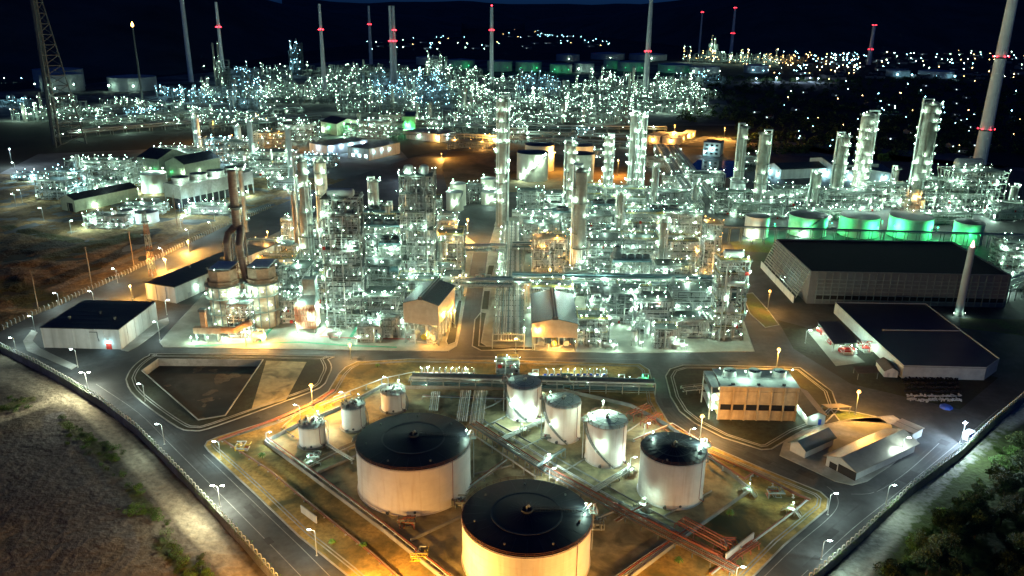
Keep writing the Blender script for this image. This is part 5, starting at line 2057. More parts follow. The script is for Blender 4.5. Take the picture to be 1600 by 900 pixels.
# ------------------------------------------------------------------ steel frames of the two process blocks
FR = [
    # label, u, v, w, d, top row, levels, seed, options
    ('tallest braced steel tower with open floors in the left block, right of the brick-coloured heater', 541, 513, 18, 13, 312, 8, 1, dict(top='drum', vessels=7, pipes=110, bay=6)),
    ('broad six-floor pale steel tower near the centre road in the left block', 655, 462, 18, 14, 276, 7, 2, dict(top='reactor', vessels=8, pipes=110)),
    ('two-floor pale frame between the heater and the tallest tower', 512, 490, 13, 12, 440, 3, 3, dict(vessels=4, pipes=60)),
    ('low pipe-filled frame on the pale pad left of the tan compressor house', 600, 510, 20, 14, 462, 3, 4, dict(vessels=5, pipes=80)),
    ('dark-roofed open frame with a drum beside the tan compressor house', 608, 528, 9, 8, 497, 1, 5, dict(vessels=2, pipes=20, stair=False)),
    ('pipe-filled frame behind the tan compressor house', 655, 490, 22, 14, 440, 3, 6, dict(vessels=5, pipes=90)),
    ('frame of pale pipes behind the low pipe-filled frame', 590, 470, 26, 16, 415, 4, 7, dict(vessels=6, pipes=110)),
    ('pale frame between the furnaces and the tallest tower', 462, 470, 16, 14, 420, 3, 8, dict(vessels=4, pipes=70)),
    ('low orange-lit frame behind the round furnaces', 432, 430, 22, 12, 405, 2, 9, dict(vessels=3, pipes=40, kind='amber', lam=0.8)),
    ('lit frame behind the tallest tower', 535, 440, 24, 16, 385, 4, 10, dict(vessels=6, pipes=90)),
    ('lit frame in the middle of the left block', 600, 430, 24, 16, 375, 4, 11, dict(vessels=6, pipes=90)),
    ('frame with warm light beside the far end of the centre road', 703, 425, 16, 18, 368, 4, 12, dict(vessels=4, pipes=80, amber=0.4)),
    ('low frame at the left edge of the centre road by the truss bridge', 705, 470, 11, 16, 436, 2, 13, dict(vessels=2, pipes=40, amber=0.3)),
    ('lit frame at the back of the left block below two columns', 505, 395, 24, 16, 350, 3, 14, dict(vessels=5, pipes=80)),
    ('lit frame at the back of the left block under air-cooler fans', 580, 385, 30, 16, 345, 3, 15, dict(vessels=5, pipes=90)),
    ('lit low frame at the back corner of the left block', 690, 372, 20, 16, 345, 2, 16, dict(vessels=4, pipes=60)),
    ('six-floor corner tower at the right end of the right block', 1136, 532, 13.5, 11, 408, 6, 21, dict(top='drum', vessels=7, pipes=70, bay=5)),
    ('two-floor frame on the pale pad left of the corner tower', 1080, 528, 20, 12, 500, 1, 22, dict(vessels=5, pipes=70, stair=False)),
    ('pipe-filled frame under the blue pipe bridge left of the corner tower', 1082, 500, 24, 14, 455, 3, 23, dict(vessels=5, pipes=110)),
    ('slim dark-footed frame right of the wider compressor house', 925, 543, 14, 12, 500, 2, 24, dict(vessels=4, pipes=50)),
    ('pipe-filled frame under the blue pipe bridge, right of the wider compressor house', 960, 505, 26, 14, 458, 3, 25, dict(vessels=6, pipes=110)),
    ('frame with twin upright vessels on the pale pad in the middle of the right block', 1020, 520, 18, 14, 470, 3, 26, dict(vessels=6, pipes=80)),
    ('pipe-filled frame behind the wider compressor house', 862, 490, 22, 12, 450, 3, 27, dict(vessels=4, pipes=100)),
    ('orange-lit frame of standing pipes left of the tall ribbed column', 858, 436, 20, 16, 374, 4, 28, dict(vessels=5, pipes=90, kind='amber', lam=1.0)),
    ('lit frame right of the tall ribbed column', 938, 432, 22, 16, 375, 4, 29, dict(vessels=6, pipes=100)),
    ('pale lit frame in the middle of the right block behind the dark-roofed cooler', 1000, 425, 22, 16, 375, 3, 30, dict(vessels=6, pipes=90)),
    ('orange-lit slim tower at the right edge behind the blue pipe bridge', 1108, 438, 9, 9, 350, 4, 32, dict(vessels=3, pipes=40, amber=0.7)),
    ('lit frame left of the orange-lit slim tower', 1062, 425, 20, 14, 378, 3, 33, dict(vessels=5, pipes=80, amber=0.2)),
    ('lit frame behind the orange-lit frame of standing pipes', 845, 395, 24, 14, 350, 3, 34, dict(vessels=5, pipes=80)),
    ('lit frame at the back of the right block right of the tall ribbed column', 925, 385, 26, 16, 338, 3, 35, dict(vessels=5, pipes=90)),
    ('lit frame at the back of the right block, left of the long racks', 1005, 378, 26, 16, 335, 3, 36, dict(vessels=5, pipes=90)),
    ('lit frame at the back right corner of the right block', 1070, 370, 22, 14, 335, 2, 37, dict(vessels=4, pipes=70)),
    ('green-lit frame behind the right block below the cream tanks', 880, 342, 30, 16, 305, 3, 38, dict(vessels=5, pipes=80, amber=0.1)),
    ('green-lit frame at the foot of the tallest column pair', 975, 335, 34, 18, 296, 3, 39, dict(vessels=6, pipes=90)),
    ('green-lit low frame right of the tallest column pair', 1045, 330, 30, 16, 300, 2, 40, dict(vessels=5, pipes=70)),
    ('teal-roofed frame at the foot of the lamp-covered column', 828, 340, 20, 14, 300, 2, 41, dict(vessels=4, pipes=50)),
    ('narrow lit frame behind the brick-coloured heater', 482, 448, 16, 12, 412, 3, 130, dict(vessels=3, pipes=50)),
    ('lit frame behind the two-floor pale frame of the left block', 560, 452, 16, 12, 405, 3, 131, dict(vessels=4, pipes=60)),
    ('lit frame right behind the row of black fan shrouds in the left block', 640, 412, 20, 12, 372, 3, 132, dict(vessels=4, pipes=60)),
    ('short frame between broad six-floor tower and centre road', 694, 455, 10, 12, 420, 3, 133, dict(vessels=2, pipes=40, amber=0.3)),
    ('lit frame left of the blue-lamped column', 452, 418, 14, 12, 385, 2, 134, dict(vessels=2, pipes=40)),
    ('lit frame at the back right of the left block behind the six-floor tower', 655, 378, 22, 12, 345, 2, 135, dict(vessels=3, pipes=50)),
    ('lit frame at the back left of the left block', 462, 378, 18, 12, 345, 2, 136, dict(vessels=3, pipes=50)),
    ('lit frame directly under the tall ribbed column', 905, 462, 18, 12, 425, 3, 137, dict(vessels=3, pipes=60)),
    ('lit frame right under the dark-roofed cooler', 990, 478, 18, 10, 448, 2, 138, dict(vessels=3, pipes=60)),
    ('lit frame between dark-roofed cooler and corner tower', 1048, 452, 18, 12, 415, 3, 139, dict(vessels=3, pipes=60)),
    ('lit frame behind the corner tower', 1100, 478, 14, 12, 440, 3, 140, dict(vessels=3, pipes=50, amber=0.2)),
    ('lit frame behind the single black fan shroud', 885, 408, 16, 12, 372, 3, 141, dict(vessels=3, pipes=50)),
    ('lit frame in the middle of the right block left of the slender column', 962, 400, 18, 12, 362, 3, 142, dict(vessels=3, pipes=60)),
    ('lit frame right of the slender middle column', 1035, 402, 20, 12, 366, 3, 143, dict(vessels=3, pipes=60)),
    ('low lit frame behind the tall ribbed column at the back', 905, 358, 20, 12, 326, 2, 144, dict(vessels=3, pipes=50)),
    ('low lit frame at the back left of the right block by the pipe bank', 832, 372, 18, 12, 338, 2, 145, dict(vessels=3, pipes=50)),
    ('low lit frame behind the pair of black fan shrouds', 1045, 352, 22, 12, 322, 2, 146, dict(vessels=3, pipes=50)),
    ('green-lit frame between slim lamp-covered columns', 920, 325, 26, 14, 292, 3, 147, dict(vessels=3, pipes=60)),
    ('small frame beside the furnaces and green walkway', 452, 505, 9, 8, 470, 2, 148, dict(vessels=2, pipes=40)),
    ('small lit frame left of the tan compressor house legs', 577, 535, 10, 7, 510, 1, 149, dict(vessels=2, pipes=30, stair=False)),
    ('small lit frame left of the corner tower at the pad front', 1040, 545, 10, 7, 515, 1, 150, dict(vessels=2, pipes=30, stair=False)),
    ('small lit frame left of the cream tanks on brown ground', 742, 318, 12, 10, 290, 2, 151, dict(vessels=2, pipes=40)),
    ('small lit frame left of the small cream tanks', 668, 342, 20, 14, 312, 2, 42, dict(vessels=4, pipes=60)),
]
for lab, u, v, w, d, vt, n, seed, op in FR:
    process_frame(lab, u, v, w, d, hgt(u, v, vt, 0.12), n, seed, **op)

# ------------------------------------------------------------------ columns
CO = [
    ('column with blue-white lamp at its waist, left of two behind the left block', 484, 418, 246, 20, 8, dict(seed=1, thin_top=True)),
    ('column with a crown platform, right of two at the back of the left block', 511, 398, 248, 15, 8, dict(seed=2, shell='tank_cream')),
    ('thin dark pipe-like column against the blue-lamped column', 467, 412, 298, 8, 2, dict(seed=3, shell='rusty_duct', overhead=False)),
    ('short column standing alone near the back road, between two blocks of fans', 587, 348, 280, 14, 4, dict(seed=4)),
    ('small lamp-topped column by the air-cooler fans', 608, 372, 318, 9, 2, dict(seed=5)),
    ('very tall lamp-covered column between the small cream tanks and cream tanks', 783, 352, 152, 17, 11, dict(seed=6, per=3, lr=0.45)),
    ('tall ribbed column with a dark collar platform, behind the wider compressor house', 902, 442, 262, 18, 7, dict(seed=7, shell='column_shell', per=2)),
    ('lamp-covered column in front of the right cream tank', 889, 345, 222, 15, 8, dict(seed=8, per=3, lr=0.42)),
    ('slim lamp-covered column left of the tallest column pair', 946, 325, 212, 12, 8, dict(seed=9, per=3, lr=0.42)),
    ('left one of the tallest lamp-covered pair, right block', 983, 322, 176, 11, 10, dict(seed=10, per=3, lr=0.45)),
    ('right one of the tallest lamp-covered pair, right block', 996, 320, 180, 10, 10, dict(seed=11, per=3, lr=0.45)),
    ('slim column right of the tallest pair beside the long racks', 1018, 345, 258, 8, 4, dict(seed=12)),
    ('slender column in the middle of the right block', 965, 395, 300, 8, 3, dict(seed=13)),
    ('plain slender column left of the pond, left of two near the green tanks', 1150, 322, 196, 12, 7, dict(seed=14, per=1)),
    ('thick lamp-topped column right of two near the pond', 1183, 322, 206, 16, 7, dict(seed=15, per=2)),
    ('short thick smoke-grey column in front of the pond pair', 1150, 330, 282, 20, 2, dict(seed=16, shell='tank_grey')),
    ('leftmost and shortest of the three big columns at right', 1304, 318, 210, 17, 7, dict(seed=17, per=2, lr=0.45)),
    ('thick column, middle of the three big columns at right', 1338, 316, 176, 22, 10, dict(seed=18, per=3, lr=0.48)),
    ('thickest and tallest of the three big columns at right', 1428, 325, 158, 24, 11, dict(seed=19, per=3, lr=0.5)),
    ('stub column between the big columns and the green tanks', 1270, 325, 268, 14, 3, dict(seed=20)),
    ('column at the left edge of the right plant seen over the dark pond', 1085, 330, 288, 8, 2, dict(seed=21)),
    ('slender tall column at the back of the left block by the exhaust stack', 385, 362, 262, 7, 3, dict(seed=22, overhead=False)),
    ('tall lamp-topped column right of the corner tower frame', 1030, 440, 342, 10, 3, dict(seed=23)),
    ('short fat column between the centre road and the broad six-floor tower', 690, 440, 372, 10, 3, dict(seed=24)),
]
for lab, u, v, vt, wp, pl, op in CO:
    column(lab, u, v, vt, wp, pl, **op)

# ------------------------------------------------------------------ air coolers, racks, vessels
air_cooler('row of black fan shrouds on a high frame behind the tan compressor house', 640, 440, 34, 9, 21, 6, 2, lamps=8)
air_cooler('row of black fan shrouds on a frame in front of the short lone column', 585, 372, 40, 12, 17, 5, 1, lamps=6)
air_cooler('row of fan shrouds left of the broad six-floor tower', 600, 405, 30, 10, 20, 4, 1, lamps=5)
air_cooler('black fan shrouds at the back middle of the right block', 945, 362, 20, 10, 18, 2, 1, lamps=4)
air_cooler('pair of black fan shrouds at the back right of the right block', 1035, 372, 22, 10, 18, 3, 1, lamps=4)
air_cooler('single black fan shroud left of the slender middle column', 878, 372, 14, 9, 17, 1, 1, lamps=3)
loc = G(985, 452, 0.12)
t = air_cooler('dark-roofed cooler with one big conical hood above the blue pipe bridge', 985, 452, 22, 10, 15, 5, 1, lamps=5)
b = MB()
b.lathe([(3.6, 17.6), (3.4, 19), (2.1, 21.5), (2.0, 24), (1.7, 24), (1.7, 21)], 24, (-8.5, 5))
b.build('hood', 'steel_dark', t)
pipe_rack('long blue-grey pipe bridge running across the right block behind the compressor house', (800, 468), (1120, 474), 8, 14, 2, 8, tray=True, lamp_step=9)
pipe_rack('trussed pipe bridge crossing the centre road', (672, 470), (802, 472), 7, 13, 2, 8, truss=True, post=False, lamp_step=14)
pipe_rack('trussed pipe bridge crossing the centre road further back', (722, 412), (790, 412), 6, 12, 2, 6, truss=True, post=False, lamp_step=16)
pipe_rack('wide bank of parallel pipes running away along the right of the centre road', (794, 545), (800, 362), 15, 7.5, 2, 14, lamp_step=15, rmax=0.38)
pipe_rack('pipe rack along the back edge of the left block', (470, 372), (690, 376), 8, 10, 2, 8, lamp_step=11)
pipe_rack('pipe rack across the middle of the left block', (450, 452), (690, 455), 8, 11, 2, 9, lamp_step=10)
pipe_rack('pipe rack along the back of the right block', (800, 352), (1080, 356), 9, 11, 2, 9, lamp_step=10)
pipe_rack('pipe rack across the middle of the right block', (800, 408), (1090, 412), 8, 12, 2, 9, lamp_step=10)
pipe_rack('broad dim pipe rack running away to the far refinery right of the tallest column pair', (1085, 335), (1030, 238), 14, 9, 2, 10, lamp_step=40)
pipe_rack('second dim pipe rack running away beside the pond', (1105, 318), (1052, 240), 10, 9, 2, 8, lamp_step=50)
pipe_rack('pipe rack on tall legs between the green tanks and the dark cooling tower', (1120, 378), (1600, 392), 5, 11, 1, 5, lamp_step=0, steel='steel_grey')
pipe_rack('long dim pipe rack crossing behind the cream tanks', (560, 214), (1010, 236), 12, 10, 2, 8, z0=LOW, lamp_step=60, lr=0.4)
pipe_rack('green-lit rack at the right edge beside the dark cooling tower', (1560, 470), (1640, 440), 10, 10, 2, 8, lamp_step=7)
pipe_rack('orange braced pipe rack above the road behind the round furnaces', (392, 402), (455, 404), 5, 12, 1, 5, truss=True, kind='amber', lamp_step=8)
for i, (u, v, r, L, zc, ax, lab) in enumerate([
        (600, 492, 1.7, 9, 8.5, 'y', 'white drum on a raised frame left of the tan compressor house'), (523, 528, 1.2, 7, 2.4, 'x', 'small white drum on the pad at the foot of the tallest tower'),
        (1042, 536, 1.5, 8, 2.6, 'x', 'white drum on saddles in the middle of the right pad'), (990, 540, 1.6, 6, 2.2, 'z', 'short upright vessel on the right pad beside the access road'),
        (1010, 528, 1.4, 7, 2.2, 'z', 'upright vessel in the middle of the right pad'), (952, 545, 1.2, 6, 2.2, 'x', 'small drum near the access road right of the wider compressor house'),
        (430, 500, 1.5, 9, 2.6, 'y', 'white drum beside the right furnace'), (448, 492, 1.2, 6, 2.2, 'z', 'small upright vessel beside the right furnace'),
        (640, 528, 1.0, 5, 2.0, 'x', 'small drum by the left leg of the tan compressor house'), (568, 505, 1.6, 8, 2.2, 'z', 'upright white vessel right of the tallest tower'),
        (1210, 318, 3.2, 30, 8, 'x', 'long pale horizontal drum under a dark roof in the right plant'), (1060, 545, 1.2, 5, 2.2, 'x', 'small drum near the front edge of the right pad')]):
    drum(lab, u, v, r, L, zc, ax, m=('vessel_white', 'vessel_silver')[i % 2], lamps=2)
# ================================================================== LEFT PLANT, RIGHT PLANT (process frames on the lower land)
for lab, u, v, w, d, vt, n, seed, op in [
        ('lamp-dotted frame at the far left end of the left plant beside a pale box', 82, 312, 26, 20, 282, 2, 51, dict(z0=LOW, kind='white')),
        ('blue-lit frame in the front of the left plant', 108, 306, 30, 18, 268, 3, 52, dict(z0=LOW, kind='cold')),
        ('green-lit frame between two silver columns in the left plant', 135, 300, 30, 18, 252, 3, 53, dict(z0=LOW, kind='white')),
        ('green-lamped frame at the right of the left plant front', 170, 298, 34, 20, 252, 3, 54, dict(z0=LOW, kind='white')),
        ('lamp-edged frame at the back of the left plant', 195, 290, 26, 18, 256, 2, 55, dict(z0=LOW, kind='white')),
        ('glaring low tangle of pipes at the front corner beside the hangar', 165, 358, 30, 14, 338, 2, 56, dict(z0=LOW, kind='white', lam=1.5)),
        ('glaring low pipe frame between the two low grey tanks and hangar', 220, 335, 34, 14, 322, 1, 57, dict(z0=LOW, kind='white', lam=1.5)),
        ('pipe frame by the foot of the four-fan cooling tower', 330, 336, 40, 12, 322, 1, 58, dict(z0=LOW, kind='white', lam=1.3)),
        ('lamp-edged low frame behind the gabled halls', 285, 245, 60, 20, 232, 1, 59, dict(z0=LOW, kind='white', lam=1.6)),
        ('blue-lit frame of tall pipes behind the four-fan cooling tower', 340, 255, 34, 22, 218, 4, 60, dict(z0=LOW, kind='cold', lam=1.2)),
        ('lit frame beside two grey chimneys in the left plant', 378, 262, 34, 24, 222, 3, 61, dict(z0=LOW, kind='white', amber=0.15)),
        ('lit frame below the tall grey chimney pair, right end of the left plant', 425, 275, 44, 24, 238, 3, 62, dict(z0=LOW, kind='white', lam=1.2)),
        ('lit frame in front of the glaring white hall', 500, 262, 34, 16, 244, 2, 63, dict(z0=LOW, kind='cold')),
        ('lit frame with orange glow behind the left plant chimneys', 420, 228, 40, 24, 208, 2, 64, dict(z0=LOW, kind='white', amber=0.4)),
        ('lit frame left of the green gabled hall', 468, 222, 40, 24, 195, 3, 65, dict(z0=LOW, kind='white')),
        ('lit frame behind the white black-roofed hall', 585, 217, 36, 20, 190, 3, 66, dict(z0=LOW, kind='white')),
        ('lit frame around a stubby cone beside the bright green hall', 612, 212, 30, 22, 180, 3, 67, dict(z0=LOW, kind='white', amber=0.1)),
        ('lit frame in the right plant below the left big column', 1240, 322, 34, 18, 296, 2, 71, dict(kind='white', lam=1.2)),
        ('lit frame at the foot of the middle big column', 1330, 330, 44, 18, 300, 2, 72, dict(kind='white', lam=1.3)),
        ('lit frame between the middle and the tallest big columns', 1385, 328, 36, 18, 290, 3, 73, dict(kind='white', lam=1.2)),
        ('lit frame at the foot of the tallest big column', 1462, 330, 34, 18, 282, 3, 74, dict(kind='white', amber=0.1, lam=1.3)),
        ('broad lit frame under the bent duct of the tall right chimney', 1520, 335, 44, 26, 270, 4, 75, dict(kind='white', lam=1.2, vessels=7)),
        ('lit frame around the smoke-grey short column near the pond', 1145, 335, 30, 16, 300, 2, 76, dict(kind='white', lam=1.3)),
        ('lit low frame between the pond and the green tanks', 1185, 342, 40, 14, 318, 1, 77, dict(kind='white', lam=1.5)),
        ('lit low frame behind the green tanks', 1290, 345, 50, 12, 330, 1, 78, dict(kind='white', lam=1.4)),
        ('lit low frame right of the tallest big column', 1470, 352, 46, 14, 334, 1, 79, dict(kind='white', lam=1.4)),
        ('small lit frame at the far right edge by the low rack', 1578, 345, 24, 14, 318, 2, 80, dict(kind='white')),
        ('lit frame at the right edge behind the dark cooling tower', 1590, 420, 20, 16, 380, 3, 81, dict(kind='white', lam=1.3)),
        ('lit low frame at the right edge beside the green-lit rack', 1592, 455, 18, 14, 436, 1, 82, dict(kind='white', lam=1.6)),
        ('lit frame over the dark pond', 1175, 258, 26, 12, 246, 1, 83, dict(kind='white', lam=1.2)),
        ('lit frame at the left edge of the right plant', 1105, 300, 30, 18, 272, 2, 84, dict(kind='white'))]:
    op.setdefault('vessels', 4)
    process_frame(lab, u, v, w, d, hgt(u, v, vt, op.get('z0', 0.12)), n, seed, pipes=46, rail=False, stair=False, lr=0.4, bay=7.0, **op)
for lab, u, v, vt, wp, pl, op in [
        ('silver column left of two at the front of the left plant', 128, 302, 245, 6, 2, dict(seed=31)), ('silver column right of two at the front of the left plant', 139, 300, 262, 7, 2, dict(seed=32)),
        ('ribbed column behind the gabled halls', 312, 242, 182, 9, 3, dict(seed=33, shell='tank_grey')),
        ('grey column with smoke-lit top, left of two grey chimneys', 376, 252, 196, 10, 2, dict(seed=34, shell='tank_grey', overhead=False)),
        ('column with dark cap right of two grey chimneys in the left plant', 396, 262, 188, 8, 2, dict(seed=35, shell='tank_grey', overhead=False)),
        ('thick grey column pair member standing before the orange floodlight', 455, 275, 198, 9, 2, dict(seed=36, shell='tank_grey', overhead=False)),
        ('short column with small hood beside the white hall', 562, 205, 176, 6, 1, dict(seed=37, overhead=False)),
        ('small lamp-topped column at the far right edge', 1575, 338, 290, 9, 2, dict(seed=38)),
        ('column at the right plant back, between workshop and tallest column', 1395, 300, 262, 9, 2, dict(seed=39))]:
    column(lab, u, v, vt, wp, pl, z0=LOW if u < 1000 else 0.12, lr=0.45, **op)
drum('big bent silver duct vessel feeding the tall right chimney', 1505, 300, 5.0, 26, 26, 'x', m='vessel_silver', lamps=0)

# ================================================================== CHIMNEYS AND FLARES
def chimney(label, u, v, ut, vt, wb, wt=None, rings=(), top_light=False, z0=LOW, m='chimney_shell', bands=(), name='chimney', lamps=(), n=24, cap=None):
    """(u, v) foot and (ut, vt) top as seen; rings: rows where red lamps circle the shaft"""
    base = G(u, v, z0)
    h = hgt(u, v, vt, z0)
    r0 = wid(u, v, wb, z0) / 2
    r1 = r0 * (wt / wb if wt else 0.62)
    t = thing(name, label, 'chimney', base)
    b = MB()
    prof = [(r0 + (r1 - r0) * k / 10, h * k / 10) for k in range(11)]
    prof += [(r1 * 0.85, h), (r1 * 0.85, h - 4)]
    b.lathe(prof, n)
    b.build('shaft', m, t)
    for z in bands:
        b = MB()
        rr = r0 + (r1 - r0) * z
        b.lathe([(rr, h * z - 0.8), (rr + r1 * 0.5, h * z), (rr + r1 * 0.5, h * z + 0.3), (rr, h * z + 0.3)], n)
        b.build('gallery', 'steel_dark', t)
    for row in rings:
        z = hgt(u, v, row, z0) if row < vt + 2000 else 0
        f = min(1, z / h)
        rr = r0 + (r1 - r0) * f
        b = MB()
        b.lathe([(rr, z - 2.2), (rr + 1.6, z - 1.2), (rr + 1.6, z - 0.9), (rr, z - 0.9)], n)
        b.build('gallery', 'steel_dark', t)
        k = 6
        for q in range(k):
            a = -math.pi / 2 + 2 * math.pi * q / k
            lamp_part(t, ((rr + 1.5) * math.cos(a), (rr + 1.5) * math.sin(a), z - 0.9), 'red', min(1.5, max(0.5, base.length / 1250)), 0.8, name='warning_lamp')
    if top_light:
        lamp_part(t, (0, 0, h), 'red', min(3.0, base.length / 900), 3.0, name='warning_lamp')
    for row, kd in lamps:
        z = hgt(u, v, row, z0)
        lamp_part(t, (-r0 * 1.1, -r0, z), kd, base.length / 2200, 0.5)
    return t


chimney('tall pale chimney with no visible lamps, leftmost of the plain ones', 299, 128, 283, -30, 8, 6)
chimney('tall thin chimney with one red ring rising behind lamp-lit column', 352, 145, 338, 3, 7, 4, rings=(42,))
chimney('tall chimney with one red ring at the left of the far refinery', 508, 150, 499, 6, 8, 3.6, rings=(46,))
chimney('slim chimney with one red ring just left of the twin chimney', 580, 100, 576, 9, 6, 3.2, rings=(38,))
chimney('left shaft of the twin chimney, red rings at two levels', 613.5, 136, 610, 9, 6, 4, rings=(64,))
chimney('right shaft of the twin chimney, red rings at two levels', 618.5, 135, 614.5, 9, 6, 4, rings=(64, 47))
chimney('pale chimney with one red ring and a red lamp on its top, top centre', 768, 140, 768, 11, 7, 4.5, rings=(47,), top_light=True)
chimney('tall pale chimney with one red ring and dark tip, right of centre', 1008, 148, 1018, -4, 9, 5.5, rings=(80,))
chimney('distant slim chimney with red top ring beside the orange-lit works', 1142, 84, 1148, 10, 5, 2.8, rings=(52, 12))
chimney('distant thin mast-like chimney left of the orange-lit works', 1092, 84, 1097, 17, 3, 2, rings=(19,))
chimney('distant chimney with red rings at middle and top, in the town', 1357, 101, 1365, 38, 6, 4, rings=(77, 39))
chimney('nearest and tallest pale chimney with two red rings, at the right edge', 1530, 256, 1582, -40, 19, 13, rings=(201, 88), z0=0.1, bands=())
t = chimney('small dark flare stack with a pink-white flame, in front of the dark cooling tower', 1497, 492, 1520, 386, 12, 9, z0=0.1, m='tank_grey', name='flare_stack')
hf = hgt(1497, 492, 387, 0.1)
b = MB()
b.lathe([(0.5, hf + 0.2), (0.9, hf + 1.0), (0.5, hf + 2.4), (0.02, hf + 4.0)], 8)
b.build('flame', [glow('flame_pink', (1.0, 0.45, 0.42), 14)], t)
b = MB()
b.lathe([(2.4, 0), (2.4, 1.2), (1.4, 4)], 16)
b.build('foot', 'concrete', t)
for x in (-3.5, 2.5):
    lamp_part(t, (x, -2, 0), 'white', 0.3, 1.8, k=0.4)
# flare with orange flame
t = chimney('slim dark flare stack with an orange flame on its tip, upper left', 224, 165, 207, 42, 3.4, 2.4, m='steel_dark', name='flare_stack', n=10)
hf = hgt(224, 165, 42, LOW)
b = MB()
b.lathe([(0.6, hf), (2.0, hf + 2), (1.5, hf + 5), (0.1, hf + 8)], 10)
b.build('flame', [LAMP['flame']], t)
# leaning-looking lattice flare derrick, far left
base = G(92, 226, LOW)
hd = hgt(92, 226, -30, LOW)
t = thing('flare_derrick', 'tall dark lattice flare derrick carrying a thick riser pipe, far left', 'flare tower', base)
k = 16
b = MB()
for s in range(3):
    a0 = s * 2 * math.pi / 3 + 0.4
    for q in range(k):
        f0, f1 = q / k, (q + 1) / k
        R0, R1 = 20 * (1 - f0 * 0.82), 20 * (1 - f1 * 0.82)
        p0 = (R0 * math.cos(a0) + 10, R0 * math.sin(a0), hd * f0)
        p1 = (R1 * math.cos(a0) + 10 - 8 * f1, R1 * math.sin(a0), hd * f1)
        p0 = (p0[0] - 8 * f0, p0[1], p0[2])
        a1 = a0 + 2 * math.pi / 3
        q1 = (R1 * math.cos(a1) + 10 - 8 * f1, R1 * math.sin(a1), hd * f1)
        b.bar(p0, p1, 1.1)
        b.bar(p0, q1, 0.6)
        b.bar(p1, q1, 0.6)
b.build('lattice', 'steel_dark', t)
b = MB()
b.tube([(-4, -2, 0), (0, -2, hd)], 2.4, 10)
b.tube([(3, -2, 0), (4, -2, hd)], 1.2, 8)
b.build('riser', 'steel_dark', t)
for z in (0.08, 0.2, 0.3, 0.36):
    lamp_part(t, (6 + 10 * (1 - z), -16 * (1 - z), hd * z), 'far_white', 0.9, 0.5)
# red-white lattice mast on the brown field
base = G(240, 440, LOW)
hm = hgt(240, 440, 330, LOW)
t = thing('lattice_mast', 'red and white lattice mast standing by the fence, before the left plant', 'mast', base)
sec = 6
for q in range(sec):
    b = MB()
    z0, z1 = hm * q / sec, hm * (q + 1) / sec
    w0, w1 = 2.4 - 1.3 * q / sec, 2.4 - 1.3 * (q + 1) / sec
    for s in range(4):
        a, c = s * math.pi / 2 + 0.78, (s + 1) * math.pi / 2 + 0.78
        p0, p1 = (w0 * math.cos(a), w0 * math.sin(a)), (w1 * math.cos(a), w1 * math.sin(a))
        q0, q1 = (w0 * math.cos(c), w0 * math.sin(c)), (w1 * math.cos(c), w1 * math.sin(c))
        b.bar((*p0, z0), (*p1, z1), 0.24)
        b.bar((*p0, z0), (*q1, z1), 0.14)
        b.bar((*q0, z0), (*p1, z1), 0.14)
        b.bar((*p1, z1), (*q1, z1), 0.16)
    b.build('section', 'rust_rail' if q % 2 == 0 else 'steel_grey', t)
b = MB()
b.lathe([(2.8, hm * 0.45), (2.8, hm * 0.45 + 0.2), (0.5, hm * 0.45 + 0.2)], 12)
b.lathe([(2.2, hm * 0.85), (2.2, hm * 0.85 + 0.2), (0.5, hm * 0.85 + 0.2)], 12)
b.build('platform', 'steel_dark', t)

# dim pipe racks and small units in the band between the near plants and the far refinery
for lab, A, B, w_, h_ in [('dim pipe rack across the dark band behind the lattice derrick', (110, 216), (330, 196), 10, 9), ('dim pipe rack across the dark band before the low dim units', (90, 200), (320, 182), 12, 10),
                          ('dim pipe rack along the dark band left of the green gabled hall', (330, 206), (500, 190), 10, 9), ('dim pipe rack along the dark band behind the bright green hall', (500, 196), (760, 206), 10, 9),
                          ('dim pipe rack curving behind the orange yard sheds', (770, 214), (1000, 222), 10, 9), ('dim pipe rack at the foot of the far refinery front row', (560, 204), (1040, 208), 12, 9)]:
    pipe_rack(lab, A, B, w_, h_, 2, 7, z0=LOW, lamp_step=26, lr=0.42, bent=16)
for lab, u, v, w, d, vt, n, seed, op in [
        ('small lit unit in the dark band left of the green gabled hall', 455, 205, 40, 20, 190, 2, 160, {}), ('small lit unit in the dark band above the white black-roofed hall', 560, 214, 36, 20, 196, 2, 161, {}),
        ('orange-lit fenced substation beside the flat black-roofed white hall', 740, 236, 60, 20, 222, 1, 162, dict(kind='amber', lam=0.8)), ('lit unit right of the small bright green hall', 668, 204, 40, 20, 188, 2, 163, {}),
        ('small lit unit behind the very tall lamp-covered column', 800, 218, 40, 18, 200, 2, 164, {}), ('blue-lit small unit on the dark ground behind the cream tanks', 915, 214, 20, 10, 204, 1, 165, dict(kind='cold')),
        ('lit low unit left of the tallest column pair at the back road', 935, 250, 36, 14, 236, 1, 166, {}), ('lit low unit right of the tallest column pair by the racks', 1062, 292, 30, 14, 276, 1, 167, {}),
        ('lit low unit in front of the orange yard sheds', 1030, 262, 24, 12, 248, 1, 168, {}), ('blue-lit low unit at the left edge of the left plant road', 40, 282, 26, 14, 272, 1, 169, dict(kind='cold')),
        ('lit low unit between left plant and back road', 445, 298, 30, 12, 282, 1, 170, {}), ('lit low unit beside the glaring white hall', 470, 258, 30, 12, 244, 1, 171, dict(kind='cold'))]:
    z_ = LOW if u < 1000 and v < 300 else 0.12
    process_frame(lab, u, v, w, d, hgt(u, v, vt, z_), n, seed, z0=z_, pipes=26, vessels=3, rail=False, stair=False, lr=0.42, bay=7.0, **op)

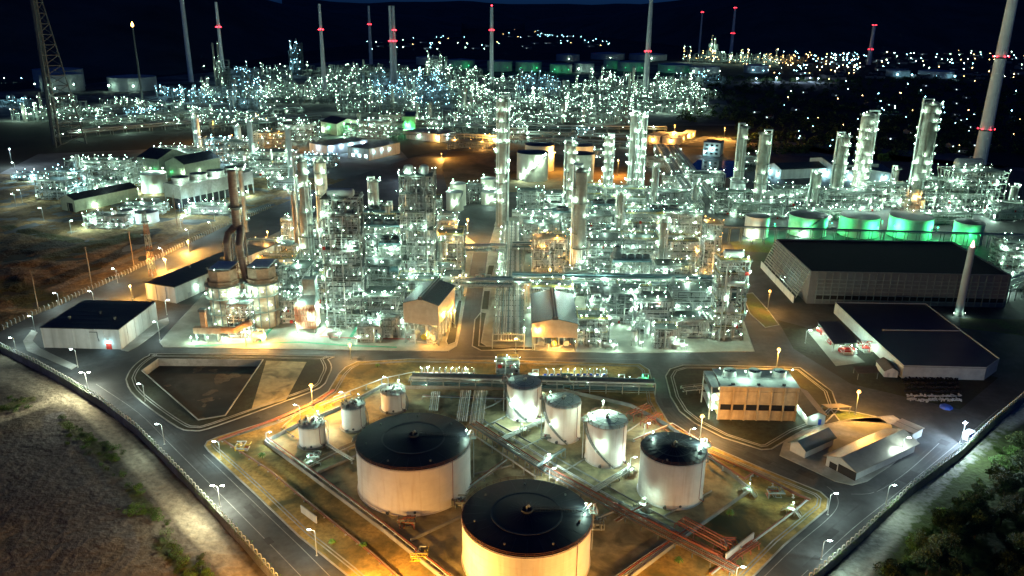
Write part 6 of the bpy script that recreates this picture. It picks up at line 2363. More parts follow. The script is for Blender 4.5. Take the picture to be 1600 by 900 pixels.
# ================================================================== FAR TANKS
def far_tank(label, q, z0=LOW, shell='tank_grey', lamps=2, kind='far_white', roof='tank_grey'):
    F = tank_fit(*q, z0)
    return tank(label, F, z0, shell=shell, roof=roof, detail=0, seams=False, rail=False, name='storage_tank',
                lamps=[(-1.57 + (i - (lamps - 1) / 2) * 0.9, F[2] + F[1] * 0.006, 0, kind, (1.1 if kind == 'green' else 1.6), F[3] * 0.45, 0.05 if kind == 'green' else 0.3) for i in range(lamps)])


far_tank('wide grey floating-roof tank beside the orange flare, upper left', (168, 243, 117, 122, 143))
far_tank('large grey tank behind the lattice derrick, front one of two', (62, 128, 113, 117, 144), lamps=3)
far_tank('large grey tank behind the lattice derrick, back one of two', (52, 128, 106, 110, 138), lamps=0)
for i, (a, c, vt, vb, lab) in enumerate([
        (700, 742, 92, 108, 'dim green tank left of the top-centre chimney'), (762, 800, 94, 112, 'dim green tank at the foot of the top-centre chimney'), (806, 846, 95, 112, 'green tank, first right of the top-centre chimney'),
        (860, 893, 99, 114, 'pale tank with white light right of the first green tank'), (898, 928, 98, 113, 'pale tank in the middle of the far tank row'), (944, 968, 93, 108, 'bright green tank in the middle of the far tank row'),
        (966, 1008, 95, 112, 'wide green tank just left of the dark-tipped chimney'), (1030, 1080, 99, 114, 'dark green tank right of the dark-tipped chimney'), (1078, 1100, 104, 116, 'pale tank near the right end of the far tank row'),
        (1100, 1124, 103, 115, 'dark tank at the right end of the far tank row'), (870, 905, 84, 96, 'dim tank, left in the back row of far tanks'), (925, 975, 82, 94, 'dim tank in the middle of the back row of far tanks'),
        (985, 1040, 83, 95, 'dim tank, right in the back row of far tanks'), (650, 690, 88, 102, 'dim tank right of the twin chimney')]):
    far_tank(lab, (a, c, vt, vt + (c - a) * 0.06, vb), shell='tank_green' if 'green' in lab else 'tank_grey', kind='green' if 'green' in lab else 'far_white', lamps=2 if i < 10 else 1)
for a, c, vt, vb, lab in [(1388, 1420, 109, 120, 'white tank left of two in the town'), (1440, 1486, 110, 122, 'pale green tank right of the white tank in the town'), (1165, 1200, 101, 114, 'grey tank beside the orange-lit works')]:
    far_tank(lab, (a, c, vt, vt + 1.5, vb), kind='far_cold')

# ================================================================== FAR REFINERY: process units, each one thing
def far_unit(label, u, v, wpx, hpx, seed, kind='far_white', lamps=70, cols=3, z0=LOW, amber=0.0, depth=None, name='process_unit'):
    rnd = random.Random(seed * 13 + 1)
    base = G(u, v, z0)
    D = base.length
    w = wid(u, v, wpx, z0)
    h = hgt(u, v, v - hpx, z0)
    d = depth or w * rnd.uniform(0.5, 0.9)
    t = thing(name, label, 'process unit', base)
    b = MB()
    px_ = D / 790.0
    bar_w = max(0.5, px_ * 0.35)
    decks = []
    for k in range(int(16 + w / 8)):
        x, y = rnd.uniform(-w / 2, w / 2), rnd.uniform(0, d)
        hh = h * rnd.uniform(0.25, 0.75)
        bw, bd = rnd.uniform(4, 14), rnd.uniform(3, 10)
        n = max(1, int(hh / 7))
        for xx in (x, x + bw):
            for yy in (y, y + bd):
                b.bar((xx, yy, 0), (xx, yy, hh), bar_w)
        for q in range(1, n + 1):
            b.box(x - 0.3, x + bw + 0.3, y - 0.3, y + bd + 0.3, hh * q / n - 0.5, hh * q / n, rnd.randint(0, 1))
            decks.append((x, x + bw, y, hh * q / n))
    for k in range(int(w / 10)):
        z = rnd.uniform(4, 9)
        y = rnd.uniform(0, d)
        x = rnd.uniform(-w / 2, w * 0.1)
        b.bar((x, y, z), (x + rnd.uniform(0.2, 0.5) * w, y, z), bar_w * 1.3, rnd.randint(0, 1))
    o = b.build('frame', ['steel_grey', 'steel_pale'], t)
    o['kind'] = 'stuff'
    tops = []
    for k in range(cols):
        x, y = rnd.uniform(-w / 2, w / 2), rnd.uniform(0, d)
        r, hh = rnd.uniform(1.6, 3.2), h * rnd.uniform(0.7, 1.15)
        c = MB()
        c.lathe([(r, 0), (r, hh - r), (r * 0.6, hh - 0.4), (0.05, hh)], 10, (x, y))
        c.build('column', 'column_shell', t)
        tops.append((x, y, r, hh))
    g = MB()
    rr = px_ * 0.21
    for k in range(lamps):
        if tops and rnd.random() < 0.35:
            x, y, r, hh = rnd.choice(tops)
            a = rnd.uniform(-3.0, 0.0)
            p = (x + (r + rr) * math.cos(a), y + (r + rr) * math.sin(a), hh * rnd.uniform(0.15, 1.0))
        else:
            x0, x1, y, z = rnd.choice(decks)
            p = (x0 + (x1 - x0) * rnd.choice((0, 0.33, 0.67, 1)), y - 0.8, (z if rnd.random() < 0.75 else 0.5) + 1.2 + rr)
        g.bulb(p, rr * rnd.choice((0.4, 0.5, 0.65, 0.8, 1.0, 1.35)), 1 if rnd.random() < amber else 0)
    for q in range(5):
        lit(t, (w * (q / 4 - 0.5) + rnd.uniform(-4, 4), rnd.uniform(-6, d * 0.5), h * rnd.uniform(0.15, 0.7)), LAMP_COL[kind][0], (60 + lamps * 1.3) * (D / 1200) ** 1.2, 0.5)
    o = g.build('lamps', [LAMP[kind], LAMP['far_amber']], t)
    o['kind'] = 'stuff'
    return t


rows = [(195, 'front row'), (178, 'second row'), (162, 'third row'), (147, 'fourth row'), (132, 'fifth row'), (117, 'back row')]
landm = [(375, 'right of the thin red-ringed chimney'), (432, 'left of the slim lamp-lit tower'), (490, 'before the left red-ringed chimney'), (548, 'left of the twin chimney'), (606, 'below the twin chimney'), (664, 'right of the twin chimney'),
         (722, 'left of the top-centre chimney'), (780, 'below the top-centre chimney'), (838, 'right of the top-centre chimney'), (896, 'in the middle right of the refinery'), (954, 'left of the dark-tipped chimney'), (1012, 'below the dark-tipped chimney'), (1068, 'right of the dark-tipped chimney')]
sd = 100
for ri, (v, rl) in enumerate(rows):
    for ci, (u, cl) in enumerate(landm):
        rnd = random.Random(ri * 50 + ci)
        uu = u + rnd.uniform(-12, 12)
        if (ri == 0 and ci < 6 and ci != 5) or (ri == 1 and ci in (1, 2)) or (ri == 5 and ci > 6) or (ri == 4 and ci > 7 and ci % 2) or (ri == 0 and ci > 10):
            continue
        sd += 1
        bright = 1.0 if (ci >= 3) else 0.75
        kind = 'far_cold' if (ci in (4, 5) and ri in (2, 3, 4)) or (ci in (8,) and ri in (3, 4)) or (ci == 0) else 'far_white'
        lam = int((95, 80, 95, 85, 70, 45)[ri] * bright * rnd.uniform(0.75, 1.25) * (0.5 if ri <= 1 and ci < 7 else 1) * (0.6 if ci < 5 else 0.9) * rnd.choice((0.45, 0.8, 1.0, 1.25)))
        far_unit('lamp-dotted far refinery unit %s, in the %s' % (cl, rl), uu, v + rnd.uniform(-2, 2), 58, (30, 30, 34, 32, 26, 18)[ri] * rnd.uniform(0.7, 1.2), sd, kind, lam, cols=rnd.choice((1, 2, 2, 3)))
for u, v, w_, hp, lam, kd, am, lab in [
        (40, 190, 60, 28, 80, 'far_white', 0.02, 'bright green-white lamp cluster left of the lattice derrick'), (85, 186, 50, 46, 70, 'far_white', 0, 'lamp cluster climbing behind the lattice derrick'), (18, 165, 40, 14, 16, 'far_cold', 0, 'sparse lamp cluster at the far left edge'),
        (185, 166, 70, 14, 40, 'far_white', 0, 'glaring low white unit under the wide floating-roof tank'), (245, 172, 60, 16, 30, 'far_white', 0, 'dim unit right of the orange flare'), (285, 162, 60, 30, 80, 'far_cold', 0, 'blue-white lamp cluster below the leftmost plain chimney'),
        (330, 160, 50, 34, 70, 'far_white', 0, 'lamp cluster left of the thin red-ringed chimney'), (345, 150, 16, 78, 16, 'far_white', 0, 'narrow lamp-dotted tower against the thin red-ringed chimney'), (230, 190, 90, 12, 26, 'far_white', 0, 'low dim unit before the wide floating-roof tank'),
        (350, 188, 80, 14, 30, 'far_white', 0.05, 'low dim unit in front of the thin red-ringed chimney'), (430, 178, 70, 12, 26, 'far_white', 0, 'low unit before the slim lamp-lit tower'),
        (130, 180, 60, 14, 50, 'far_white', 0.05, 'lamp cluster right of the lattice derrick foot'), (165, 192, 60, 12, 40, 'far_white', 0, 'low lamp cluster before the wide floating-roof tank, nearer one'), (215, 181, 50, 14, 44, 'far_cold', 0, 'low blue lamp cluster under the orange flare'),
        (295, 182, 60, 18, 60, 'far_white', 0, 'lamp cluster below the blue-white one at the leftmost plain chimney'), (262, 152, 50, 18, 40, 'far_cold', 0, 'blue lamp cluster right of the wide floating-roof tank'), (395, 194, 60, 14, 46, 'far_white', 0.1, 'low lamp cluster between two dim pipe racks'),
        (405, 160, 50, 34, 80, 'far_white', 0, 'tall lamp cluster right of the thin red-ringed chimney'), (330, 196, 60, 12, 40, 'far_white', 0, 'low lamp cluster before the thin red-ringed chimney, nearer one'),
        (1100, 128, 60, 14, 40, 'far_cold', 0, 'low blue lamp cluster right of the far refinery'), (1090, 150, 50, 16, 50, 'far_white', 0, 'lamp cluster at the right end of the far refinery'), (1075, 176, 50, 14, 40, 'far_white', 0, 'nearer lamp cluster at the right end of the far refinery'),
        (458, 118, 16, 68, 30, 'far_cold', 0, 'tall slim blue-lit tower left of the red-ringed chimney'), (682, 118, 30, 42, 46, 'far_white', 0, 'pointed lamp-covered tower right of the twin chimney'),
        (640, 160, 20, 44, 30, 'far_white', 0, 'pointed lamp-covered tower below the twin chimney'), (735, 186, 30, 46, 36, 'far_white', 0, 'pair of pale columns in front of the far refinery')]:
    sd += 1
    far_unit(lab, u, v, w_, hp, sd, kd, lam, cols=3 if w_ > 20 else 2, amber=am)
for u, v, w_, hp, lam, lab in [(1105, 98, 60, 24, 90, 'orange-white lamp cluster of the distant works, left end'), (1150, 100, 60, 22, 90, 'orange-white lamp cluster of the distant works, middle'), (1190, 102, 50, 26, 80, 'orange-white lamp cluster of the distant works, right end'),
                               (1112, 95, 10, 36, 22, 'lamp-covered tower of the distant orange works'), (1235, 100, 60, 18, 50, 'amber lamp cluster right of the distant orange works')]:
    sd += 1
    far_unit(lab, u, v, w_, hp, sd, 'far_amber' if 'amber' in lab else 'far_white', lam, cols=3, amber=0.55)

# ================================================================== THE TOWN: far lamps, houses, tower blocks, woods
def make_town_lamp(kind, r=1.0):
    t = thing('town_lamp', 'pole lamp', 'lamp', (0, -500, -50))
    b = MB()
    b.bar((0, 0, 0), (0, 0, 8.5), 0.3)
    b.bar((0, 0, 8.4), (1.6, 0, 8.8), 0.2)
    b.build('pole', 'steel_grey', t)
    b = MB()
    b.bulb((1.8, 0, 8.6), r)
    b.build('lamp_head', [LAMP[kind]], t)
    return t


LBL = {'far_cold': 'cold blue-white pole lamp in the distant town and its roads', 'far_amber': 'amber pole lamp in the distant town and its roads', 'far_white': 'white pole lamp in the distant town and its roads'}
proto = {}
rnd = random.Random(4)
spots = []


def scatter(n, u0, u1, v0, v1, kinds, sk=1.0):
    for _ in range(n):
        spots.append((rnd.uniform(u0, u1), v0 + (v1 - v0) * rnd.random() ** sk, rnd.choice(kinds)))


C_, A_, W_ = 'far_cold', 'far_amber', 'far_white'
scatter(80, 1230, 1600, 62, 112, [C_, C_, C_, A_, W_])
scatter(60, 1270, 1480, 70, 100, [C_, C_, W_])
scatter(75, 1190, 1350, 66, 120, [A_, A_, C_])
scatter(30, 1480, 1600, 80, 128, [A_, C_, W_])
scatter(36, 560, 780, 58, 80, [C_, C_, W_, A_])
scatter(26, 780, 960, 48, 74, [A_, C_, C_])
scatter(10, 840, 910, 56, 60, [C_])
for k in range(26):
    spots.append((1108 + k * 4.2, 52 + k * 0.25 + rnd.uniform(-0.5, 0.5), A_))
scatter(34, 1180, 1600, 128, 250, [C_, C_, C_, A_])
scatter(10, 1300, 1480, 140, 240, [C_])
scatter(7, 0, 60, 110, 130, [C_, W_])
scatter(6, 380, 560, 52, 70, [A_, A_, W_])
for u, v, k in [(500, 57, A_), (512, 64, A_), (533, 52, A_), (664, 55, A_), (786, 55, A_), (795, 53, C_), (836, 51, A_), (1385, 84, A_), (1405, 152, A_), (1345, 156, A_), (1275, 193, A_), (1510, 180, A_), (1590, 195, A_), (1500, 97, A_), (1522, 95, A_), (268, 112, W_), (318, 108, W_), (384, 101, W_), (25, 27, W_), (150, 195, C_)]:
    spots.append((u, v, k))
spots.sort(key=lambda q: -q[1])
rest = MB()
RK = [C_, A_, W_]
for n_, (u, v, k) in enumerate(spots):
    p = G(u, v, LOW)
    if n_ >= 270:
        rest.bulb((p.x, p.y, LOW + 8.6), 1.3, RK.index(k))
        rest.bar((p.x, p.y, LOW), (p.x, p.y, LOW + 7.4), 0.3, 3)
        continue
    D = p.length
    s = 1 if D < 1500 else (2 if D < 2600 else 3)
    key = (k, s)
    if key not in proto:
        proto[key] = make_town_lamp(k, (0.45, 0.85, 1.4)[s - 1])
        tag(proto[key], LBL[k], 'lamp', 'pole lamps of the distant town')
        o = proto[key]
        o.location = p
    else:
        dup(proto[key], p)
tag(rest.build('town_lamps', [LAMP[k] for k in RK] + [MATS['steel_grey']]), 'small lamps of the furthest town streets', 'lamps', kind='stuff')
for u, v, s in [(1212, 127, 1.8), (1244, 128, 2.0), (1264, 127, 1.3), (1277, 128, 1.3), (1180, 128, 1.5)]:
    p = G(u, v, LOW)
    t = make_town_lamp('blue', s)
    t.location = p
    lit(t, (2, -3, 7), LAMP_COL['blue'][0], 1500, 1.0)
    tag(t, {1212: 'dazzling blue-white floodlight, left of the row at the wood edge', 1244: 'largest dazzling blue-white floodlight at the wood edge', 1264: 'smaller blue-white floodlight, left of a close pair', 1277: 'smaller blue-white floodlight, right of a close pair', 1180: 'dazzling white floodlight near the orange-lit works'}[u], 'floodlight')


def make_house(w, d, h, seed):
    t = thing('house', 'house', 'house', (0, -500, -50))
    b = MB()
    b.box(-w / 2, w / 2, 0, d, 0, h)
    b.face([(-w / 2, 0, h), (-w / 2, d, h), (-w / 2, d / 2, h + 2.2)][::-1])
    b.face([(w / 2, 0, h), (w / 2, d, h), (w / 2, d / 2, h + 2.2)])
    b.build('wall', 'house_wall', t)
    b = MB()
    for s in (-1, 1):
        y0, y1 = d / 2, (d + 0.6 if s > 0 else -0.6)
        q = [(-w / 2 - 0.5, y0, h + 2.3), (-w / 2 - 0.5, y1, h - 0.1), (w / 2 + 0.5, y1, h - 0.1), (w / 2 + 0.5, y0, h + 2.3)]
        b.face(q if s < 0 else q[::-1])
        b.face([(x, y, z - 0.15) for x, y, z in (q[::-1] if s < 0 else q)])
    b.build('roof', 'house_roof', t)
    for k in range(2):
        b = MB()
        b.box(-w * 0.3 + k * w * 0.5, -w * 0.3 + k * w * 0.5 + 1.6, -0.06, 0.06, 1.2, 2.6)
        b.build('window', [LAMP['window']] if k == 0 and seed % 2 else 'dark_opening', t)
    return t


hp = [make_house(12, 9, 4, 1), make_house(20, 12, 6, 2), make_house(34, 20, 8, 3)]
HL = ['small low house scattered in the dark town and woods', 'larger two-storey house scattered in the distant town', 'broad shed-like building scattered in the distant town']
used = [False] * 3
for k in range(150):
    if k < 100:
        u, v = rnd.uniform(1210, 1600), rnd.uniform(66, 125)
        i = rnd.choice((1, 1, 2))
    elif k < 122:
        u, v = rnd.uniform(1180, 1600), rnd.uniform(135, 245)
        i = 0
    else:
        u, v = rnd.uniform(560, 980), rnd.uniform(52, 78)
        i = 2
    p = G(u, v, LOW)
    if not used[i]:
        used[i] = True
        hp[i].location = p
        hp[i].rotation_euler.z = rnd.uniform(-0.6, 0.6)
        tag(hp[i], HL[i], 'house', 'houses of the distant town')
    else:
        dup(hp[i], p, rnd.uniform(-0.6, 0.6))
for u0, u1, vt, vb, lab in [(1241, 1268, 15, 62, 'dark tower block, left of two on the skyline'), (1268, 1296, 22, 62, 'dark tower block with one lit strip, right of two on the skyline')]:
    base = G((u0 + u1) / 2, 74, LOW)
    w = wid((u0 + u1) / 2, 74, u1 - u0, LOW)
    h = hgt((u0 + u1) / 2, 74, vt, LOW)
    t = thing('tower_block', lab, 'building', base)
    b = MB()
    b.box(-w / 2, w * 0.1, 0, w * 0.5, 0, h)
    b.box(w * 0.13, w / 2, 0, w * 0.5, 0, h * 0.97)
    b.build('wall', 'wall_white', t)
    for x in (-w * 0.25, w * 0.3):
        lit(t, (x, -90, 20), LAMP_COL['far_cold'][0], 900, 2.0)  # bulbless lights added in front of the blocks to brighten their walls
    for q in range(60):
        f = MB()
        x = -w / 2 + w * (0.06 + 0.12 * rnd.randint(0, 7))
        z = h * (0.08 + 0.045 * rnd.randint(0, 19))
        f.box(x, x + 2.6, -0.3, 0.2, z, z + 2.0)
        f.build('window', [LAMP['window']] if q < 18 else 'dark_opening', t)
    if u0 > 1260:
        f = MB()
        f.box(-w * 0.05, -w * 0.02, -0.5, 0.2, h * 0.25, h * 0.8)
        f.build('lit_strip', [glow('strip_light', (0.4, 0.75, 1.0), 1.2)], t)
# ================================================================== TANK FARM: walls, pipes, pumps
def px_wall(label, pts, w, h, m='concrete', name='bund_wall', z0=0.1):
    P = GP(pts, z0)
    o = P[0]
    t = thing(name, label, 'wall', (o.x, o.y, z0))
    b = MB()
    b.wall([(p.x - o.x, p.y - o.y) for p in P], w, 0, h)
    b.build('wall', m, t)
    return t


px_wall('low concrete bund wall along the left side of the tank farm', [(414, 693), (500, 757), (600, 832), (690, 905), (740, 955)], 0.45, 1.5)
px_wall('concrete bund wall along the back of the tank farm under the pipe header', [(640, 608), (790, 609), (880, 612), (985, 636), (1045, 668), (1110, 716)], 0.45, 1.6)
px_wall('concrete bund wall along the right edge of the tank farm floor', [(1110, 716), (1172, 768), (1082, 832), (985, 905)], 0.45, 1.4)
px_wall('concrete bund wall behind the three small tanks', [(414, 693), (470, 664), (540, 636), (600, 604), (640, 608)], 0.45, 1.5)
px_wall('low divider wall between the small tanks and the left big tank', [(489, 744), (559, 713)], 0.35, 1.0)
px_wall('low divider wall running from the left bund wall to the nearest tank', [(642, 846), (722, 809)], 0.4, 1.0)
px_wall('short white blast wall behind orange-lit red pipes at the bottom right', [(1133, 880), (1176, 846)], 0.4, 3.2, 'wall_white', 'blast_wall')
px_wall('short white blast wall beside the left road near the bottom lamp', [(471, 800), (495, 818)], 0.35, 2.6, 'wall_white', 'blast_wall')


def pipeline(label, pts, n=1, gap=0.8, r=0.25, z=1.0, m=('pipe_silver',), step=7.0, z0=0.14, sup='concrete', name='pipeline', drop=False, off0=None):
    """n parallel pipes along a polyline of picture points, each pipe a part, with small supports"""
    P = GP(pts, z0)
    o = P[0]
    t = thing(name, label, 'pipe', (o.x, o.y, z0))
    Q = [Vector((p.x - o.x, p.y - o.y, 0)) for p in P]
    nrm = []
    for i in range(len(Q)):
        a = Q[i] - Q[i - 1] if i else Q[1] - Q[0]
        c = Q[i + 1] - Q[i] if i < len(Q) - 1 else a
        d = (a.normalized() + c.normalized()).normalized()
        nrm.append(Vector((-d.y, d.x, 0)))
    for k in range(n):
        off = (k - (n - 1) / 2) * gap
        pp = [q + m_ * off + Vector((0, 0, z + 0.02 * (k % 3))) for q, m_ in zip(Q, nrm)]
        if drop:
            pp = [pp[0] - Vector((0, 0, z - 0.2))] + pp + [pp[-1] - Vector((0, 0, z - 0.2))]
        b = MB()
        b.tube(pp, r * (1 if n == 1 else (0.7, 1.0, 0.55, 0.85)[k % 4]), 8)
        b.build('pipe', m[k % len(m)], t)
    W = gap * (n - 1) / 2 + 0.4
    for x, y, a in resample(Q, step):
        b = MB()
        ca, sa = math.cos(a + math.pi / 2), math.sin(a + math.pi / 2)
        if z > 0.7:
            for s in ((-W, W) if n > 2 else (0,)):
                b.box(-0.13, 0.13, -0.13, 0.13, 0, z - r, 0, a, (x + ca * s, y + sa * s))
            b.bar((x - ca * W, y - sa * W, z - r - 0.1), (x + ca * W, y + sa * W, z - r - 0.1), 0.22)
            b.box(-0.35, 0.35, -0.35, 0.35, 0, 0.25, 0, a, (x, y))
        else:
            b.box(-0.2, 0.2, -W, W, 0, max(0.1, z - r), 0, a, (x, y))
        b.build('support', sup, t)
    return t


pipeline('rack of brown pipes running diagonally between the tanks to the bottom right', [(738, 667), (845, 736), (950, 794), (1080, 862), (1150, 898)], 6, 0.75, 0.24, 1.6, ('rusty_duct', 'steel_grey', 'rust_pipe'), 6, sup='steel_grey')
pipeline('pale green cable bridge beside the brown diagonal pipes', [(742, 678), (800, 716), (852, 748)], 3, 0.55, 0.32, 3.2, ('teal_part', 'steel_pale'), 6, sup='steel_pale')
pipeline('white pipe on posts left of the pale green cable bridge', [(738, 687), (790, 722), (836, 754)], 1, 1, 0.28, 2.4, ('pipe_white',), 6, sup='steel_pale')
pipeline('thin white pipes low on the ground right of the brown diagonal pipes', [(756, 660), (860, 724), (960, 782), (1060, 834)], 2, 0.6, 0.16, 0.6, ('pipe_white',), 5)
pipeline('red pipe following the diagonal rack down to the bottom right', [(850, 736), (960, 797), (1060, 848), (1120, 878)], 1, 1, 0.3, 2.6, ('rust_pipe',), 7, sup='rusty_duct')
pipeline('narrow bundle of silver pipes running away beside the small tanks', [(681, 616), (677, 646)], 5, 0.75, 0.26, 1.2, ('pipe_silver', 'pipe_white'), 6)
pipeline('bundle of silver pipes running away left of the widest bundle', [(728, 615), (721, 663)], 6, 0.75, 0.27, 1.4, ('pipe_silver', 'pipe_white'), 6)
pipeline('widest bundle of silver pipes running away behind the left big tank', [(751, 615), (744, 667)], 9, 0.62, 0.25, 1.4, ('pipe_silver', 'steel_pale', 'pipe_silver'), 6)
pipe_rack('pipe header on posts along the back of the tank farm', (644, 602), (1022, 612), 6, 4.4, 2, 7, lamp_step=16, bent=7, mats=('pipe_silver', 'steel_grey', 'teal_part', 'pipe_white'), lr=0.2)
pipeline('low pipes in front of the pumps at the back of the tank farm', [(640, 594), (1010, 604)], 5, 0.8, 0.25, 0.9, ('pipe_silver', 'steel_grey', 'pipe_white'), 8)
pipeline('pair of white pipes joining the first two slim tanks to the diagonal rack', [(778, 694), (852, 660)], 4, 0.6, 0.28, 1.5, ('pipe_white', 'pipe_silver'), 5)
pipeline('thin white pipe from the furthest slim tank to the diagonal rack', [(757, 669), (796, 650)], 1, 1, 0.2, 0.8, ('pipe_white',), 5)
pipeline('thin white pipe from the middle slim tank to the diagonal rack', [(810, 706), (856, 683)], 1, 1, 0.2, 0.8, ('pipe_white',), 5)
pipeline('teal walkway bridge over the diagonal rack', [(838, 742), (882, 714)], 3, 0.5, 0.3, 3.4, ('teal_part', 'steel_pale', 'teal_part'), 5, sup='steel_pale')
pipeline('white pipes between the nearest slim tank and the black-roofed right tank', [(918, 776), (984, 736)], 4, 0.7, 0.24, 1.2, ('pipe_white', 'pipe_silver'), 5)
pipeline('red and white pipes carried on the left bund wall', [(418, 691), (502, 753), (602, 828), (692, 900), (730, 935)], 2, 0.55, 0.2, 2.0, ('pipe_white', 'rust_pipe'), 6)
pipeline('brown pipe lying in the dry strip along the left road', [(349, 690), (420, 736), (500, 802), (580, 866), (640, 920)], 2, 0.5, 0.2, 0.6, ('rust_pipe', 'rusty_duct'), 6)
pipeline('thick salmon pipe along the road by the small tanks', [(341, 691), (432, 658), (500, 628), (522, 612)], 2, 0.7, 0.34, 0.9, ('salmon_pipe', 'rust_pipe'), 8)
pipeline('thin white handrail pipe climbing behind the small tanks', [(522, 628), (600, 598), (648, 588)], 1, 1, 0.16, 2.2, ('pipe_white',), 8, sup='steel_pale')
pipeline('brown pipes between the small tanks and divider wall', [(474, 735), (520, 712), (562, 694)], 4, 0.9, 0.18, 1.0, ('rusty_duct', 'pipe_white', 'steel_grey'), 6)
pipeline('silver pipe curling round the nearest small tank', [(512, 700), (530, 712), (552, 725)], 2, 0.8, 0.3, 1.6, ('pipe_silver',), 5)
pipeline('red pipe on white posts right of the black-roofed right tank', [(1106, 721), (1140, 742), (1162, 757), (1175, 748)], 1, 1, 0.3, 2.2, ('rust_pipe',), 7, sup='wall_white')
pipeline('red pipes on white posts in the dark strip by the right road', [(1176, 744), (1215, 764), (1240, 778), (1265, 788)], 2, 0.8, 0.28, 1.8, ('rust_pipe', 'rusty_duct'), 8, sup='wall_white')
pipeline('long thin red pipe beside the kerb of the road curving right', [(1010, 650), (1060, 690), (1110, 712), (1180, 742), (1262, 782)], 2, 0.7, 0.2, 0.6, ('rust_pipe', 'salmon_pipe'), 9)
pipeline('red pipe crossing the dark corner of the tank farm under a step-over', [(1262, 782), (1234, 806), (1180, 846), (1110, 900)], 2, 0.6, 0.26, 0.8, ('rust_pipe', 'pipe_white'), 8)
pipeline('bright white pipes along the lower right bund wall', [(1078, 830), (1010, 876), (940, 925)], 4, 0.6, 0.24, 1.0, ('pipe_white', 'rust_pipe', 'pipe_silver'), 6)
pipeline('bank of orange-lit red pipes over the dry grass at the bottom right', [(1062, 822), (1138, 864)], 5, 1.2, 0.24, 2.4, ('rust_pipe', 'salmon_pipe'), 7, sup='rust_pipe')
pipeline('second bank of orange-lit red pipes in front of the first', [(1052, 840), (1092, 858), (1128, 876)], 3, 1.0, 0.2, 1.6, ('rust_pipe',), 6, sup='rust_pipe')
pipeline('red pipes behind the white blast wall at the bottom right', [(1130, 890), (1150, 872), (1182, 852)], 4, 0.8, 0.22, 1.4, ('rust_pipe',), 4, sup='rust_pipe')
pipeline('red pipe frame on legs behind the nearest slim tank', [(984, 657), (1014, 643)], 3, 1.4, 0.26, 3.0, ('rust_pipe',), 5, sup='rust_pipe')
pipeline('second red pipe frame on legs left of the curved road', [(1006, 668), (1030, 654)], 3, 1.2, 0.24, 2.6, ('rust_pipe',), 5, sup='rust_pipe')
pipeline('white pipes across the cooling verge left of the three-fan cooling tower', [(1068, 612), (1108, 608)], 4, 1.6, 0.3, 1.6, ('pipe_white', 'steel_grey'), 6)

for lab, pts in (('low kerb wall running beside the thin white pipes of the diagonal rack', [(772, 660), (880, 722), (980, 778), (1066, 824)]), ('low kerb wall between the middle and nearest slim tanks', [(884, 736), (940, 702), (1002, 660)]),
                 ('low kerb wall in front of the black-roofed right tank', [(1036, 808), (1112, 768)]), ('low kerb wall left of the furthest slim tank', [(706, 660), (770, 634), (790, 622)]), ('low kerb wall between the two largest tanks', [(740, 742), (800, 728)])):
    px_wall(lab, pts, 0.3, 0.55, name='kerb_wall')
pipeline('brown pipes from the left big tank to the diagonal rack', [(724, 772), (770, 738), (792, 722)], 3, 0.8, 0.22, 1.0, ('rusty_duct', 'pipe_white', 'rust_pipe'), 5)
pipeline('grey pipes leaving the nearest tank toward the right bund', [(924, 818), (968, 800), (1010, 812)], 3, 0.7, 0.22, 1.0, ('steel_grey', 'pipe_white'), 5)
pipeline('pipes from the black-roofed right tank toward the diagonal rack', [(1012, 790), (980, 806), (962, 818)], 3, 0.7, 0.2, 0.9, ('pipe_white', 'rust_pipe'), 4)
pipeline('pipes along the back bund wall between the bundles and slim tanks', [(660, 622), (720, 624), (790, 626)], 4, 0.6, 0.18, 1.0, ('steel_grey', 'pipe_white', 'rust_pipe'), 6)
pipeline('thin red fire main along the left bund wall inside the farm', [(430, 700), (510, 762), (610, 838), (700, 908)], 1, 1, 0.14, 0.7, ('red_part',), 6)
pipeline('thin brown pipes behind the black-roofed right tank', [(990, 690), (1050, 665), (1090, 690)], 2, 0.6, 0.16, 0.9, ('rust_pipe', 'pipe_white'), 5)
pipeline('pair of pipes from the nearest small tank to the road header', [(470, 690), (440, 672), (462, 652)], 2, 0.6, 0.16, 0.8, ('yellow_part', 'rusty_duct'), 5)
pipeline('yellow pipe frame in the orange-lit corner by the small tanks', [(500, 640), (530, 628), (548, 622)], 5, 0.9, 0.2, 1.8, ('yellow_part', 'rusty_duct', 'tank_cream'), 5, sup='yellow_part')


def stepover(label, u, v, rz, z0=0.14):
    t = thing('step_over', label, 'step-over', G(u, v, z0), rz)
    b = MB()
    b.box(-1.2, 1.2, -0.7, 0.7, 1.9, 2.0)
    for s in (-1, 1):
        for k in range(7):
            b.box(s * (1.2 + 0.28 * k) - 0.14, s * (1.2 + 0.28 * k) + 0.14, -0.7, 0.7, 1.8 - 0.27 * k, 1.85 - 0.27 * k)
        for y in (-0.7, 0.7):
            b.bar((s * 1.2, y, 1.95), (s * 3.1, y, 0.1), 0.14)
            b.bar((s * 1.2, y, 2.95), (s * 3.1, y, 1.1), 0.09)
            b.bar((s * 3.1, y, 0.1), (s * 3.1, y, 1.1), 0.09)
            b.bar((s * 1.2, y, 0), (s * 1.2, y, 2.95), 0.12)
    for y in (-0.7, 0.7):
        b.bar((-1.2, y, 2.95), (1.2, y, 2.95), 0.09)
    b.build('stair', 'steel_pale', t)
    lamp_part(t, (0, 0.9, 2.0), 'white', 0.15, 1.8)
    return t


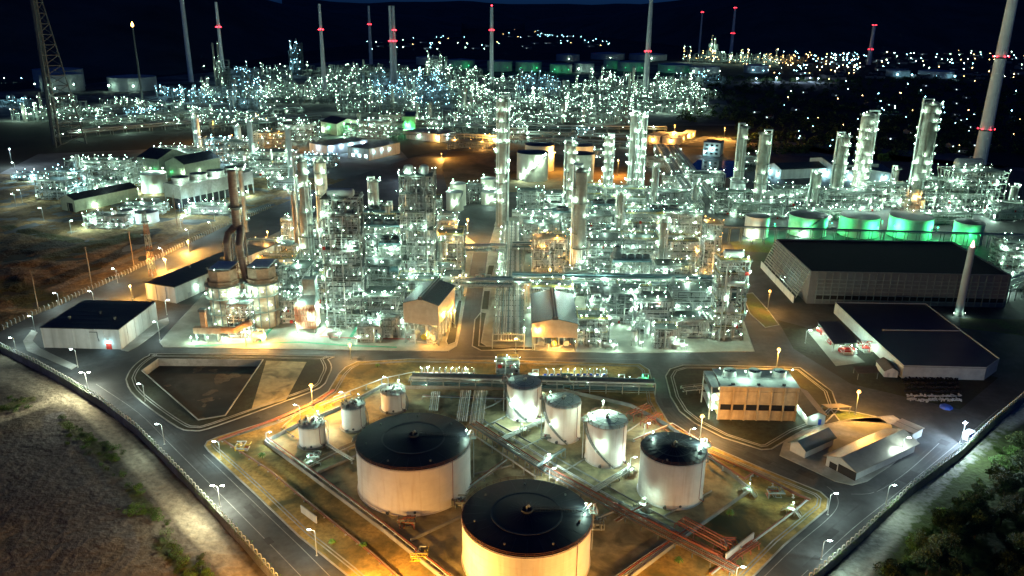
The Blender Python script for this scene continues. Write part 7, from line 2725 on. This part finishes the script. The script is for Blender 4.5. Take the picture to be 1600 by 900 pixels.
stepover('lit step-over stair in the dark corner of the tank farm by the right road', 1236, 803, -0.7)
stepover('step-over platform at the foot of the black-roofed right tank', 1004, 796, -0.75)
stepover('step-over platform between the nearest slim tank and the black-roofed right tank', 984, 742, 0.75)
stepover('step-over platform beside the middle slim tank on the double pipes', 818, 678, 0.75)
stepover('step-over stair at the right corner of the bund wall', 1168, 772, -0.75)
stepover('step-over between small tank and divider wall pipes', 484, 729, 0.75)


def pump_mb(b):
    b.box(-1.2, 1.2, -0.5, 0.5, 0, 0.45, 0)
    b.tube([(-1.0, 0, 0.95), (0.2, 0, 0.95)], 0.42, 10, 1)
    b.tube([(0.2, 0, 0.95), (1.0, 0, 0.95)], 0.22, 8, 2)
    b.tube([(0.8, 0, 0.9), (0.8, 0, 2.6), (0.8, 1.8, 2.6)], 0.18, 8, 2)
    b.tube([(0.8, -0.2, 0.9), (0.8, -2.0, 0.9), (0.8, -2.0, 0.3)], 0.2, 8, 2)
    b.tube([(0.8, -1.2, 0.9), (0.8, -1.2, 1.5)], 0.3, 8, 3)


for u0, u1, v, lab, gl in ((652, 742, 588, 'white pump plinth with red edge, left of two behind the tanks', 'small pump with upright pipe on the left pump plinth'),
                           (848, 950, 590, 'white pump plinth with red edge, right of two behind the tanks', 'small pump with upright pipe on the right pump plinth')):
    a, c = G(u0, v, 0.13), G(u1, v, 0.13)
    t = thing('pump_plinth', lab, 'plinth', a, angle2(a, c))
    L = (c - a).length
    b = MB()
    b.box(0, L, -1.5, 3.0, 0, 0.5)
    b.build('slab', 'wall_white', t)
    b = MB()
    b.box(0, L, -1.6, -1.502, 0.2, 0.5)
    b.box(0, L, 2.2, 2.9, 0.504, 0.53)
    b.build('edge_paint', 'red_paint', t)
    for k in range(9):
        lamp_part(t, (L * (k + 0.5) / 9, 2.4, 0.5), 'white', 0.17, 2.6)
    first = None
    for k in range(10):
        p = a + (c - a) * ((k + 0.5) / 10) + Vector((0, 0, 0.5))
        if first is None:
            first = thing('pump', gl, 'pump', p, angle2(a, c), 'pumps on plinths behind the tanks')
            b = MB()
            pump_mb(b)
            b.build('body', ['concrete', 'blue_part' if u0 > 700 else 'pipe_white', 'pipe_silver', 'steel_dark'], first)
            shared_part('hand_wheel', lambda m_: m_.lathe([(0.25, 0), (0.32, 0.05), (0.25, 0.1), (0.2, 0.05), (0.25, 0)], 10), 'red_part', first, (0.8, -1.2, 1.55))
        else:
            dup(first, p)
process_frame('blue-grey metering frame between the two rows of pumps', 793, 585, 9, 5, 6, 2, 90, vessels=3, pipes=30, stair=False, bay=3, lr=0.18, cat='process frame')
for i, (u, v) in enumerate([(1003, 597), (966, 598), (832, 590)]):
    drum(('small horizontal drum right of the pump rows', 'small horizontal drum second from the right of the pump rows', 'small horizontal drum between the pump rows')[i], u, v, 0.8, 4, 1.6, 'x', lamps=1, kind=('green', 'white', 'white')[i])
# valve clusters beside tanks
for i, (u, v, lab) in enumerate([(635, 822, 'red valve cluster on the left bund wall before the left big tank'), (716, 790, 'dark valve cluster at the right foot of the left big tank'), (560, 690, 'dense valve cluster between the nearest two small tanks'), (630, 668, 'valve cluster behind the left big tank'),
                                 (1210, 775, 'red valve cluster on posts in the dark strip by the right road'), (856, 686, 'valve cluster at the foot of the middle slim tank'), (1024, 745, 'valve cluster left of the black-roofed right tank'), (655, 872, 'yellow-brown valve cluster at the bottom of the left bund wall'),
                                 (490, 716, 'valve cluster beside the nearest small tank'), (1140, 858, 'red valve cluster at the white blast wall'), (930, 824, 'valve cluster at the right foot of the nearest tank'), (380, 704, 'yellow valve cluster in the dry corner of the tank farm')]):
    rnd = random.Random(i + 900)
    t = thing('valve_cluster', lab, 'valves', G(u, v, 0.14))
    b = MB()
    for k in range(12):
        walk_pipe(b, rnd, -2.6, 2.6, -2.0, 2.0, 0.3, 2.6, rnd.randint(0, 1), 0.22, 3)
    b.build('piping', ['rust_pipe' if 'red' in lab else 'pipe_silver', 'yellow_part' if 'yellow' in lab else 'steel_grey'], t)
    for k in range(4):
        b = MB()
        x, y, z = rnd.uniform(-2, 2), rnd.uniform(-1.5, 1.5), rnd.uniform(1.0, 2.4)
        b.tube([(x, y, z - 0.8), (x, y, z)], 0.1, 6)
        b.lathe([(0.4, 0), (0.46, 0.05), (0.4, 0.1), (0.3, 0.05), (0.4, 0)], 10, (x, y), z0=z)
        b.build('valve', 'red_part' if k % 2 else 'steel_dark', t)
# red fire pumps under the canopy
for i, (u, v, lab) in enumerate([(1290, 522, 'red fire pump set at the back end of the sloping canopy'), (1306, 536, 'red fire pump set under the middle of the sloping canopy'), (1323, 551, 'large red drum pump set at the front of the sloping canopy'), (1352, 520, 'red pipe manifold on the edge of the black-roofed store'), (1352, 548, 'red and teal pipe stand between canopy and store')]):
    rnd = random.Random(i + 40)
    t = thing('fire_pump', lab, 'pump', G(u, v, 0.02))
    b = MB()
    vessel_mb(b, (0, 0, 1.6), 1.1 if i == 2 else 0.7, 3.6, 'x', 0, 12)
    b.box(-2, 2, -1, 1, 0, 0.6, 1)
    b.build('body', ['red_part', 'pipe_white'], t, smooth=False)
    b = MB()
    for k in range(14):
        walk_pipe(b, rnd, -4, 4, -3, 3, 0.3, 4.5 if i > 2 else 2.6, rnd.randint(0, 1), 0.24, 4)
    b.build('piping', ['red_part', 'pipe_white'], t)
    for q in range(3):
        lamp_part(t, (rnd.uniform(-4, 4), rnd.uniform(-3, 2), 0.1), 'white', 0.22, 3.0)
flat('pump_yard', GP([(1262, 518), (1280, 508), (1352, 566), (1306, 572)]), 0.02, 'pad_concrete')

# scrap, tarpaulin, crates in the right yard
rnd = random.Random(12)
first = None
for r in range(6):
    for k in range(16):
        u, v = 1412 + k * 5.4 + r * 1.5 + rnd.uniform(-1, 1), 594 + r * 6.5 + rnd.uniform(-1, 1)
        p = G(u, v, 0.02)
        if first is None or k == 0:
            first = thing('scrap_bundle', 'dark scrap bundle in the rows in front of the black-roofed store' if r < 4 else 'pale scrap bundle in the front rows of the scrap yard', 'scrap', p, 0, 'scrap bundles in the right yard')
            b = MB()
            for q in range(9):
                b.bar((rnd.uniform(-0.8, 0.8), rnd.uniform(-0.6, 0.6), rnd.uniform(0.1, 1.0)), (rnd.uniform(-0.8, 0.8), rnd.uniform(-0.6, 0.6), rnd.uniform(0.1, 1.1)), 0.4)
            b.build('bundle', 'rubble' if r >= 4 else 'black_part', first)
        else:
            dup(first, p, rnd.uniform(0, 6))
t = thing('tarpaulin_stack', 'low stack under a blue tarpaulin in front of the scrap rows', 'stack', G(1478, 637, 0.02), 0.4)
b = MB()
b.lathe([(2.6, 0), (2.4, 0.7), (1.6, 1.1), (0.1, 1.2)], 7)
b.build('cover', 'blue_part', t)
t = thing('site_cabin', 'small white and blue cabin under the dazzling floodlight by the right fence', 'cabin', G(1512, 684, 0.02), 0.6)
b = MB()
b.box(-2.5, 2.5, -1.2, 1.2, 0, 2.5)
b.build('wall', 'wall_white', t)
b = MB()
b.box(-2.6, 2.6, -1.3, 1.3, 2.503, 2.65)
b.build('roof', 'pale_roof', t)
b = MB()
b.box(-1.0, 1.0, -1.28, -1.2, 0.2, 2.1)
b.build('door', 'blue_part', t)

# ================================================================== STREET LAMPS AND FLOODLIGHTS
HEADS = {'lamp_street_head': ((0.74, 1.0, 0.93), 800), 'lamp_flood_amber': ((1.0, 0.47, 0.095), 9000), 'lamp_flood_white': ((0.95, 1.0, 0.78), 1500), 'lamp_flood_blue': ((0.62, 0.82, 1.0), 4500)}
for k_, (c_, e_) in HEADS.items():
    glow(k_, c_, 7 if 'amber' in k_ else 45, False)


def street_lamp(label, hu, hv, bu, bv, z0=0.0, kind='lamp_street_head', double=False, group=None, size=1.0):
    base = G(bu, bv, z0)
    h = max(5.0, min(13.0, hgt(bu, bv, hv, z0)))
    t = thing('street_lamp', label, 'street lamp', base, 0, group)
    s = 1 if hu >= bu else -1
    b = MB()
    b.tube([(0, 0, 0), (0, 0, 1.2), (0, 0, h - 0.6), (s * 0.3, 0, h - 0.1), (s * 1.3, -0.1, h + 0.1)], [0.16, 0.13, 0.09, 0.08, 0.07], 8)
    b.lathe([(0.32, 0), (0.32, 0.12), (0.17, 0.16)], 10)
    b.build('pole', 'pipe_silver', t)
    for q in ((s, -s) if double else (s,)):
        b = MB()
        x = q * 1.6
        i0 = len(b.v)
        b.lathe([(0.02, -0.14), (0.3, -0.1), (0.42, 0.0), (0.3, 0.08), (0.02, 0.1)], 10)
        for i in range(i0, len(b.v)):
            X, Y, Z = b.v[i]
            b.v[i] = (x + X * 1.7 * size, Y * 0.75 * size - 0.1, h + 0.12 + Z)
        b.build('lamp_head', kind, t)
        col, e = HEADS[kind]
        lit(t, (x, -0.3, h - 0.25), col, e * 0.17 * size * size, 0.3)
    return t


SL = [
    (16, 528, 25, 547, 'street lamp at the left end of the perimeter road, near the frame edge'), (110, 546, 122, 574, 'street lamp on the kerb in front of the white warehouse'), (217, 600, 227, 627, 'street lamp on the verge left of the retention basin'),
    (248, 663, 257, 694, 'street lamp beside the left fence below the basin corner'), (46, 494, 55, 517, 'street lamp left of the white warehouse by the fence bend'), (88, 458, 93, 477, 'street lamp behind the white warehouse, at its left rear'),
    (142, 455, 147, 472, 'street lamp behind the white warehouse, at its right rear'), (263, 469, 261, 492, 'street lamp between the white warehouse and the long low building'), (242, 503, 250, 530, 'street lamp at the right corner of the white warehouse'),
    (178, 420, 184, 442, 'street lamp on the upper fence road left of the lattice mast'), (251, 388, 256, 408, 'street lamp on the upper fence road right of the lattice mast'), (293, 359, 296, 376, 'street lamp on the upper fence road beside the long store roof'),
    (329, 347, 331, 362, 'street lamp at the far end of the upper fence road'), (1306, 771, 1293, 804, 'street lamp on the kerb point of the right junction'), (1392, 758, 1384, 788, 'street lamp by the right fence opposite the junction'),
    (1290, 845, 1283, 874, 'street lamp by the right fence near the bottom of the frame'), (1419, 684, 1407, 716, 'street lamp at the back corner of the large metal shed'), (1157, 886, 1148, 918, 'street lamp beside the white blast wall at the bottom right'),
    (487, 828, 495, 868, 'street lamp leaning over the left road beside a short white wall'), (337, 690, 345, 718, 'street lamp on the left corner of the tank farm'), (419, 679, 417, 694, 'short lamp on the left corner of the bund wall'),
    (467, 633, 470, 660, 'short lamp by the salmon pipe near the small tanks'), (538, 613, 540, 634, 'short lamp by the bend of the salmon pipe'), (605, 590, 607, 606, 'short lamp behind the furthest small tank'), (513, 661, 514, 676, 'short lamp between the nearest two small tanks'),
    (1079, 670, 1076, 690, 'short lamp behind the black-roofed right tank'), (1010, 664, 1006, 680, 'short lamp between the nearest slim tank and the black-roofed tank'), (853, 716, 850, 730, 'short lamp beside the teal walkway bridge'), (862, 732, 858, 752, 'short tilted lamp at the crossing of red and teal pipes'),
    (811, 660, 813, 672, 'short lamp at the foot of the furthest slim tank'), (984, 722, 984, 734, 'short lamp right of the nearest slim tank'), (1261, 516, 1258, 536, 'street lamp left of the sloping canopy'),
    (1157, 403, 1159, 430, 'street lamp above the corner tower at the road behind it'), (664, 575, 664, 590, 'short lamp at the left end of the left pump plinth'), (776, 630, 776, 600, 'unused')]
for hu, hv, bu, bv, lab in SL[:-1]:
    short = 'short' in lab
    street_lamp(lab, hu, hv, bu, bv, 0.0, size=0.8 if short else 1.0)
street_lamp('double-headed dazzling lamp by the left fence at the dirt crossroads', 131, 582, 137, 606, double=True, size=1.0, kind='lamp_flood_white')
street_lamp('double-headed dazzling lamp by the left fence at lower left', 338, 759, 344, 792, double=True, size=1.0, kind='lamp_flood_white')
for hu, hv, bu, bv, lab in [(66, 325, 69, 347, 'cold lamp left of the olive hangar on the left plant road'), (112, 345, 112, 366, 'cold lamp in front of the olive hangar'), (25, 303, 26, 325, 'cold lamp on the left plant road at the frame edge'), (33, 297, 35, 316, 'cold lamp pair at the left plant entrance'),
                            (42, 276, 44, 292, 'cold lamp on the road to the left plant'), (22, 254, 25, 272, 'cold lamp beyond the left plant entrance'), (283, 340, 283, 357, 'lamp by the foot of the four-fan cooling tower'), (336, 330, 336, 348, 'lamp on the back road below the four-fan cooling tower')]:
    street_lamp(lab, hu, hv, bu, bv, LOW, kind='lamp_street_head', size=1.2)


def floodlight(label, hu, hv, bu, bv, kind='lamp_flood_amber', r=0.5, z0=0.0, h=None, k=1.0):
    base = G(bu, bv, z0)
    h = h or hgt(bu, bv, hv, z0)
    t = thing('floodlight', label, 'floodlight', base)
    b = MB()
    b.tube([(0, 0, 0), (0, 0, h)], [0.2, 0.1], 8)
    b.bar((-0.9, 0, h - 0.3), (0.9, 0, h - 0.3), 0.12)
    b.lathe([(0.5, 0), (0.5, 0.4), (0.2, 0.5)], 10)
    b.build('pole', 'steel_grey', t)
    b = MB()
    b.lathe([(0.02, -r), (r * 0.7, -r * 0.7), (r, 0), (r * 0.7, r * 0.7), (0.02, r)], 10, z0=h)
    b.build('lamp_head', kind, t)
    col, e = HEADS[kind]
    lit(t, (0, -r - 0.25, h - 0.3), col, e * r * r * k, r * 0.7)
    return t


floodlight('dazzling amber floodlight by the road left of the small tanks', 487, 602, 489, 640, r=0.7, k=0.5)
floodlight('amber floodlight on the main road kerb before the heater', 545, 538, 548, 562, r=0.5, k=0.2)
floodlight('dazzling amber floodlight behind the three-fan cooling tower', 1215, 546, 1212, 584, r=0.75, k=0.35)
floodlight('dazzling amber floodlight in the right yard by the orange lawn', 1338, 612, 1336, 648, r=0.7, k=0.2)
floodlight('dazzling amber floodlight at the road bend left of the three-fan cooling tower', 1098, 650, 1094, 684, r=0.65, k=0.3)
floodlight('amber floodlight beside the road right of the corner tower', 1201, 455, 1199, 486, r=0.7, k=0.12)
floodlight('amber floodlight at the far end of the centre road', 731, 343, 731, 374, r=0.8, k=0.4)
floodlight('amber floodlight among the orange pipes behind the furnaces', 422, 362, 420, 384, r=0.34)
floodlight('amber floodlight behind the cream tanks', 867, 238, 866, 268, r=0.6)
floodlight('amber floodlight right of the tallest column pair', 965, 250, 965, 275, r=0.5)
floodlight('amber floodlight lighting the orange yard beyond the pond', 1053, 196, 1053, 214, r=1.0, z0=LOW)
floodlight('amber floodlight near the right yard houses', 1131, 200, 1131, 216, r=0.8, z0=LOW)
floodlight('orange floodlight above the left plant, left of a pair', 336, 190, 336, 222, r=0.7, z0=LOW)
floodlight('orange floodlight above the left plant, right of a pair', 365, 211, 365, 240, r=0.6, z0=LOW)
floodlight('orange floodlight among columns before the glaring hall', 424, 210, 424, 236, r=0.6, z0=LOW)
floodlight('amber floodlight at the foot of the cream tanks orange yard', 690, 240, 690, 252, r=0.5, z0=LOW)
floodlight('amber floodlight beside the flat black-roofed white hall', 765, 210, 765, 226, r=0.7, z0=LOW)
floodlight('amber floodlight on the rack leg beside the green-lit lawn', 1127, 364, 1126, 388, r=0.4)
floodlight('dazzling blue-white floodlight by the right fence over the cabin', 1508, 660, 1501, 694, 'lamp_flood_blue', 0.42, k=1.6)
floodlight('blue-white floodlight on the left-block column waist', 480, 324, 482, 372, 'lamp_flood_blue', 0.34)
floodlight('blue-white floodlight on the back road by the white hall', 640, 264, 640, 290, 'lamp_flood_blue', 0.4, LOW)
floodlight('blue-white floodlight by the feet of the grey chimneys', 462, 282, 462, 304, 'lamp_flood_blue', 0.36, LOW)
floodlight('blue-white floodlight by the left end of the four-fan cooling tower', 283, 319, 283, 345, 'lamp_flood_blue', 0.36, LOW)
floodlight('blue-white floodlight on a mast at the far left', 15, 233, 20, 262, 'lamp_flood_blue', 0.6, LOW)
floodlight('amber floodlight low beside the left frames of the centre road', 706, 440, 706, 462, r=0.3)
floodlight('amber floodlight before the orange-lit standing pipes', 858, 420, 858, 450, r=0.3)
floodlight('amber floodlight at the foot of the orange-lit slim tower', 1100, 425, 1100, 448, r=0.3)
floodlight('amber floodlight at the foot of the round furnaces', 385, 518, 385, 541, r=0.26)
floodlight('amber floodlight right of the tan compressor house', 712, 485, 711, 512, r=0.26)
floodlight('amber floodlight between compressor house and pipe bank', 806, 528, 806, 552, r=0.24)
floodlight('added amber floodlight on the left of the long low building, nearest end', 205, 446, 207, 468, r=0.2, k=4)  # these small-headed posts are added to throw orange light on the fence road
floodlight('added amber floodlight on the left of the long low building, middle', 258, 404, 260, 424, r=0.2, k=9)
floodlight('added amber floodlight on the left of the long low building, far end', 294, 376, 296, 394, r=0.2, k=9)
for hu, hv, tu, tv, e in ((131, 582, 150, 690, 15000), (338, 759, 280, 850, 8000), (131, 582, 20, 610, 13000), (338, 759, 215, 760, 9000)):
    l = bpy.data.lights.new('flood_beam', 'SPOT')
    l.energy = e
    l.color = (1.0, 0.97, 0.72)
    l.spot_size = R3(130)
    l.spot_blend = 0.8
    l.shadow_soft_size = 0.25
    l.cycles.use_multiple_importance_sampling = False
    o = bpy.data.objects.new('flood_beam', l)
    COL.objects.link(o)
    a = G(hu + 6, hv + 24, 0) + Vector((-0.8, -0.6, 8.3))
    o.location = a
    o.rotation_euler = (G(tu, tv, LOW) - a).to_track_quat('-Z', 'Y').to_euler()
# masts of the same sodium lights standing along the front of the tank farm, just beyond the picture
for u, v, hh, r in ((540, 962, 10, 0.4), (430, 985, 14, 0.7), (690, 932, 5.5, 0.26), (600, 930, 5.0, 0.36), (985, 1030, 13, 0.45), (1110, 965, 8, 0.5)):
    floodlight('sodium floodlight mast along the front edge of the tank farm', u, v, u, v, r=r, h=hh)['group'] = 'sodium floodlight masts along the tank farm front'
# wooden poles on the brown field
for i, (tu, tv, bu, bv) in enumerate([(46, 425, 61, 489), (130, 386, 145, 456), (199, 361, 210, 421), (274, 305, 278, 362)]):
    base = G(bu, bv, LOW)
    t = thing('utility_pole', 'bare tapered utility pole outside the upper fence, %s' % ('furthest left', 'second from the left', 'third from the left', 'furthest right near the plant')[i], 'pole', base)
    b = MB()
    hh = hgt(bu, bv, tv, LOW)
    b.tube([(0, 0, 0), (0, 0, hh)], [0.26, 0.16], 8)
    b.build('pole', 'wood_pole', t)
    b = MB()
    b.bar((-1.0, 0, hh - 0.6), (1.0, 0, hh - 0.6), 0.16)
    b.build('crossarm', 'wood_pole', t)

# ================================================================== FENCES
def fence(label, pts, z0, out, step=2.7, wall=None):
    """white concrete posts with curved heads and wire between"""
    P = [(p.x, p.y) for p in GP(pts, z0)]
    o = P[0]
    t = thing('perimeter_fence', label, 'fence', (o[0], o[1], z0))
    Q = resample([(x - o[0], y - o[1]) for x, y in P], step)
    key = 'fence_post'
    for x, y, a in Q[:100]:
        q = shared_part('post', lambda m_: m_.tube([(0, 0, -0.3), (0, 0, 2.1), (0.0, 0.12, 2.4), (0.0, 0.42, 2.7), (0.0, 0.75, 2.72)], 0.11, 6), 'wall_white', t, (x, y, 0))
        q.rotation_euler.z = a + (0 if out > 0 else math.pi)
    b = MB()
    for z in (0.15, 0.5, 0.85, 1.2, 1.55, 1.9):
        for (x, y, a), (x2, y2, a2) in zip(Q[:99], Q[1:100]):
            b.bar((x, y, z), (x2, y2, z), 0.03)
    b.build('wire', 'steel_grey', t)
    if wall:
        b = MB()
        b.wall([(x - o[0], y - o[1]) for x, y in P], 0.4, -3.4, 0.35)
        b.build('retaining_wall', 'concrete', t)
    return t


fence('fence of curved white posts on a retaining wall along the left road', FENCE_L[1:], 0.0, -1, wall=True)
fence('fence of curved white posts along the upper left road beside the brown field', FENCE_U[2:], 0.0, 1)
fence('fence of curved white posts along the right perimeter road', FENCE_R, 0.0, -1, wall=True)

# ================================================================== PLANTS
def leaves(b, rnd, c, rx, ry, rz, n, s, lumps=5, m=1):
    """leaf-sized faces gathered in clumps through an uneven crown"""
    cl = []
    for _ in range(lumps):
        a, q, z = rnd.uniform(0, 6.28), rnd.random() ** 0.5, rnd.uniform(-0.6, 0.9)
        cl.append((c[0] + rx * 0.7 * q * math.cos(a), c[1] + ry * 0.7 * q * math.sin(a), c[2] + rz * 0.65 * z, rnd.uniform(0.35, 0.62)))
    for _ in range(n):
        x, y, z, k = rnd.choice(cl)
        d = Vector((rnd.gauss(0, 1), rnd.gauss(0, 1), rnd.gauss(0, 1)))
        d.normalize()
        d *= k * rnd.uniform(0.6, 1.05)
        p = Vector((x + d.x * rx, y + d.y * ry, max(0.05, z + d.z * rz)))
        u = Vector((rnd.gauss(0, 1), rnd.gauss(0, 1), rnd.gauss(0, 0.6))).normalized()
        w = u.orthogonal().normalized()
        q = s * rnd.uniform(0.6, 1.3)
        b.face([p - u * q, p + w * q * 0.45, p + u * q, p - w * q * 0.45], rnd.randint(0, m))


def make_bush(label, cat, r, h, seed, n, s, mats, group, name='bush'):
    rnd = random.Random(seed)
    t = thing(name, label, cat, (0, 0, -60), 0, group)
    b = MB()
    leaves(b, rnd, (0, 0, h * 0.5), r, r, h * 0.6, n, s, 6)
    b.build('foliage', mats, t)
    b = MB()
    for k in range(4):
        a = rnd.uniform(0, 6.28)
        b.tube([(0, 0, -0.3), (0.3 * r * math.cos(a), 0.3 * r * math.sin(a), h * 0.6)], [0.07, 0.03], 5)
    b.build('stem', 'bark', t)
    return t


def make_tree(label, r, h, seed, n, s, mats, group):
    rnd = random.Random(seed)
    t = thing('tree', label, 'tree', (0, 0, -60), 0, group)
    b = MB()
    b.tube([(0, 0, -0.4), (0.1, 0, h * 0.3), (0.2, 0.1, h * 0.62)], [h * 0.035, h * 0.026, h * 0.014], 7)
    for k in range(5):
        a = rnd.uniform(0, 6.28)
        b.tube([(0.1, 0, h * rnd.uniform(0.25, 0.45)), (r * 0.5 * math.cos(a), r * 0.5 * math.sin(a), h * rnd.uniform(0.55, 0.8))], [h * 0.014, h * 0.005], 5)
    b.build('trunk', 'bark', t)
    b = MB()
    leaves(b, rnd, (0, 0, h * 0.62), r, r, h * 0.38, n, s, 9)
    b.build('crown', mats, t)
    return t


def spread(protos, pts, seed=0, z0=LOW, smin=0.7, smax=1.3):
    rnd = random.Random(seed)
    used = set()
    for i, (u, v) in enumerate(pts):
        k = rnd.randrange(len(protos))
        p = G(u, v, z0)
        s = rnd.uniform(smin, smax)
        if k not in used:
            used.add(k)
            protos[k].location = p
            protos[k].scale = (s, s, s)
        else:
            dup(protos[k], p, rnd.uniform(0, 6.28), scale=s)
    for k, o in enumerate(protos):
        if k not in used:
            for c in list(o.children):
                bpy.data.objects.remove(c)
            bpy.data.objects.remove(o)


rnd = random.Random(21)
bl = [make_bush('low shrub with sunlit-green leaves in the strip beside the pale dirt track'.replace('sunlit-', 'lamp-lit '), 'bush', 2.2, 2.0, 50 + k, 620, 0.16, ['leaf', 'leaf_bright'], 'shrubs beside the pale dirt track') for k in range(3)]
pts = []
P = [(100, 660), (130, 690), (160, 712), (185, 735), (205, 755), (220, 785), (240, 815), (255, 840), (275, 865), (300, 890), (320, 910)]
for i in range(len(P) - 1):
    for k in range((9, 8, 6, 2, 5, 8, 3, 7, 9, 8)[i]):
        t_ = rnd.random()
        pts.append((P[i][0] + (P[i + 1][0] - P[i][0]) * t_ + rnd.gauss(0, 14), P[i][1] + (P[i + 1][1] - P[i][1]) * t_ + rnd.gauss(0, 8)))
spread(bl, pts, 3, smin=0.35, smax=1.2)
bl = [make_bush('small green shrub in the patch by the dirt crossroads at the left edge', 'bush', 1.6, 1.2, 60 + k, 380, 0.14, ['leaf', 'leaf_bright'], 'shrubs at the dirt crossroads') for k in range(2)]
spread(bl, [(rnd.gauss(22, 16), rnd.gauss(636, 7)) for _ in range(20)], 4, smin=0.4, smax=1.2)
tl = [make_tree('dark leafy tree in the thicket beyond the right dirt track', 4.2, 8.0, 70 + k, 2300, 0.3, ['leaf_dark', 'leaf'], 'trees of the right thicket') for k in range(3)]
pts = []
for _ in range(95):
    v = rnd.uniform(690, 935)
    u0 = 1600 - (v - 690) * 0.95
    pts.append((rnd.uniform(u0, 1690), v))
spread(tl, pts, 5, smin=0.55, smax=1.1)
bl = [make_bush('bright green leafy shrub lit white at the edge of the right thicket', 'bush', 2.4, 2.6, 80 + k, 900, 0.24, ['leaf', 'leaf_bright'], 'lit shrubs at the right thicket') for k in range(2)]
spread(bl, [(rnd.uniform(1555, 1605), rnd.uniform(685, 745)) for _ in range(18)] + [(1600 - (v - 690) * 0.98 + rnd.gauss(-6, 8), v) for v in range(700, 900, 9)], 6, smin=0.5, smax=1.2)
for lab, pts in (('leafy creeper hedge growing along the foot of the left fence', FENCE_L), ('leafy creeper hedge growing along the foot of the right fence', FENCE_R)):
    P = [(p.x, p.y) for p in GP(pts)]
    rnd = random.Random(lab)
    b = MB()
    for x, y, a in resample(P, 0.42):
        dens = mnoise.noise(Vector((x * 0.08, y * 0.08, 0))) * 0.5 + 0.55
        for k in range(int(9 * max(0, dens))):
            p = Vector((x - P[0][0] + rnd.gauss(0, 0.5), y - P[0][1] + rnd.gauss(0, 0.5), 0.3 + abs(rnd.gauss(0, 0.7)) * (0.4 + dens)))
            u = Vector((rnd.gauss(0, 1), rnd.gauss(0, 1), rnd.gauss(0, 0.6))).normalized()
            w = u.orthogonal().normalized()
            q = rnd.uniform(0.1, 0.26)
            b.face([p - u * q, p + w * q * 0.5, p + u * q, p - w * q * 0.5], rnd.randint(0, 1))
    o = b.build('hedge', ['leaf', 'leaf_bright'], loc=(P[0][0], P[0][1], 0))
    tag(o, lab, 'hedge', kind='thing')
bl = [make_bush('clipped round shrub in the rows along the back road', 'shrub', 1.9, 2.4, 90 + k, 300, 0.3, ['leaf_dark', 'leaf'], 'round shrubs along the back road', 'round_shrub') for k in range(2)]
pts = []
for (a, c) in (((375, 352), (470, 330)), ((470, 318), (560, 292)), ((560, 285), (660, 258)), ((470, 328), (575, 298))):
    for k in range(15):
        pts.append((a[0] + (c[0] - a[0]) * k / 14 + rnd.uniform(-1, 1), a[1] + (c[1] - a[1]) * k / 14))
spread(bl, pts, 7, smin=0.7, smax=1.15)


def palm(label, u, v, h, seed, z0=0.14):
    rnd = random.Random(seed)
    t = thing('palm', label, 'palm', G(u, v, z0))
    b = MB()
    b.tube([(0, 0, -0.1), (0.05, 0, h * 0.55)], [0.18, 0.12], 7)
    b.build('trunk', 'bark', t)
    b = MB()
    for k in range(16):
        a = k * 0.393 + rnd.uniform(-0.15, 0.15)
        up = rnd.uniform(0.5, 1.0)
        L = h * 0.55
        pp = [Vector((L * f * math.cos(a), L * f * math.sin(a), h * 0.55 + L * (up * f - 1.05 * f * f))) for f in (0, 0.3, 0.6, 0.85, 1.0)]
        side = Vector((-math.sin(a), math.cos(a), 0))
        ws = (0.04, 0.2, 0.22, 0.14, 0.02)
        for i in range(4):
            b.face([pp[i] - side * ws[i], pp[i + 1] - side * ws[i + 1], pp[i + 1] + side * ws[i + 1], pp[i] + side * ws[i]], 0)
    b.build('frond', ['leaf_bright'], t)
    return t


for u, v, h, lab in [(410, 716, 3.0, 'small yellow-lit palm in the dry corner left of the small tanks'), (568, 856, 2.6, 'thin young palm in the dry strip near the bottom left'), (1060, 880, 2.8, 'small palm in the orange-lit grass at the bottom right'), (1140, 806, 3.0, 'small dim palm in the dark corner by the right bund wall'),
                     (519, 850, 2.2, 'yellow-lit bushy palm beside the left road near the bottom lamp'), (590, 574, 2.4, 'small palm on the dry verge by the main road'), (1280, 230, 7, 'larger tree-like palm between the big columns')]:
    palm(lab, u, v, h, u)
t = make_tree('round green tree lit by white light between the two biggest columns', 9, 13, 5, 1500, 0.8, ['leaf', 'leaf_bright'], None)
t.location = G(1375, 258, 0)
# woods beyond the plant: one dark mass
b = MB()
rnd = random.Random(33)
for k in range(1500):
    u, v = rnd.uniform(1060, 1700), 122 + 120 * rnd.random() ** 1.3
    if u < 1150 and v > 190:
        continue
    p = G(u, v, LOW)
    r = rnd.uniform(4, 8)
    for q in range(46):
        d = Vector((rnd.gauss(0, 1), rnd.gauss(0, 1), abs(rnd.gauss(0, 0.9)))).normalized() * rnd.uniform(0.6, 1.05)
        c = Vector((p.x + d.x * r, p.y + d.y * r, LOW + d.z * r * 1.25))
        e = Vector((rnd.gauss(0, 1), rnd.gauss(0, 1), rnd.gauss(0, 0.6))).normalized()
        w = e.orthogonal().normalized()
        s = r * 0.24
        b.face([c - e * s, c + w * s * 0.6, c + e * s, c - w * s * 0.6], rnd.randint(0, 1))
o = b.build('woods', ['leaf_dark', 'leaf'])
tag(o, 'dark woods between the plant and the town', 'woods', kind='stuff')
